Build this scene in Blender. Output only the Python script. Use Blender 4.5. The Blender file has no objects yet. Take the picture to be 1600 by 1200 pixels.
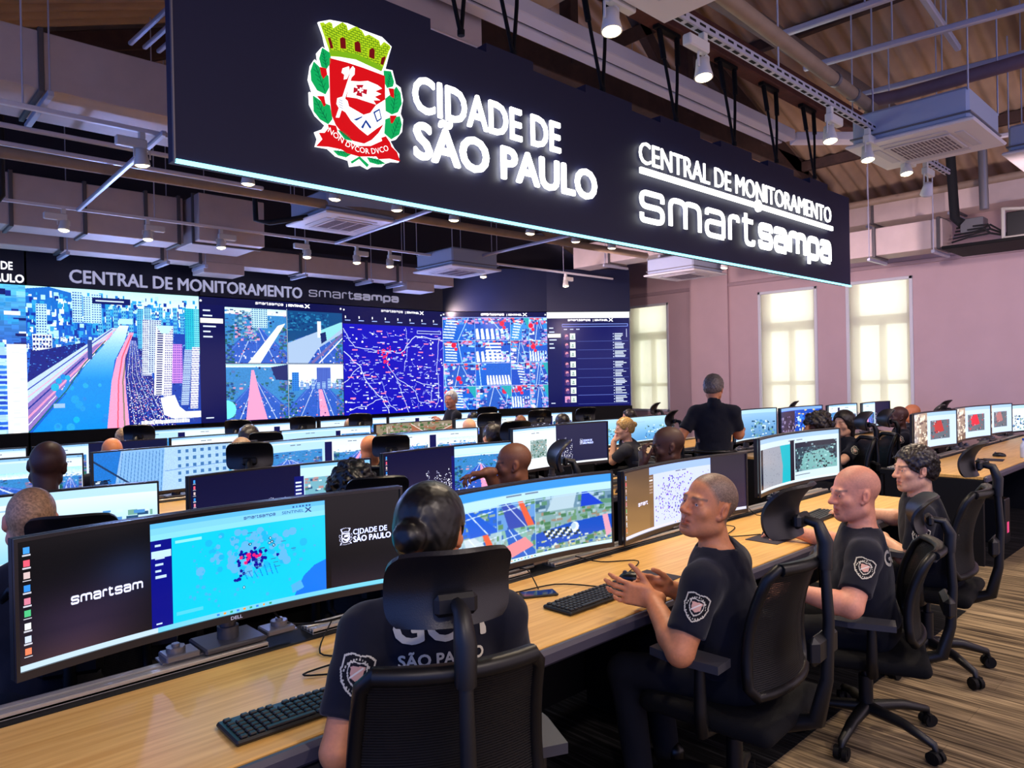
import bpy, math, random
import numpy as np
from mathutils import Matrix, Vector

C = bpy.context.scene.collection
R = math.radians
rnd = random.Random(7)

# ------------------------------------------------------------------ camera
YAW, PITCH, ROLL, FPX, EYE = R(46.784), R(0.243), R(-1.151), 1124.0, 1.62
_f = Vector((math.cos(YAW) * math.cos(PITCH), math.sin(YAW) * math.cos(PITCH), -math.sin(PITCH)))
_r = Vector((math.sin(YAW), -math.cos(YAW), 0.0))
_u = _r.cross(_f)
_r2 = _r * math.cos(ROLL) + _u * math.sin(ROLL)
_u2 = _u * math.cos(ROLL) - _r * math.sin(ROLL)
cam_data = bpy.data.cameras.new('camera')
cam_data.sensor_width = 36.0
cam_data.lens = FPX / 1600.0 * 36.0
cam_data.clip_start = 0.05
cam = bpy.data.objects.new('camera', cam_data)
C.objects.link(cam)
m3 = Matrix((_r2, _u2, -_f)).transposed()
cam.matrix_world = Matrix.Translation((0, 0, EYE)) @ m3.to_4x4()
bpy.context.scene.camera = cam

# ------------------------------------------------------------------ world, exposure
sc = bpy.context.scene
w = bpy.data.worlds.new('world')
sc.world = w
w.use_nodes = True
bg = w.node_tree.nodes['Background']
# world light added through the unbuilt sides: bluish from the left, warmer from behind
_g = w.node_tree.nodes.new('ShaderNodeTexCoord')
_s = w.node_tree.nodes.new('ShaderNodeSeparateXYZ')
_rmp = w.node_tree.nodes.new('ShaderNodeValToRGB')
_mr = w.node_tree.nodes.new('ShaderNodeMapRange')
_mr.inputs['From Min'].default_value = -1.0
w.node_tree.links.new(_g.outputs['Generated'], _s.inputs[0])
w.node_tree.links.new(_s.outputs['X'], _mr.inputs['Value'])
w.node_tree.links.new(_mr.outputs[0], _rmp.inputs['Fac'])
_rmp.color_ramp.elements[0].position = .10
_rmp.color_ramp.elements[0].color = (.17, .38, 1.3, 1)
_rmp.color_ramp.elements[1].position = .55
_rmp.color_ramp.elements[1].color = (.92, .72, .82, 1)
w.node_tree.links.new(_rmp.outputs['Color'], bg.inputs[0])
bg.inputs[1].default_value = 1.0
vs = sc.view_settings
vs.view_transform = 'Standard'
vs.look = 'None'
vs.exposure = 0.0
vs.gamma = 1.0
vs.use_curve_mapping = False
sc.cycles.use_denoising = True
sc.cycles.max_bounces = 5
sc.cycles.diffuse_bounces = 3
sc.cycles.glossy_bounces = 3
sc.cycles.transparent_max_bounces = 8
sc.cycles.sample_clamp_indirect = 4.0
sc.cycles.caustics_reflective = False
sc.cycles.caustics_refractive = False
LAMP_W = 95.0        # each ceiling track spotlight
LAMP_COL = (1.0, 0.80, 0.58)

# unseen fill spots added behind the camera and aimed at the window wall
def fill_spot(x, y, z, energy, aim, size=120, col=(1.0, .84, .74)):
    ld = bpy.data.lights.new('fill_spot', 'SPOT')
    ld.energy = energy; ld.color = col; ld.spot_size = R(size); ld.spot_blend = .9; ld.shadow_soft_size = .06
    lo = bpy.data.objects.new('fill_spot', ld); C.objects.link(lo); lo.location = (x, y, z)
    lo.rotation_euler = (Vector(aim) - Vector((x, y, z))).to_track_quat('-Z', 'Y').to_euler()
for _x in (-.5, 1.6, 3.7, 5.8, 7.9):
    fill_spot(_x, -.75, 3.3, 110, (_x + .3, .6, 0))
for _y in (-1.0, 1.6, 4.2, 6.8, 9.2):
    fill_spot(7.6, _y, 2.9, 170, (12, _y + .2, 2.35), 150, (1.0, .74, .78))
# added blue spots stand in for the extra glow of the big video wall
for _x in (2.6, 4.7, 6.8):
    fill_spot(_x, 9.8, 2.2, 120, (_x, 6.0, 3.2), 165, (.30, .42, 1.0))
fill_spot(9.2, 8.7, 2.2, 28, (7.4, 5.0, 3.2), 165, (.30, .42, 1.0))

# ------------------------------------------------------------------ helpers
def lin(c):
    c = np.asarray(c, float)
    return np.where(c <= 0.04045, c / 12.92, ((c + 0.055) / 1.055) ** 2.4)

def srgb(*c):
    return tuple(float(x) for x in lin(c)) + (1.0,)

MATS = {}
def mat(name, col=(.5, .5, .5), rough=.6, metal=0.0, spec=.5, var=0.0, scale=30.0, emit=None, estr=0.0, bump=0.0, bscale=None, coat=0.0, sheen=0.0):
    """procedural principled material; col is sRGB"""
    if name in MATS:
        return MATS[name]
    m = bpy.data.materials.new(name)
    m.use_nodes = True
    nt = m.node_tree
    b = nt.nodes['Principled BSDF']
    c = srgb(*col)
    b.inputs['Base Color'].default_value = c
    b.inputs['Roughness'].default_value = rough
    b.inputs['Metallic'].default_value = metal
    b.inputs['Specular IOR Level'].default_value = spec
    if coat:
        b.inputs['Coat Weight'].default_value = coat
        b.inputs['Coat Roughness'].default_value = .12
    if sheen:
        b.inputs['Sheen Weight'].default_value = sheen
    if emit is not None:
        b.inputs['Emission Color'].default_value = srgb(*emit)
        b.inputs['Emission Strength'].default_value = estr
    if var or bump:
        tc = nt.nodes.new('ShaderNodeTexCoord')
        nz = nt.nodes.new('ShaderNodeTexNoise')
        nz.inputs['Scale'].default_value = scale
        nz.inputs['Detail'].default_value = 3
        nt.links.new(tc.outputs['Object'], nz.inputs['Vector'])
        if var:
            mr = nt.nodes.new('ShaderNodeMapRange')
            mr.inputs['From Min'].default_value = .3
            mr.inputs['From Max'].default_value = .7
            mr.inputs['To Min'].default_value = 1 - var
            mr.inputs['To Max'].default_value = 1 + var
            nt.links.new(nz.outputs['Fac'], mr.inputs['Value'])
            mx = nt.nodes.new('ShaderNodeMix')
            mx.data_type = 'RGBA'
            mx.blend_type = 'MULTIPLY'
            mx.inputs['Factor'].default_value = 1
            mx.inputs['A'].default_value = c
            nt.links.new(mr.outputs['Result'], mx.inputs['B'])
            nt.links.new(mx.outputs['Result'], b.inputs['Base Color'])
        if bump:
            nz2 = nt.nodes.new('ShaderNodeTexNoise')
            nz2.inputs['Scale'].default_value = bscale or scale
            nz2.inputs['Detail'].default_value = 2
            nt.links.new(tc.outputs['Object'], nz2.inputs['Vector'])
            bp = nt.nodes.new('ShaderNodeBump')
            bp.inputs['Strength'].default_value = bump
            bp.inputs['Distance'].default_value = .01
            nt.links.new(nz2.outputs['Fac'], bp.inputs['Height'])
            nt.links.new(bp.outputs['Normal'], b.inputs['Normal'])
    MATS[name] = m
    return m

def attr_mat(name, emit=0.0, rough=.5, spec=.4, var=0.0, scale=60.0):
    """colour comes from the mesh's own colour attribute"""
    if name in MATS:
        return MATS[name]
    m = bpy.data.materials.new(name)
    m.use_nodes = True
    nt = m.node_tree
    b = nt.nodes['Principled BSDF']
    at = nt.nodes.new('ShaderNodeAttribute')
    at.attribute_name = 'Col'
    b.inputs['Roughness'].default_value = rough
    b.inputs['Specular IOR Level'].default_value = spec
    if emit:
        b.inputs['Base Color'].default_value = (.004, .004, .005, 1)
        nt.links.new(at.outputs['Color'], b.inputs['Emission Color'])
        b.inputs['Emission Strength'].default_value = emit
    elif var:
        tc = nt.nodes.new('ShaderNodeTexCoord')
        nz = nt.nodes.new('ShaderNodeTexNoise')
        nz.inputs['Scale'].default_value = scale
        nz.inputs['Detail'].default_value = 4
        nt.links.new(tc.outputs['Object'], nz.inputs['Vector'])
        mr = nt.nodes.new('ShaderNodeMapRange')
        mr.inputs['From Min'].default_value = .3
        mr.inputs['From Max'].default_value = .7
        mr.inputs['To Min'].default_value = 1 - var
        mr.inputs['To Max'].default_value = 1 + var
        nt.links.new(nz.outputs['Fac'], mr.inputs['Value'])
        mx = nt.nodes.new('ShaderNodeMix')
        mx.data_type = 'RGBA'
        mx.blend_type = 'MULTIPLY'
        mx.inputs['Factor'].default_value = 1
        nt.links.new(at.outputs['Color'], mx.inputs['A'])
        nt.links.new(mr.outputs['Result'], mx.inputs['B'])
        nt.links.new(mx.outputs['Result'], b.inputs['Base Color'])
    else:
        nt.links.new(at.outputs['Color'], b.inputs['Base Color'])
    MATS[name] = m
    return m

def tag(o, label=None, cat=None, group=None, kind=None):
    if label: o['label'] = label
    if cat: o['category'] = cat
    if group: o['group'] = group
    if kind: o['kind'] = kind
    return o

def thing(name, label, cat, loc=(0, 0, 0), rz=0.0, group=None):
    o = bpy.data.objects.new(name, None)
    o.empty_display_size = .1
    C.objects.link(o)
    o.location = loc
    o.rotation_euler = (0, 0, rz)
    return tag(o, label, cat, group)

def T(x=0, y=0, z=0, rx=0, ry=0, rz=0):
    return Matrix.Translation((x, y, z)) @ Matrix.Rotation(rz, 4, 'Z') @ Matrix.Rotation(ry, 4, 'Y') @ Matrix.Rotation(rx, 4, 'X')

class MB:
    """collects shapes into one mesh"""
    def __init__(s):
        s.v, s.f, s.mi, s.sm = [], [], [], []
    def add(s, V, F, M=None, mi=0, smooth=False):
        n = len(s.v)
        if M is not None:
            V = [tuple(M @ Vector(p)) for p in V]
        s.v += [tuple(p) for p in V]
        s.f += [tuple(i + n for i in q) for q in F]
        s.mi += [mi] * len(F)
        s.sm += [smooth] * len(F)
        return s
    def box(s, x0, x1, y0, y1, z0, z1, M=None, mi=0, b=0.0):
        if x0 > x1: x0, x1 = x1, x0
        if y0 > y1: y0, y1 = y1, y0
        if z0 > z1: z0, z1 = z1, z0
        b = min(b, (x1 - x0) * .45, (y1 - y0) * .45, (z1 - z0) * .45)
        if b <= 0:
            V = [(x, y, z) for x in (x0, x1) for y in (y0, y1) for z in (z0, z1)]
            F = [(0, 1, 3, 2), (4, 6, 7, 5), (0, 4, 5, 1), (2, 3, 7, 6), (0, 2, 6, 4), (1, 5, 7, 3)]
            return s.add(V, F, M, mi)
        V = []; idx = {}
        L = ((x0, x1), (y0, y1), (z0, z1))
        for i in (0, 1):
            for j in (0, 1):
                for k in (0, 1):
                    c = [L[0][i], L[1][j], L[2][k]]
                    sg = [1 - 2 * i, 1 - 2 * j, 1 - 2 * k]
                    for a in range(3):        # vertex on face whose normal is axis a
                        p = [c[t] + (0 if t == a else sg[t] * b) for t in range(3)]
                        idx[(i, j, k, a)] = len(V); V.append(tuple(p))
        F = []
        for a in range(3):
            o = [t for t in range(3) if t != a]
            for e in (0, 1):
                q = []
                for (p1, p2) in ((0, 0), (1, 0), (1, 1), (0, 1)):
                    key = [0, 0, 0]; key[a] = e; key[o[0]] = p1; key[o[1]] = p2
                    q.append(idx[(*key, a)])
                flip = (e == 0) != (a == 1)
                F.append(tuple(q[::-1] if flip else q))
        for a in range(3):                     # edges along axis a
            o = [t for t in range(3) if t != a]
            for p1 in (0, 1):
                for p2 in (0, 1):
                    k0 = [0, 0, 0]; k1 = [0, 0, 0]
                    for kk, e in ((k0, 0), (k1, 1)):
                        kk[a] = e; kk[o[0]] = p1; kk[o[1]] = p2
                    q = [idx[(*k0, o[0])], idx[(*k1, o[0])], idx[(*k1, o[1])], idx[(*k0, o[1])]]
                    F.append(tuple(q))
        for i in (0, 1):
            for j in (0, 1):
                for k in (0, 1):
                    F.append((idx[(i, j, k, 0)], idx[(i, j, k, 1)], idx[(i, j, k, 2)]))
        cx = Vector(((x0 + x1) / 2, (y0 + y1) / 2, (z0 + z1) / 2))
        G = []
        for q in F:                            # consistent outward winding
            p = [Vector(V[i]) for i in q]
            nrm = (p[1] - p[0]).cross(p[2] - p[0])
            ctr = sum(p, Vector()) / len(p)
            G.append(q if nrm.dot(ctr - cx) >= 0 else q[::-1])
        return s.add(V, G, M, mi)
    def cyl(s, p0, p1, r0, r1=None, n=14, caps=True, M=None, mi=0, smooth=True):
        if r1 is None: r1 = r0
        p0, p1 = Vector(p0), Vector(p1)
        d = (p1 - p0).normalized()
        a = d.orthogonal().normalized(); b = d.cross(a)
        V = []
        for p, r in ((p0, r0), (p1, r1)):
            for i in range(n):
                t = 2 * math.pi * i / n
                V.append(tuple(p + a * (r * math.cos(t)) + b * (r * math.sin(t))))
        F = [(i, (i + 1) % n, n + (i + 1) % n, n + i) for i in range(n)]
        s.add(V, F, M, mi, smooth)
        if caps:
            s.add(V[:n], [tuple(range(n))[::-1]], M, mi)
            s.add(V[n:], [tuple(range(n))], M, mi)
        return s
    def tube(s, pts, r, n=8, M=None, mi=0, caps=True, flat=None):
        pts = [Vector(p) for p in pts]
        rr = r if isinstance(r, (list, tuple)) else [r] * len(pts)
        V = []; prev = None
        for i, p in enumerate(pts):
            d = (pts[min(i + 1, len(pts) - 1)] - pts[max(i - 1, 0)]).normalized()
            if prev is None:
                a = d.orthogonal().normalized()
                if flat is not None:
                    a = (Vector(flat) - d * d.dot(Vector(flat))).normalized()
            else:
                a = (prev - d * prev.dot(d)).normalized()
            prev = a
            b = d.cross(a)
            for k in range(n):
                t = 2 * math.pi * (k + .5) / n
                V.append(tuple(p + a * (rr[i] * math.cos(t)) + b * (rr[i] * math.sin(t))))
        F = []
        for i in range(len(pts) - 1):
            for k in range(n):
                F.append((i * n + k, i * n + (k + 1) % n, (i + 1) * n + (k + 1) % n, (i + 1) * n + k))
        s.add(V, F, M, mi, n > 4)
        if caps:
            s.add(V[:n], [tuple(range(n))[::-1]], M, mi)
            s.add(V[-n:], [tuple(range(n))], M, mi)
        return s
    def prism(s, poly, z0, z1, M=None, mi=0):
        A = sum(poly[i][0] * poly[(i + 1) % len(poly)][1] - poly[(i + 1) % len(poly)][0] * poly[i][1] for i in range(len(poly)))
        if A < 0: poly = poly[::-1]
        n = len(poly)
        V = [(x, y, z0) for x, y in poly] + [(x, y, z1) for x, y in poly]
        F = [tuple(range(n))[::-1], tuple(range(n, 2 * n))]
        F += [(i, (i + 1) % n, n + (i + 1) % n, n + i) for i in range(n)]
        return s.add(V, F, M, mi)
    def lathe(s, prof, n=20, M=None, mi=0):
        V = []
        for r, z in prof:
            for k in range(n):
                t = 2 * math.pi * k / n
                V.append((r * math.cos(t), r * math.sin(t), z))
        F = []
        for i in range(len(prof) - 1):
            for k in range(n):
                F.append((i * n + k, i * n + (k + 1) % n, (i + 1) * n + (k + 1) % n, (i + 1) * n + k))
        return s.add(V, F, M, mi, True)
    def ball(s, c, r, n=12, M=None, mi=0):
        if not isinstance(r, (tuple, list)): r = (r, r, r)
        V = []; F = []
        m = max(4, n // 2)
        for i in range(m + 1):
            a = math.pi * i / m
            for k in range(n):
                t = 2 * math.pi * k / n
                V.append((c[0] + r[0] * math.sin(a) * math.cos(t), c[1] + r[1] * math.sin(a) * math.sin(t), c[2] + r[2] * math.cos(a)))
        for i in range(m):
            for k in range(n):
                F.append((i * n + k, (i + 1) * n + k, (i + 1) * n + (k + 1) % n, i * n + (k + 1) % n))
        return s.add(V, F, M, mi, True)
    def sheet(s, fn, nu, nv, th, M=None, mi=0):
        """thick curved sheet: fn(u,v)->point, offset by th along its normal"""
        P = [[Vector(fn(u / nu, v / nv)) for v in range(nv + 1)] for u in range(nu + 1)]
        V = []
        for u in range(nu + 1):
            for v in range(nv + 1):
                du = P[min(u + 1, nu)][v] - P[max(u - 1, 0)][v]
                dv = P[u][min(v + 1, nv)] - P[u][max(v - 1, 0)]
                nn = du.cross(dv).normalized()
                V.append((P[u][v], P[u][v] + nn * th))
        idx = lambda u, v: u * (nv + 1) + v
        A = [tuple(a) for a, b in V]; B = [tuple(b) for a, b in V]
        n = len(A)
        F = []
        for u in range(nu):
            for v in range(nv):
                F.append((idx(u, v), idx(u, v + 1), idx(u + 1, v + 1), idx(u + 1, v)))
                F.append((n + idx(u, v), n + idx(u + 1, v), n + idx(u + 1, v + 1), n + idx(u, v + 1)))
        E = [idx(u, 0) for u in range(nu + 1)] + [idx(nu, v) for v in range(1, nv + 1)] + [idx(u, nv) for u in range(nu - 1, -1, -1)] + [idx(0, v) for v in range(nv - 1, 0, -1)]
        s.add(A + B, F, M, mi, True)
        rim = [(E[i], E[(i + 1) % len(E)], n + E[(i + 1) % len(E)], n + E[i]) for i in range(len(E))]
        s.add(A + B, rim, M, mi, False)
        return s
    def mesh(s, name, mats):
        me = bpy.data.meshes.new(name)
        me.from_pydata(s.v, [], s.f)
        if not isinstance(mats, (list, tuple)): mats = [mats]
        for m in mats: me.materials.append(m)
        me.polygons.foreach_set('material_index', s.mi)
        me.polygons.foreach_set('use_smooth', s.sm)
        me.update()
        return me

def obj(name, mb, mats, parent=None, label=None, cat=None, group=None, kind=None, loc=None, M=None):
    me = mb.mesh(name, mats) if isinstance(mb, MB) else mb
    o = bpy.data.objects.new(name, me)
    C.objects.link(o)
    if parent is not None: o.parent = parent
    if loc is not None: o.location = loc
    if M is not None: o.matrix_local = M
    return tag(o, label, cat, group, kind)

def dup(root, loc, rz=0.0, label=None, group=None, sx=1.0):
    r = root.copy(); C.objects.link(r)
    r.location = loc; r.rotation_euler = (0, 0, rz)
    r.scale = (sx, 1, 1)
    if label: r['label'] = label
    if group: r['group'] = group
    for ch in list(root.children):
        c = ch.copy(); C.objects.link(c); c.parent = r
        for g in list(ch.children):
            d = g.copy(); C.objects.link(d); d.parent = c
    return r

def text_geo(txt, h=1.0, bold=0.0, xs=1.0, ext=0.0, align='LEFT', space=1.0):
    """letters as geometry: capital height h, baseline at y=0, starting at x=0 (or centred)"""
    cu = bpy.data.curves.new('lettering', 'FONT')
    cu.body = txt
    cu.size = 1.0
    cu.offset = 0.0
    cu.extrude = ext / (h / .73) if h else 0
    cu.resolution_u = 3
    cu.space_character = space
    ob = bpy.data.objects.new('lettering_tmp', cu)
    C.objects.link(ob)
    bpy.context.view_layer.update()
    dg = bpy.context.evaluated_depsgraph_get()
    me = bpy.data.meshes.new_from_object(ob.evaluated_get(dg))
    V = [v.co.copy() for v in me.vertices]
    F = [tuple(p.vertices) for p in me.polygons]
    bpy.data.objects.remove(ob)
    bpy.data.meshes.remove(me)
    bpy.data.curves.remove(cu)
    if bold > 0:          # heavier strokes: the outlines spread evenly in all directions
        V0, F0 = V, F; V, F = list(V0), list(F0)
        for q in range(8):
            a = q * math.pi / 4; n = len(V)
            V += [Vector((v.x + bold * math.cos(a), v.y + bold * math.sin(a), v.z)) for v in V0]
            F += [tuple(i + n for i in f) for f in F0]
    k = h / .73
    xsn = [v.x for v in V] or [0]
    off = min(xsn) if align == 'LEFT' else (min(xsn) + max(xsn)) / 2
    return [((v.x - off) * k * xs, v.y * k, v.z * k) for v in V], F

def text_w(G):
    xs = [p[0] for p in G[0]]
    return max(xs) - min(xs)

def fit_text(txt, h, width, bold=0.0, ext=0.0, space=1.0):
    """letters of cap height h squeezed or stretched to a width"""
    V, F = text_geo(txt, h, bold, 1.0, ext, 'LEFT', space)
    k = width / (max(p[0] for p in V) - min(p[0] for p in V))
    return [(p[0] * k, p[1], p[2]) for p in V], F

LOGO = {'s': (1.0, [[(1, .74), (1, 1), (0, 1), (0, .51), (1, .51), (1, 0), (0, 0), (0, .26)]]),
        'm': (1.56, [[(0, 0), (0, 1), (.78, 1), (.78, 0)], [(.78, .55), (.78, 1), (1.56, 1), (1.56, 0)]]),
        'a': (1.0, [[(.02, .80), (.02, 1), (1, 1), (1, 0)], [(1, .56), (0, .56), (0, 0), (1, 0)]]),
        'r': (.52, [[(0, 0), (0, 1), (.52, 1), (.52, .80)]]),
        't': (.62, [[(.12, 1.30), (.12, 0), (.62, 0), (.62, .20)], [(-.08, .98), (.58, .98)]]),
        'p': (1.0, [[(0, -.42), (0, 1), (1, 1), (1, 0), (0, 0)]])}
def logo_geo(word, xh, width, sw, th=0.0, rad=.30, gap=.34):
    """wide rounded lower case letters: x-height xh, total width, stroke sw (as a share of the x-height)"""
    mb = MB(); x0 = 0.0; k = 1 - sw
    for ch in word:
        w_, strokes = LOGO[ch]
        for P_ in strokes:
            Q = []
            for i, p in enumerate(P_):
                p = Vector(p)
                if i in (0, len(P_) - 1) or (ch in 'pa' and i == len(P_) - 1): Q.append(p); continue
                a, b = Vector(P_[i - 1]), Vector(P_[i + 1])
                r_ = min(rad, (a - p).length * .49, (b - p).length * .49)
                u, v = p + (a - p).normalized() * r_, p + (b - p).normalized() * r_
                for t in (0, .17, .34, .5, .66, .83, 1): Q.append(u * (1 - t) ** 2 + p * 2 * t * (1 - t) + v * t * t)
            Q = [Vector((q.x, q.y * k + sw / 2)) for q in Q]
            n = len(Q); L_, R_ = [], []
            for i, q in enumerate(Q):
                d = (Q[min(i + 1, n - 1)] - Q[max(i - 1, 0)]).normalized(); nn = Vector((-d.y, d.x)) * sw / 2
                L_.append(q + nn); R_.append(q - nn)
            for i in range(n - 1):
                q4 = [L_[i], L_[i + 1], R_[i + 1], R_[i]]
                mb.prism([(p.x + x0, p.y) for p in q4], 0, th) if th else mb.add([(p.x + x0, p.y, 0) for p in q4], [(0, 1, 2, 3)])
        x0 += w_ + gap + sw * .35
    xs = [v[0] for v in mb.v]; a, b = min(xs), max(xs)
    return [((v[0] - a) * width / (b - a), v[1] * xh, v[2]) for v in mb.v], mb.f

# ------------------------------------------------------------------ smooth bodies (signed distance -> surface)
class Sdf:
    def __init__(s): s.p = []
    def cap(s, a, b, ra, rb=None, k=.02, op=1):
        a = np.array(a, float); b = np.array(b, float); rb = ra if rb is None else rb
        m = max(ra, rb)
        ab = b - a; L2 = float(ab @ ab) + 1e-12
        def f(X, Y, Z):
            px, py, pz = X - a[0], Y - a[1], Z - a[2]
            t = np.clip((px * ab[0] + py * ab[1] + pz * ab[2]) / L2, 0, 1)
            return np.sqrt((px - t * ab[0]) ** 2 + (py - t * ab[1]) ** 2 + (pz - t * ab[2]) ** 2) - (ra + (rb - ra) * t)
        s.p.append((np.minimum(a, b) - m, np.maximum(a, b) + m, f, k, op)); return s
    def ell(s, c, r, Rm=None, k=.02, op=1):
        c = np.array(c, float); r = np.array(r, float)
        Q = np.eye(3) if Rm is None else np.array(Rm, float)
        m = float(r.max())
        def f(X, Y, Z):
            x, y, z = X - c[0], Y - c[1], Z - c[2]
            l = [Q[0, i] * x + Q[1, i] * y + Q[2, i] * z for i in range(3)]
            k0 = np.sqrt(sum((l[i] / r[i]) ** 2 for i in range(3)))
            k1 = np.sqrt(sum((l[i] / r[i] ** 2) ** 2 for i in range(3))) + 1e-9
            return k0 * (k0 - 1) / k1
        s.p.append((c - m, c + m, f, k, op)); return s
    def box(s, c, h, Rm=None, rad=.005, k=.01, op=1):
        c = np.array(c, float); h = np.array(h, float)
        Q = np.eye(3) if Rm is None else np.array(Rm, float)
        m = float(np.linalg.norm(h))
        def f(X, Y, Z):
            x, y, z = X - c[0], Y - c[1], Z - c[2]
            q = [np.abs(Q[0, i] * x + Q[1, i] * y + Q[2, i] * z) - (h[i] - rad) for i in range(3)]
            o = np.sqrt(sum(np.maximum(t, 0) ** 2 for t in q))
            return o + np.minimum(np.maximum(q[0], np.maximum(q[1], q[2])), 0) - rad
        s.p.append((c - m, c + m, f, k, op)); return s
    def cut(s, p, n, k=.004, lo=None, hi=None):
        """take away the half space in front of the plane (optionally only inside a box)"""
        p = np.array(p, float); n = np.array(n, float); n = n / np.linalg.norm(n)
        def f(X, Y, Z): return -((X - p[0]) * n[0] + (Y - p[1]) * n[1] + (Z - p[2]) * n[2])
        s.p.append((lo, hi, f, k, -1)); return s
    def noise(s, fn, lo=None, hi=None):
        s.p.append((lo, hi, fn, 0, 2)); return s
    def grid(s, lo, hi, cs, fines, fs):
        ax = []
        for i in range(3):
            cuts = sorted([(max(a[i], lo[i]), min(b[i], hi[i])) for a, b in fines])
            mer = []
            for a, b in cuts:
                if mer and a <= mer[-1][1] + cs: mer[-1][1] = max(mer[-1][1], b)
                else: mer.append([a, b])
            t = [lo[i]]; 
            def run(t, end, st):
                n = max(1, int(round((end - t[-1]) / st)))
                a0 = t[-1]
                t += [a0 + (end - a0) * (j + 1) / n for j in range(n)]
            for a, b in mer:
                if a > t[-1] + 1e-6: run(t, a, cs)
                if b > t[-1] + 1e-6: run(t, b, fs)
            if hi[i] > t[-1] + 1e-6: run(t, hi[i], cs)
            ax.append(np.array(t))
        return ax
    def surface(s, cs=.012, fines=(), fs=.004):
        un = [p for p in s.p if p[4] == 1]
        lo = np.min([p[0] for p in un], 0) - cs * 2
        hi = np.max([p[1] for p in un], 0) + cs * 2
        xs, ys, zs = s.grid(lo, hi, cs, list(fines), fs)
        D = np.full((len(xs), len(ys), len(zs)), .5, np.float32)
        for l, h, f, k, op in s.p:
            mg = k + cs * 2.2
            sl = []
            for i, a in enumerate((xs, ys, zs)):
                if l is None: sl.append(slice(0, len(a)))
                else:
                    i0 = max(0, int(np.searchsorted(a, l[i] - mg)) - 1)
                    i1 = min(len(a), int(np.searchsorted(a, h[i] + mg)) + 1)
                    sl.append(slice(i0, max(i1, i0)))
            X = xs[sl[0]][:, None, None]; Y = ys[sl[1]][None, :, None]; Z = zs[sl[2]][None, None, :]
            if X.size == 0 or Y.size == 0 or Z.size == 0: continue
            d1 = D[sl[0], sl[1], sl[2]]
            if op == 2:
                D[sl[0], sl[1], sl[2]] = d1 + f(X, Y, Z); continue
            d2 = np.broadcast_to(f(X, Y, Z), d1.shape).astype(np.float32)
            if op == 1:
                if k > 0:
                    t = np.clip(.5 + .5 * (d1 - d2) / k, 0, 1)
                    r = d1 + (d2 - d1) * t - k * t * (1 - t)
                else: r = np.minimum(d1, d2)
            else:
                d2 = -d2
                if k > 0:
                    t = np.clip(.5 + .5 * (d2 - d1) / k, 0, 1)
                    r = d1 + (d2 - d1) * t + k * t * (1 - t)
                else: r = np.maximum(d1, d2)
            D[sl[0], sl[1], sl[2]] = r
        return nets(D, xs, ys, zs)

def nets(D, xs, ys, zs):
    D = D.copy()
    D[0], D[-1] = .5, .5; D[:, 0], D[:, -1] = .5, .5; D[:, :, 0], D[:, :, -1] = .5, .5
    S = D < 0
    co = [(i, j, k) for i in (0, 1) for j in (0, 1) for k in (0, 1)]
    n = [d - 1 for d in D.shape]
    sub = lambda A, c: A[c[0]:c[0] + n[0], c[1]:c[1] + n[1], c[2]:c[2] + n[2]]
    cnt = sum(sub(S, c).astype(np.int8) for c in co)
    act = (cnt > 0) & (cnt < 8)
    I, J, K = np.nonzero(act)
    idx = np.full(act.shape, -1, np.int64); idx[I, J, K] = np.arange(len(I))
    acc = np.zeros((len(I), 3)); num = np.zeros(len(I))
    for a in co:
        for ax in range(3):
            if a[ax]: continue
            b = list(a); b[ax] = 1
            da = D[I + a[0], J + a[1], K + a[2]].astype(float); db = D[I + b[0], J + b[1], K + b[2]].astype(float)
            m = (da < 0) != (db < 0)
            t = np.where(m, da / np.where(m, da - db, 1), 0)
            p = np.stack([xs[I + a[0]], ys[J + a[1]], zs[K + a[2]]], 1)
            q = np.stack([xs[I + b[0]], ys[J + b[1]], zs[K + b[2]]], 1)
            acc += np.where(m[:, None], p + (q - p) * t[:, None], 0); num += m
    V = acc / num[:, None]
    F = []
    for ax in range(3):
        o1, o2 = (ax + 1) % 3, (ax + 2) % 3
        s0 = [slice(None)] * 3; s1 = [slice(None)] * 3
        s0[ax] = slice(0, -1); s1[ax] = slice(1, None)
        ch = S[tuple(s0)] != S[tuple(s1)]
        P = np.stack(np.nonzero(ch), 1)
        P = P[(P[:, o1] > 0) & (P[:, o2] > 0) & (P[:, o1] < D.shape[o1] - 1) & (P[:, o2] < D.shape[o2] - 1)]
        if not len(P): continue
        ins = S[P[:, 0], P[:, 1], P[:, 2]]
        e1 = np.zeros(3, int); e1[o1] = 1
        e2 = np.zeros(3, int); e2[o2] = 1
        g = lambda Q: idx[Q[:, 0], Q[:, 1], Q[:, 2]]
        q = np.stack([g(P - e1 - e2), g(P - e2), g(P), g(P - e1)], 1)
        q[~ins] = q[~ins][:, ::-1]
        F.append(q)
    F = np.concatenate(F) if F else np.zeros((0, 4), int)
    F = F[(F >= 0).all(1)]
    # one light relaxation, which takes the grid steps out of the surface
    nb = np.zeros_like(V); c = np.zeros(len(V))
    for a in range(4):
        np.add.at(nb, F[:, a], V[F[:, (a + 1) % 4]]); np.add.at(c, F[:, a], 1)
    V = V * .45 + .55 * nb / np.maximum(c, 1)[:, None]
    return V, F

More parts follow.
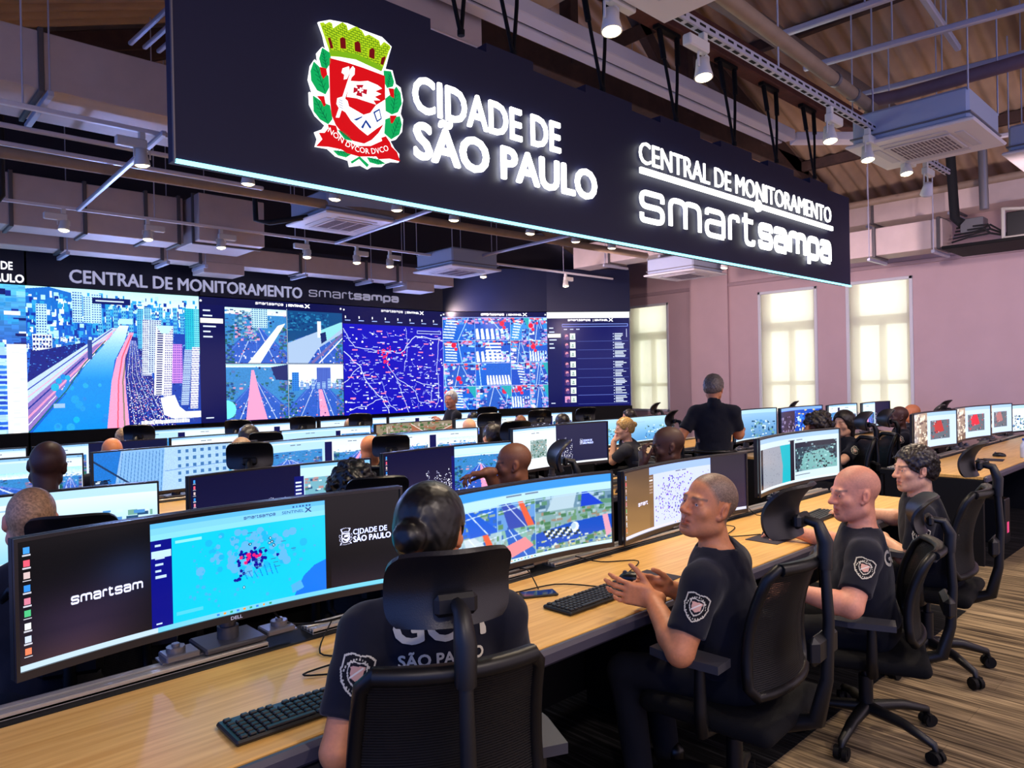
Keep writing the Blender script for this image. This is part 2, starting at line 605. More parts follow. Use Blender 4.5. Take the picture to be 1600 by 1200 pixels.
def np_mesh(name, V, F, mats, cols=None, face_cols=None, smooth=True):
    me = bpy.data.meshes.new(name)
    V = np.asarray(V, np.float32); F = np.asarray(F, np.int32)
    me.vertices.add(len(V)); me.vertices.foreach_set('co', V.ravel())
    k = F.shape[1]
    me.loops.add(F.size); me.loops.foreach_set('vertex_index', F.ravel())
    me.polygons.add(len(F))
    me.polygons.foreach_set('loop_start', np.arange(0, F.size, k, dtype=np.int32))
    me.polygons.foreach_set('loop_total', np.full(len(F), k, np.int32))
    me.update(calc_edges=True)
    me.polygons.foreach_set('use_smooth', np.full(len(F), smooth, bool))
    for m in (mats if isinstance(mats, (list, tuple)) else [mats]): me.materials.append(m)
    if cols is not None:
        a = me.attributes.new('Col', 'FLOAT_COLOR', 'POINT')
        a.data.foreach_set('color', np.concatenate([lin(cols), np.ones((len(V), 1))], 1).astype(np.float32).ravel())
    if face_cols is not None:
        a = me.attributes.new('Col', 'FLOAT_COLOR', 'FACE')
        a.data.foreach_set('color', np.concatenate([lin(face_cols), np.ones((len(F), 1))], 1).astype(np.float32).ravel())
    me.update()
    return me

# ------------------------------------------------------------------ pictures shown on screens, drawn in code
class Pic:
    def __init__(s, w, h, bg=(0, 0, 0)):
        s.a = np.empty((h, w, 3)); s.a[:] = bg; s.m = np.zeros((h, w), bool)
    @property
    def h(s): return s.a.shape[0]
    @property
    def w(s): return s.a.shape[1]
    def sub(s, x0, y0, x1, y1):
        q = Pic.__new__(Pic)
        X0, X1, Y0, Y1 = [int(round(v)) for v in (x0 * s.w, x1 * s.w, y0 * s.h, y1 * s.h)]
        X1 = max(X1, X0 + 1); Y1 = max(Y1, Y0 + 1)
        q.a = s.a[Y0:Y1, X0:X1]; q.m = s.m[Y0:Y1, X0:X1]
        return q
    def rect(s, x0, y0, x1, y1, c):
        q = s.sub(x0, y0, x1, y1); q.a[:] = c; q.m[:] = True; return s
    def fill(s, c): s.a[:] = c; s.m[:] = True; return s
    def poly(s, pts, c):
        p = np.array(pts, float) * (s.w, s.h)
        x0, y0 = np.floor(p.min(0)).astype(int); x1, y1 = np.ceil(p.max(0)).astype(int) + 1
        x0, y0, x1, y1 = max(x0, 0), max(y0, 0), min(x1, s.w), min(y1, s.h)
        if x1 <= x0 or y1 <= y0: return s
        X = np.arange(x0, x1)[None, :] + .5; Y = np.arange(y0, y1)[:, None] + .5
        ins = np.zeros((y1 - y0, x1 - x0), bool)
        for i in range(len(p)):
            a, b = p[i], p[(i + 1) % len(p)]
            if a[1] == b[1]: continue
            ins ^= ((Y >= a[1]) != (Y >= b[1])) & (X < (b[0] - a[0]) * (Y - a[1]) / (b[1] - a[1]) + a[0])
        s.a[y0:y1, x0:x1][ins] = c; s.m[y0:y1, x0:x1][ins] = True
        return s
    def line(s, pts, w, c):
        """w in pixels"""
        for a, b in zip(pts[:-1], pts[1:]):
            ax, ay, bx, by = a[0] * s.w, a[1] * s.h, b[0] * s.w, b[1] * s.h
            L = math.hypot(bx - ax, by - ay) + 1e-9
            ox, oy = -(by - ay) / L * w / 2, (bx - ax) / L * w / 2
            q = [(ax + ox, ay + oy), (bx + ox, by + oy), (bx - ox, by - oy), (ax - ox, ay - oy)]
            s.poly([(x / s.w, y / s.h) for x, y in q], c)
        return s
    def disc(s, x, y, r, c):
        """r in pixels"""
        n = 14
        return s.poly([(x + r * math.cos(6.283 * i / n) / s.w, y + r * math.sin(6.283 * i / n) / s.h) for i in range(n)], c)
    def grad(s, c0, c1):
        t = np.linspace(0, 1, s.h)[:, None, None]
        s.a[:] = np.array(c0) * (1 - t) + np.array(c1) * t; s.m[:] = True; return s
    def speck(s, n, cols, r, seed, sz=(1, 3)):
        g = random.Random(seed)
        for _ in range(n):
            x, y = g.random(), g.random()
            w_, h_ = g.uniform(*sz) / s.w, g.uniform(*sz) * .6 / s.h
            q = s.sub(max(0, x - w_), max(0, y - h_), min(1, x + w_), min(1, y + h_))
            q.a[:] = g.choice(cols)
        return s
    def blur(s, n=1):
        for _ in range(n):
            b = np.pad(s.a, ((1, 1), (1, 1), (0, 0)), 'edge')
            s.a[:] = (b[1:-1, 1:-1] * 2 + b[:-2, 1:-1] + b[2:, 1:-1] + b[1:-1, :-2] + b[1:-1, 2:]) / 6
        return s
    def mottle(s, amp, seed, cell=4):
        g = np.random.RandomState(seed)
        n = g.rand(s.h // cell + 2, s.w // cell + 2)
        n = np.kron(n, np.ones((cell, cell)))[:s.h, :s.w]
        s.a[:] = np.clip(s.a * (1 + amp * (n[..., None] - .5)), 0, 1); return s

def pic_mesh(name, pic, fn, m, masked=False):
    """a picture as a fine grid of coloured faces; fn(u,v) (arrays, v down) -> xyz"""
    h, w_ = pic.h, pic.w
    U, V_ = np.meshgrid(np.linspace(0, 1, w_ + 1), np.linspace(0, 1, h + 1))
    P = np.stack(fn(U, V_), -1).reshape(-1, 3)
    i = np.arange(h)[:, None] * (w_ + 1) + np.arange(w_)[None, :]
    F = np.stack([i + w_ + 1, i + w_ + 2, i + 1, i], -1).reshape(-1, 4)
    col = np.clip(pic.a, 0, 1).reshape(-1, 3)
    if masked:
        k = pic.m.reshape(-1)
        F = F[k]; col = col[k]
        used, inv = np.unique(F, return_inverse=True)
        P = P[used]; F = inv.reshape(-1, 4)
    return np_mesh(name, P, F, m, face_cols=col, smooth=False)

# ------------------------------------------------------------------ materials
M_wall = mat('wall_paint', (.80, .69, .68), .85, var=.03, scale=3)
M_trimw = mat('wall_trim', (.70, .60, .60), .7)
M_frame = mat('window_frame_paint', (.86, .87, .86), .5)
M_black = mat('black_plastic', (.055, .055, .06), .45, var=.1, scale=80)
M_blackm = mat('black_matte', (.03, .03, .033), .7, spec=.25)
M_panel = mat('desk_panel_black', (.035, .035, .04), .6, spec=.3, var=.2, scale=200)
M_grey = mat('grey_metal', (.50, .49, .50), .38, metal=.6)
M_alu = mat('rail_aluminium', (.80, .78, .73), .35, metal=.55)
M_white = mat('white_enamel', (.88, .86, .87), .4)
M_galv = mat('galvanised_duct', (.78, .71, .68), .55, metal=.15, var=.06, scale=5)
M_galvd = mat('duct_flange', (.36, .34, .34), .5, metal=.3)
M_strut = mat('strut_channel', (.74, .74, .80), .4, metal=.35)
M_pipe = mat('tan_pipe', (.58, .50, .42), .6, var=.08, scale=9)
M_foam = mat('pipe_foam', (.05, .05, .06), .75)
M_wood = mat('roof_timber', (.26, .18, .145), .75, var=.25, scale=8)
M_red = mat('red_timber', (.36, .20, .17), .75, var=.2, scale=12)
M_navy = mat('sign_navy', (.02, .05, .21), .55, var=.08, scale=150)
M_navy2 = mat('fascia_navy', (.06, .09, .22), .32, var=.05, scale=4)
M_led = mat('led_strip', (.2, .5, .6), .4, emit=(.55, .95, 1.0), estr=2.6)
M_glow = mat('letter_glow', (.9, .9, .9), .4, emit=(1, 1, .97), estr=2.5)
M_silver = mat('silver_letters', (.80, .80, .86), .3, metal=.2, emit=(.75, .75, .85), estr=.35)
M_lampw = mat('lamp_housing', (.86, .84, .80), .45)
M_lamp = mat('lamp_lens', (1, 1, 1), .3, emit=(1.0, .93, .72), estr=9.0)
M_screen = attr_mat('screen_light', emit=1.28, rough=.18, spec=.35)
M_skin = attr_mat('skin', rough=.48, spec=.4, var=.07, scale=90)
M_hairc = attr_mat('hair_fibre', rough=.38, spec=.5, var=.25, scale=140)
M_cloth = mat('navy_cloth', (.05, .06, .115), .85, spec=.25, var=.12, scale=22, bump=.35, bscale=14, sheen=.12)
M_clothg = mat('charcoal_cloth', (.26, .26, .28), .85, spec=.25, var=.12, scale=22, bump=.35, bscale=14)
M_trous = mat('trouser_cloth', (.07, .075, .10), .85, spec=.25, var=.12, scale=20, bump=.3, bscale=12)
M_shoe = mat('shoe_leather', (.03, .03, .03), .35)
M_print = mat('shirt_print', (.82, .80, .72), .8)
M_badge = attr_mat('badge_cloth', rough=.8, spec=.2)
M_metal = mat('steel_watch', (.5, .5, .5), .3, metal=.9)

def carpet(name, c0, c1, c2, streak):
    m = bpy.data.materials.new(name); m.use_nodes = True
    nt = m.node_tree; b = nt.nodes['Principled BSDF']; L = nt.links.new
    b.inputs['Roughness'].default_value = .95
    b.inputs['Specular IOR Level'].default_value = .15
    tc = nt.nodes.new('ShaderNodeTexCoord')
    mp = nt.nodes.new('ShaderNodeMapping')
    mp.inputs['Scale'].default_value = (46, 1.3, 1)
    L(tc.outputs['Object'], mp.inputs['Vector'])
    nz = nt.nodes.new('ShaderNodeTexNoise'); nz.inputs['Scale'].default_value = 1.0; nz.inputs['Detail'].default_value = 4; nz.inputs['Roughness'].default_value = .65
    L(mp.outputs['Vector'], nz.inputs['Vector'])
    rp = nt.nodes.new('ShaderNodeValToRGB')
    e = rp.color_ramp.elements
    e[0].position = .36; e[0].color = srgb(*c0)
    e[1].position = .64; e[1].color = srgb(*c2)
    k = e.new(.5); k.color = srgb(*c1)
    L(nz.outputs['Fac'], rp.inputs['Fac'])
    # plank sized tiles that differ slightly in tone
    mp2 = nt.nodes.new('ShaderNodeMapping'); mp2.inputs['Rotation'].default_value = (0, 0, R(90)); mp2.inputs['Scale'].default_value = (1, 1, 1)
    L(tc.outputs['Object'], mp2.inputs['Vector'])
    br = nt.nodes.new('ShaderNodeTexBrick')
    br.inputs['Scale'].default_value = 1.0
    br.inputs['Brick Width'].default_value = 1.0; br.inputs['Row Height'].default_value = .25
    br.inputs['Mortar Size'].default_value = .002
    br.inputs['Color1'].default_value = (1, 1, 1, 1); br.inputs['Color2'].default_value = (streak, streak, streak, 1); br.inputs['Mortar'].default_value = (.7, .7, .7, 1)
    L(mp2.outputs['Vector'], br.inputs['Vector'])
    mx = nt.nodes.new('ShaderNodeMix'); mx.data_type = 'RGBA'; mx.blend_type = 'MULTIPLY'; mx.inputs['Factor'].default_value = 1
    L(rp.outputs['Color'], mx.inputs['A']); L(br.outputs['Color'], mx.inputs['B'])
    L(mx.outputs['Result'], b.inputs['Base Color'])
    return m
M_carpet = carpet('carpet_tan', (.22, .18, .14), (.50, .43, .33), (.70, .61, .47), .70)
M_carpetd = carpet('carpet_black', (.02, .02, .02), (.05, .05, .055), (.20, .20, .20), .8)

def laminate():
    m = bpy.data.materials.new('desk_laminate'); m.use_nodes = True
    nt = m.node_tree; b = nt.nodes['Principled BSDF']; L = nt.links.new
    b.inputs['Roughness'].default_value = .42
    tc = nt.nodes.new('ShaderNodeTexCoord'); mp = nt.nodes.new('ShaderNodeMapping')
    mp.inputs['Scale'].default_value = (2.5, 60, 1)
    L(tc.outputs['Object'], mp.inputs['Vector'])
    nz = nt.nodes.new('ShaderNodeTexNoise'); nz.inputs['Scale'].default_value = 1; nz.inputs['Detail'].default_value = 5
    L(mp.outputs['Vector'], nz.inputs['Vector'])
    rp = nt.nodes.new('ShaderNodeValToRGB')
    rp.color_ramp.elements[0].position = .35; rp.color_ramp.elements[0].color = srgb(.85, .64, .32)
    rp.color_ramp.elements[1].position = .65; rp.color_ramp.elements[1].color = srgb(.93, .74, .41)
    L(nz.outputs['Fac'], rp.inputs['Fac']); L(rp.outputs['Color'], b.inputs['Base Color'])
    return m
M_lam = laminate()

# ------------------------------------------------------------------ the room
def struct(name, mb, m): return obj(name, mb, m, kind='structure')
Y0 = -2.5
struct('floor', MB().box(-4, 12.3, Y0, 10.7, -.1, 0), M_carpet)
for k, (x0, x1, y0, y1) in enumerate([(-4, 5.55, 1.46, 9.6), (6.95, 12, 1.62, 9.2)]):
    obj('floor_dark_carpet', MB().box(x0, x1, y0, y1, .0, .003), M_carpetd, kind='structure')
# right wall with three tall window openings
WX = 12.0
WIN = [(3.80, 4.80), (5.27, 6.33), (8.22, 9.22)]
ZB, ZT = .95, 3.11
wb = MB()
edges = [Y0] + [e for p in WIN for e in p] + [10.7]
for i in range(0, len(edges), 2):
    wb.box(WX, WX + .3, edges[i], edges[i + 1], 0, 4.6)
for a, b in WIN:
    wb.box(WX, WX + .3, a, b, 0, ZB); wb.box(WX, WX + .3, a, b, ZT, 4.6)
struct('wall_right', wb, M_wall)
struct('wall_front', MB().box(-4, 12.3, 10.7, 10.9, 0, 9.5), mat('front_wall_dark', (.20, .18, .22), .85))
struct('trim_1', MB().box(WX - .035, WX, Y0, 10.7, 3.27, 3.34, b=.01), M_trimw)
struct('baseboard_right', MB().box(WX - .02, WX, Y0, 10.7, 0, .12, b=.004), M_trimw)
struct('trim_2', MB().box(WX - .05, WX, 6.9, 7.7, 0, 4.6), M_wall)

def blind_mat():
    m = bpy.data.materials.new('roller_blind'); m.use_nodes = True
    nt = m.node_tree; L = nt.links.new
    for n in list(nt.nodes):
        if n.type == 'BSDF_PRINCIPLED': nt.nodes.remove(n)
    out = [n for n in nt.nodes if n.type == 'OUTPUT_MATERIAL'][0]
    tr = nt.nodes.new('ShaderNodeBsdfTransparent'); df = nt.nodes.new('ShaderNodeBsdfDiffuse'); tl = nt.nodes.new('ShaderNodeBsdfTranslucent')
    df.inputs[0].default_value = srgb(.93, .92, .86); tl.inputs[0].default_value = srgb(.93, .92, .86)
    wv = nt.nodes.new('ShaderNodeTexNoise'); wv.inputs['Scale'].default_value = 600
    a = nt.nodes.new('ShaderNodeMixShader'); a.inputs[0].default_value = .5
    L(df.outputs[0], a.inputs[1]); L(tl.outputs[0], a.inputs[2])
    mr = nt.nodes.new('ShaderNodeMapRange'); mr.inputs['To Min'].default_value = .26; mr.inputs['To Max'].default_value = .40
    L(wv.outputs['Fac'], mr.inputs['Value'])
    bq = nt.nodes.new('ShaderNodeMixShader'); L(mr.outputs[0], bq.inputs[0]); L(tr.outputs[0], bq.inputs[2]); L(a.outputs[0], bq.inputs[1])
    L(bq.outputs[0], out.inputs[0])
    return m
M_blind = blind_mat()
M_day = mat('daylight_pane', (.8, .85, .85), .3, emit=(.98, .99, .95), estr=2.6)
M_mull = mat('window_mullion', (.90, .90, .84), .5)
for i, (a, b) in enumerate(WIN):
    f = MB()
    for (y0, y1, z0, z1) in ((a, a + .05, ZB, ZT), (b - .05, b, ZB, ZT), (a, b, ZT - .05, ZT), (a, b, ZB, ZB + .05)):
        f.box(WX - .015, WX + .03, y0, y1, z0, z1, b=.006)
    wn = struct('window_%d' % (i + 1), f, M_frame)
    mu = MB()
    c = (a + b) / 2
    for q in ((c - .05, c + .05, ZB, 2.45), (a, a + .14, ZB, ZT), (b - .14, b, ZB, ZT), (a, b, 2.40, 2.56), (a, b, 1.45, 1.52)):
        mu.box(WX + .16, WX + .22, *q[:2], *q[2:])
    obj('mullion', mu, M_mull, wn)
    obj('pane', MB().box(WX + .24, WX + .25, a, b, ZB, ZT), M_day, wn)
    obj('blind', MB().box(WX + .035, WX + .038, a + .03, b - .03, ZB + .05, ZT - .04), M_blind, wn)

# roof: corrugated sheets falling towards the window wall, timber trusses below
def roof_z(x): return 6.69 - .36 * abs(x - 5.5)
rf = MB()
NU, NV = 2, 170
def rfn(u, v):
    x = 12.4 - 14.2 * u if u not in (.5,) else 5.5; y = Y0 + .5 + (10.6 - Y0 - .5) * v
    return (x, y, roof_z(x) + .035 * math.sin(y * 2 * math.pi / .2))
rf.sheet(rfn, 2, 520, .012)
M_roof = mat('roof_sheet', (.68, .57, .46), .85, var=.15, scale=2.5)
struct('ceiling', rf, M_roof)

def beam(mb, p, q, wd, ht, up=(0, 0, 1)):
    p, q = Vector(p), Vector(q); d = (q - p); L = d.length; d.normalize()
    s = d.cross(Vector(up));
    if s.length < 1e-4: s = Vector((0, 1, 0))
    s.normalize(); n = s.cross(d)
    M = Matrix((d, s, n)).transposed().to_4x4(); M.translation = p
    mb.box(0, L, -wd / 2, wd / 2, -ht / 2, ht / 2, M, b=.008)

for j, y in enumerate((1.3, 4.9, 8.5)):
    t = thing('roof_truss', 'dark timber roof truss %s' % ('nearest, above the blue-lit ceiling rails', 'behind the hanging sign', 'farthest, near the video wall')[j], 'truss', (0, y, 0), group=None)
    m = MB(); beam(m, (.2, 0, 4.75), (10.8, 0, 4.75), .14, .22); obj('bottom_chord', m, M_wood, t)
    for xa in (-1.2, 11.9):
        m = MB(); beam(m, (xa, 0, roof_z(xa) - .18), (5.5, 0, roof_z(5.5) - .18), .14, .22); obj('top_chord', m, M_wood, t)
    for k, x in enumerate((1.6, 3.4, 5.5, 7.6, 9.4)):
        m = MB(); beam(m, (x, 0, 4.8), (x, 0, roof_z(x) - .2), .12, .16, (0, 1, 0)); obj('post', m, M_wood, t)
        m = MB(); x2 = x + (1.7 if x < 5 else -1.7 if x > 6 else 1.7); beam(m, (x, 0, 4.85), (x2, 0, roof_z(x2) - .25), .11, .15); obj('strut', m, M_wood, t)
for j, x in enumerate((.6, 3.4, 8.2, 10.6)):
    m = MB(); beam(m, (x, Y0 + .6, roof_z(x) - .12), (x, 10.5, roof_z(x) - .12), .09, .14)
    tag(obj('roof_purlin', m, M_wood), 'dark roof purlin running under the corrugated sheets, %s from the window wall' % ('fourth', 'third', 'second', 'first')[j], 'beam')
m = MB(); beam(m, (2.0, 3.62, 4.78), (9.6, 3.62, 4.78), .16, .26); 
tag(obj('sign_support_beam', m, M_red), 'reddish timber beam above the hanging sign that carries its slings', 'beam')

# ------------------------------------------------------------------ pictures for the video wall
B0, B1, B2, CY, WH = (.02, .03, .28), (.05, .12, .62), (.08, .30, .85), (.15, .80, .95), (.97, .98, 1.0)
PK, PU, RD, GN = (.98, .62, .78), (.55, .35, .80), (.92, .12, .20), (.10, .55, .50)

def tower(p, x0, x1, y0, y1, wall, win, nx, ny, slant=0.0):
    p.poly([(x0, y0), (x1, y0), (x1 + slant, y1), (x0 + slant, y1)], wall)
    for j in range(ny):
        t0 = (j + .25) / ny; t1 = (j + .75) / ny
        for i in range(nx):
            a = x0 + (x1 - x0) * (i + .2) / nx; b = x0 + (x1 - x0) * (i + .8) / nx
            p.poly([(a + slant * t0, y0 + (y1 - y0) * t0), (b + slant * t0, y0 + (y1 - y0) * t0), (b + slant * t1, y0 + (y1 - y0) * t1), (a + slant * t1, y0 + (y1 - y0) * t1)], win)

def city_bits(p, seed, n, y0, y1, cols):
    g = random.Random(seed)
    for _ in range(n):
        x = g.random(); y = g.uniform(y0, y1); w_ = g.uniform(.003, .014) * (1 if p.w > 200 else 2); h_ = g.uniform(.01, .045)
        p.sub(max(x - w_, 0), max(0, y - h_), min(1, x + w_), min(1, y)).a[:] = g.choice(cols)

def paint_river():
    p = Pic(520, 400)
    p.rect(0, 0, 1, .2, (.85, .98, .98)); p.sub(0, 0, 1, .2).grad((.75, .97, 1), (.98, .99, .97))
    p.poly([(0, .02), (.12, .0), (.3, .05), (.5, .12), (.7, .2), (1, .22), (1, .5), (0, .5)], (.10, .42, .80))
    p.rect(0, .18, 1, 1, (.09, .36, .80))
    city_bits(p, 3, 900, .06, .50, [(.2, .65, .92), (.7, .93, .97), (.06, .2, .62), (.1, .45, .82), (.88, .97, 1), (.15, .6, .85)])
    for k in range(14):
        x = .38 + k * .045
        tower(p, x, x + .025, .13 + .03 * math.sin(k * 3), .34, (.35, .72, .88), (.12, .38, .75), 2, 8)
    for (x, y0, y1) in ((.05, .12, .34), (.24, .02, .24), (.30, .05, .24), (.345, .03, .24)):
        tower(p, x, x + .055, y0, y1, (.75, .93, .97), (.08, .3, .7), 4, 12)
    tower(p, .03, .13, .33, .53, (.9, .95, 1), (.06, .12, .5), 6, 6)
    p.poly([(.02, .45), (.3, .38), (.36, .45), (.10, .62), (0, .66)], (.05, .12, .50))
    p.sub(0, .34, .38, .62).speck(260, [(.04, .1, .4), (.1, .3, .7), (.3, .6, .9)], 0, 5)
    # left bank roads
    p.poly([(0, .66), (.46, .27), (.50, .27), (0, .80)], (.75, .85, .95))
    p.line([(0, .71), (.46, .28)], 3, (.15, .25, .7)); p.line([(0, .76), (.48, .28)], 2, (.95, .6, .75))
    p.poly([(0, .80), (.36, .40), (.42, .36), (0, 1)], (.55, .45, .75))
    p.line([(0, .90), (.34, .47), (.46, .31)], 5, PK); p.line([(0, .95), (.36, .46)], 2, WH)
    p.line([(0, .84), (.30, .49)], 4, (.1, .2, .6))
    # river
    p.poly([(.02, 1), (.20, .74), (.30, .55), (.42, .38), (.50, .25), (.555, .25), (.53, .36), (.47, .50), (.45, .66), (.42, 1)], (.06, .55, .90))
    q = p
    for t in np.linspace(0, 1, 60):
        y = .25 + .40 * t
        xl = np.interp(y, [.25, .38, .55, .74], [.50, .42, .30, .20]); xr = np.interp(y, [.25, .36, .5, .66], [.555, .53, .47, .45])
        cc = np.array((.88, .97, .96)) * (1 - t) + np.array((.06, .55, .90)) * t
        q.poly([(xl, y), (xr, y), (xr, y + .009), (xl, y + .009)], cc)
    g = random.Random(11)
    for _ in range(26):
        x, y = g.uniform(.14, .42), g.uniform(.62, .98)
        p.disc(x, y, g.uniform(4, 12), (.05 + .12 * g.random(), .50 + .2 * g.random(), .88))
    p.line([(.0, 1.0), (.20, .72), (.30, .53), (.42, .365)], 3, (.1, .4, .35))
    p.rect(.32, .36, .345, .50, (.15, .25, .55)); p.rect(.13, .81, .19, .84, (.6, .75, .9))
    p.rect(.50, .20, .58, .24, (.7, .9, .95))
    # right bank: pink road, traffic
    p.poly([(.42, 1), (.45, .66), (.48, .50), (.56, .30), (.585, .30), (.53, .5), (.53, .7), (.55, 1)], PK)
    p.line([(.48, 1), (.49, .66), (.515, .48), (.57, .32)], 4, (.95, .35, .45)); p.line([(.52, 1), (.515, .66), (.54, .46)], 5, (.55, .5, .45))
    p.poly([(.55, 1), (.53, .7), (.53, .5), (.575, .33), (.62, .34), (.66, .55), (.76, .8), (.84, 1)], (.10, .14, .52))
    for k in range(9):
        a = .55 + k * .034
        p.line([(a, 1), (.53 + k * .014, .62), (.565 + k * .004, .36)], 1.4, (.75, .82, .98) if k % 2 else (.3, .4, .85))
    g = random.Random(4)
    for _ in range(900):
        t = g.random() ** .6; s_ = g.random()
        y = .38 + .62 * t; xl = np.interp(y, [.38, .5, .7, 1], [.575, .54, .535, .56]); xr = np.interp(y, [.38, .55, .8, 1], [.62, .66, .76, .83])
        x = xl + (xr - xl) * s_; r_ = .002 + .004 * t
        p.sub(x, y, min(1, x + r_), min(1, y + r_ * 1.2)).a[:] = g.choice([WH, (.85, .9, 1), (.1, .1, .5), (.95, .6, .7), (.2, .3, .8)])
    # right hand towers
    p.poly([(.62, .3), (1, .3), (1, 1), (.84, 1), (.74, .78)], (.09, .24, .66))
    p.sub(.62, .3, 1, .98).speck(420, [(.05, .12, .45), (.2, .45, .85), (.1, .3, .7), (.4, .7, .9)], 0, 8)
    tower(p, .61, .645, .12, .42, (.35, .75, .88), (.08, .3, .7), 3, 22); tower(p, .65, .69, .11, .38, (.55, .82, .9), (.08, .3, .7), 3, 20)
    tower(p, .64, .70, .20, .62, (.86, .90, .97), (.10, .14, .5), 5, 30, -.01)
    tower(p, .68, .755, .20, .60, (.8, .88, .97), (.1, .14, .5), 5, 26, -.01)
    tower(p, .81, .885, .38, .68, (.80, .55, .88), (.42, .25, .75), 6, 16)
    tower(p, .72, .78, .24, .77, (.90, .92, .98), (.08, .1, .42), 1, 30, -.02)
    tower(p, .78, .83, .24, .78, (.93, .93, .97), (.25, .28, .6), 4, 30, -.02)
    p.poly([(.72, .24), (.83, .24), (.80, .30), (.755, .30)], (.75, .93, .97))
    tower(p, .905, .965, .10, .45, (.15, .75, .82), (.1, .5, .75), 4, 22); tower(p, .965, 1.0, .10, .45, (.45, .88, .9), (.12, .5, .75), 3, 22)
    tower(p, .90, .95, .42, .85, (.70, .80, .95), (.12, .2, .6), 5, 26, -.03); tower(p, .95, 1.0, .40, .88, (.93, .94, .98), (.25, .28, .62), 6, 26, -.02)
    p.poly([(.74, .79), (.83, .77), (.86, .86), (.90, .9), (1, .9), (1, .95), (.84, .96), (.76, .92)], (.93, .95, 1))
    for k in range(16): p.rect(.84 + k * .01, .95, .845 + k * .01, .99, (.2, .25, .6))
    p.rect(.35, .055, .57, .10, (.05, .10, .38)); p.rect(.37, .072, .53, .083, (.8, .88, 1))
    g = random.Random(2)
    for k in range(34): p.sub(.62 + k * .009, .955 + .006 * g.random(), .627 + k * .009, .985).a[:] = WH
    return p.mottle(.07, 1, 2)

def paint_yard():
    p = Pic(160, 400, (.45, .75, .95))
    p.sub(0, 0, 1, .45).grad((.35, .75, .95), (.15, .35, .75)); city_bits(p, 21, 220, .05, .45, [(.9, .95, 1), (.1, .2, .6), (.2, .6, .9), (.5, .8, .95), (.06, .1, .4)])
    p.rect(0, .42, 1, 1, (.70, .88, .98))
    g = random.Random(9)
    for j in range(16):
        for i in range(7):
            if g.random() < .75:
                x = i / 7 + .03 * (j % 2); y = .44 + j * .034
                p.poly([(x, y), (x + .11, y + .006), (x + .11, y + .027), (x, y + .021)], g.choice([(.15, .40, .85), (.2, .55, .9), (.1, .3, .8)]))
    p.rect(.93, .4, 1, 1, (.95, .97, 1))
    p.poly([(.50, .83), (.60, .83), (.66, .92), (.62, .98), (.56, .93), (.50, .99), (.46, .98)], (.05, .08, .35)); p.disc(.55, .82, 5, (.9, .75, .35))
    return p.mottle(.2, 2)

def road_scene(p, seed, sky=.3, tint=None):
    g = random.Random(seed)
    s0 = g.choice([(.80, .95, .98), (.9, .96, .98), (.65, .9, .97)])
    p.fill((.22, .52, .78))
    if sky > 0: p.sub(0, 0, 1, sky).grad(s0, (.95, .98, .98))
    city_bits(p, seed + 1, 60, max(sky - .1, .05), .5, [(.2, .5, .8), (.75, .85, .92), (.08, .15, .4), (.3, .45, .7), (.15, .4, .45), (.85, .6, .7)])
    vx = g.uniform(.3, .7); hy = g.uniform(.18, .36)
    p.poly([(vx - .03, hy), (vx + .03, hy), (1.2, 1), (-.2, 1)], (.18, .36, .76))
    n = g.choice([5, 6, 7])
    for k in range(n):
        x = -.1 + 1.2 * k / (n - 1)
        p.line([(vx + (x - vx) * .06, hy), (x, 1)], max(1, p.w / 90), (.85, .90, .98) if k % 2 else (.35, .5, .85))
    if g.random() < .6:
        x = g.uniform(.35, .65)
        p.poly([(vx - .01, hy), (vx + .01, hy), (x + .09, 1), (x - .09, 1)], PK)
    for _ in range(70):
        t = g.random() ** .7; y = hy + (1 - hy) * t; x = vx + (g.uniform(-.1, 1.1) - vx) * (.06 + .94 * t)
        r_ = .006 + .022 * t
        p.sub(min(max(x, 0), .99), y, min(max(x + r_, .01), 1), min(1, y + r_)).a[:] = g.choice([WH, (.9, .9, 1), (.1, .12, .45), (.95, .5, .6), (.3, .4, .8)])
    p.sub(0, hy, .14, 1).speck(60, [(.1, .35, .35), (.1, .25, .5), (.3, .5, .6)], 0, seed + 3, (2, 5)); p.sub(.86, hy, 1, 1).speck(60, [(.15, .4, .35), (.5, .45, .6), (.2, .3, .6)], 0, seed + 4, (2, 5))
    p.blur(1); return p.mottle(.12, seed, 2)

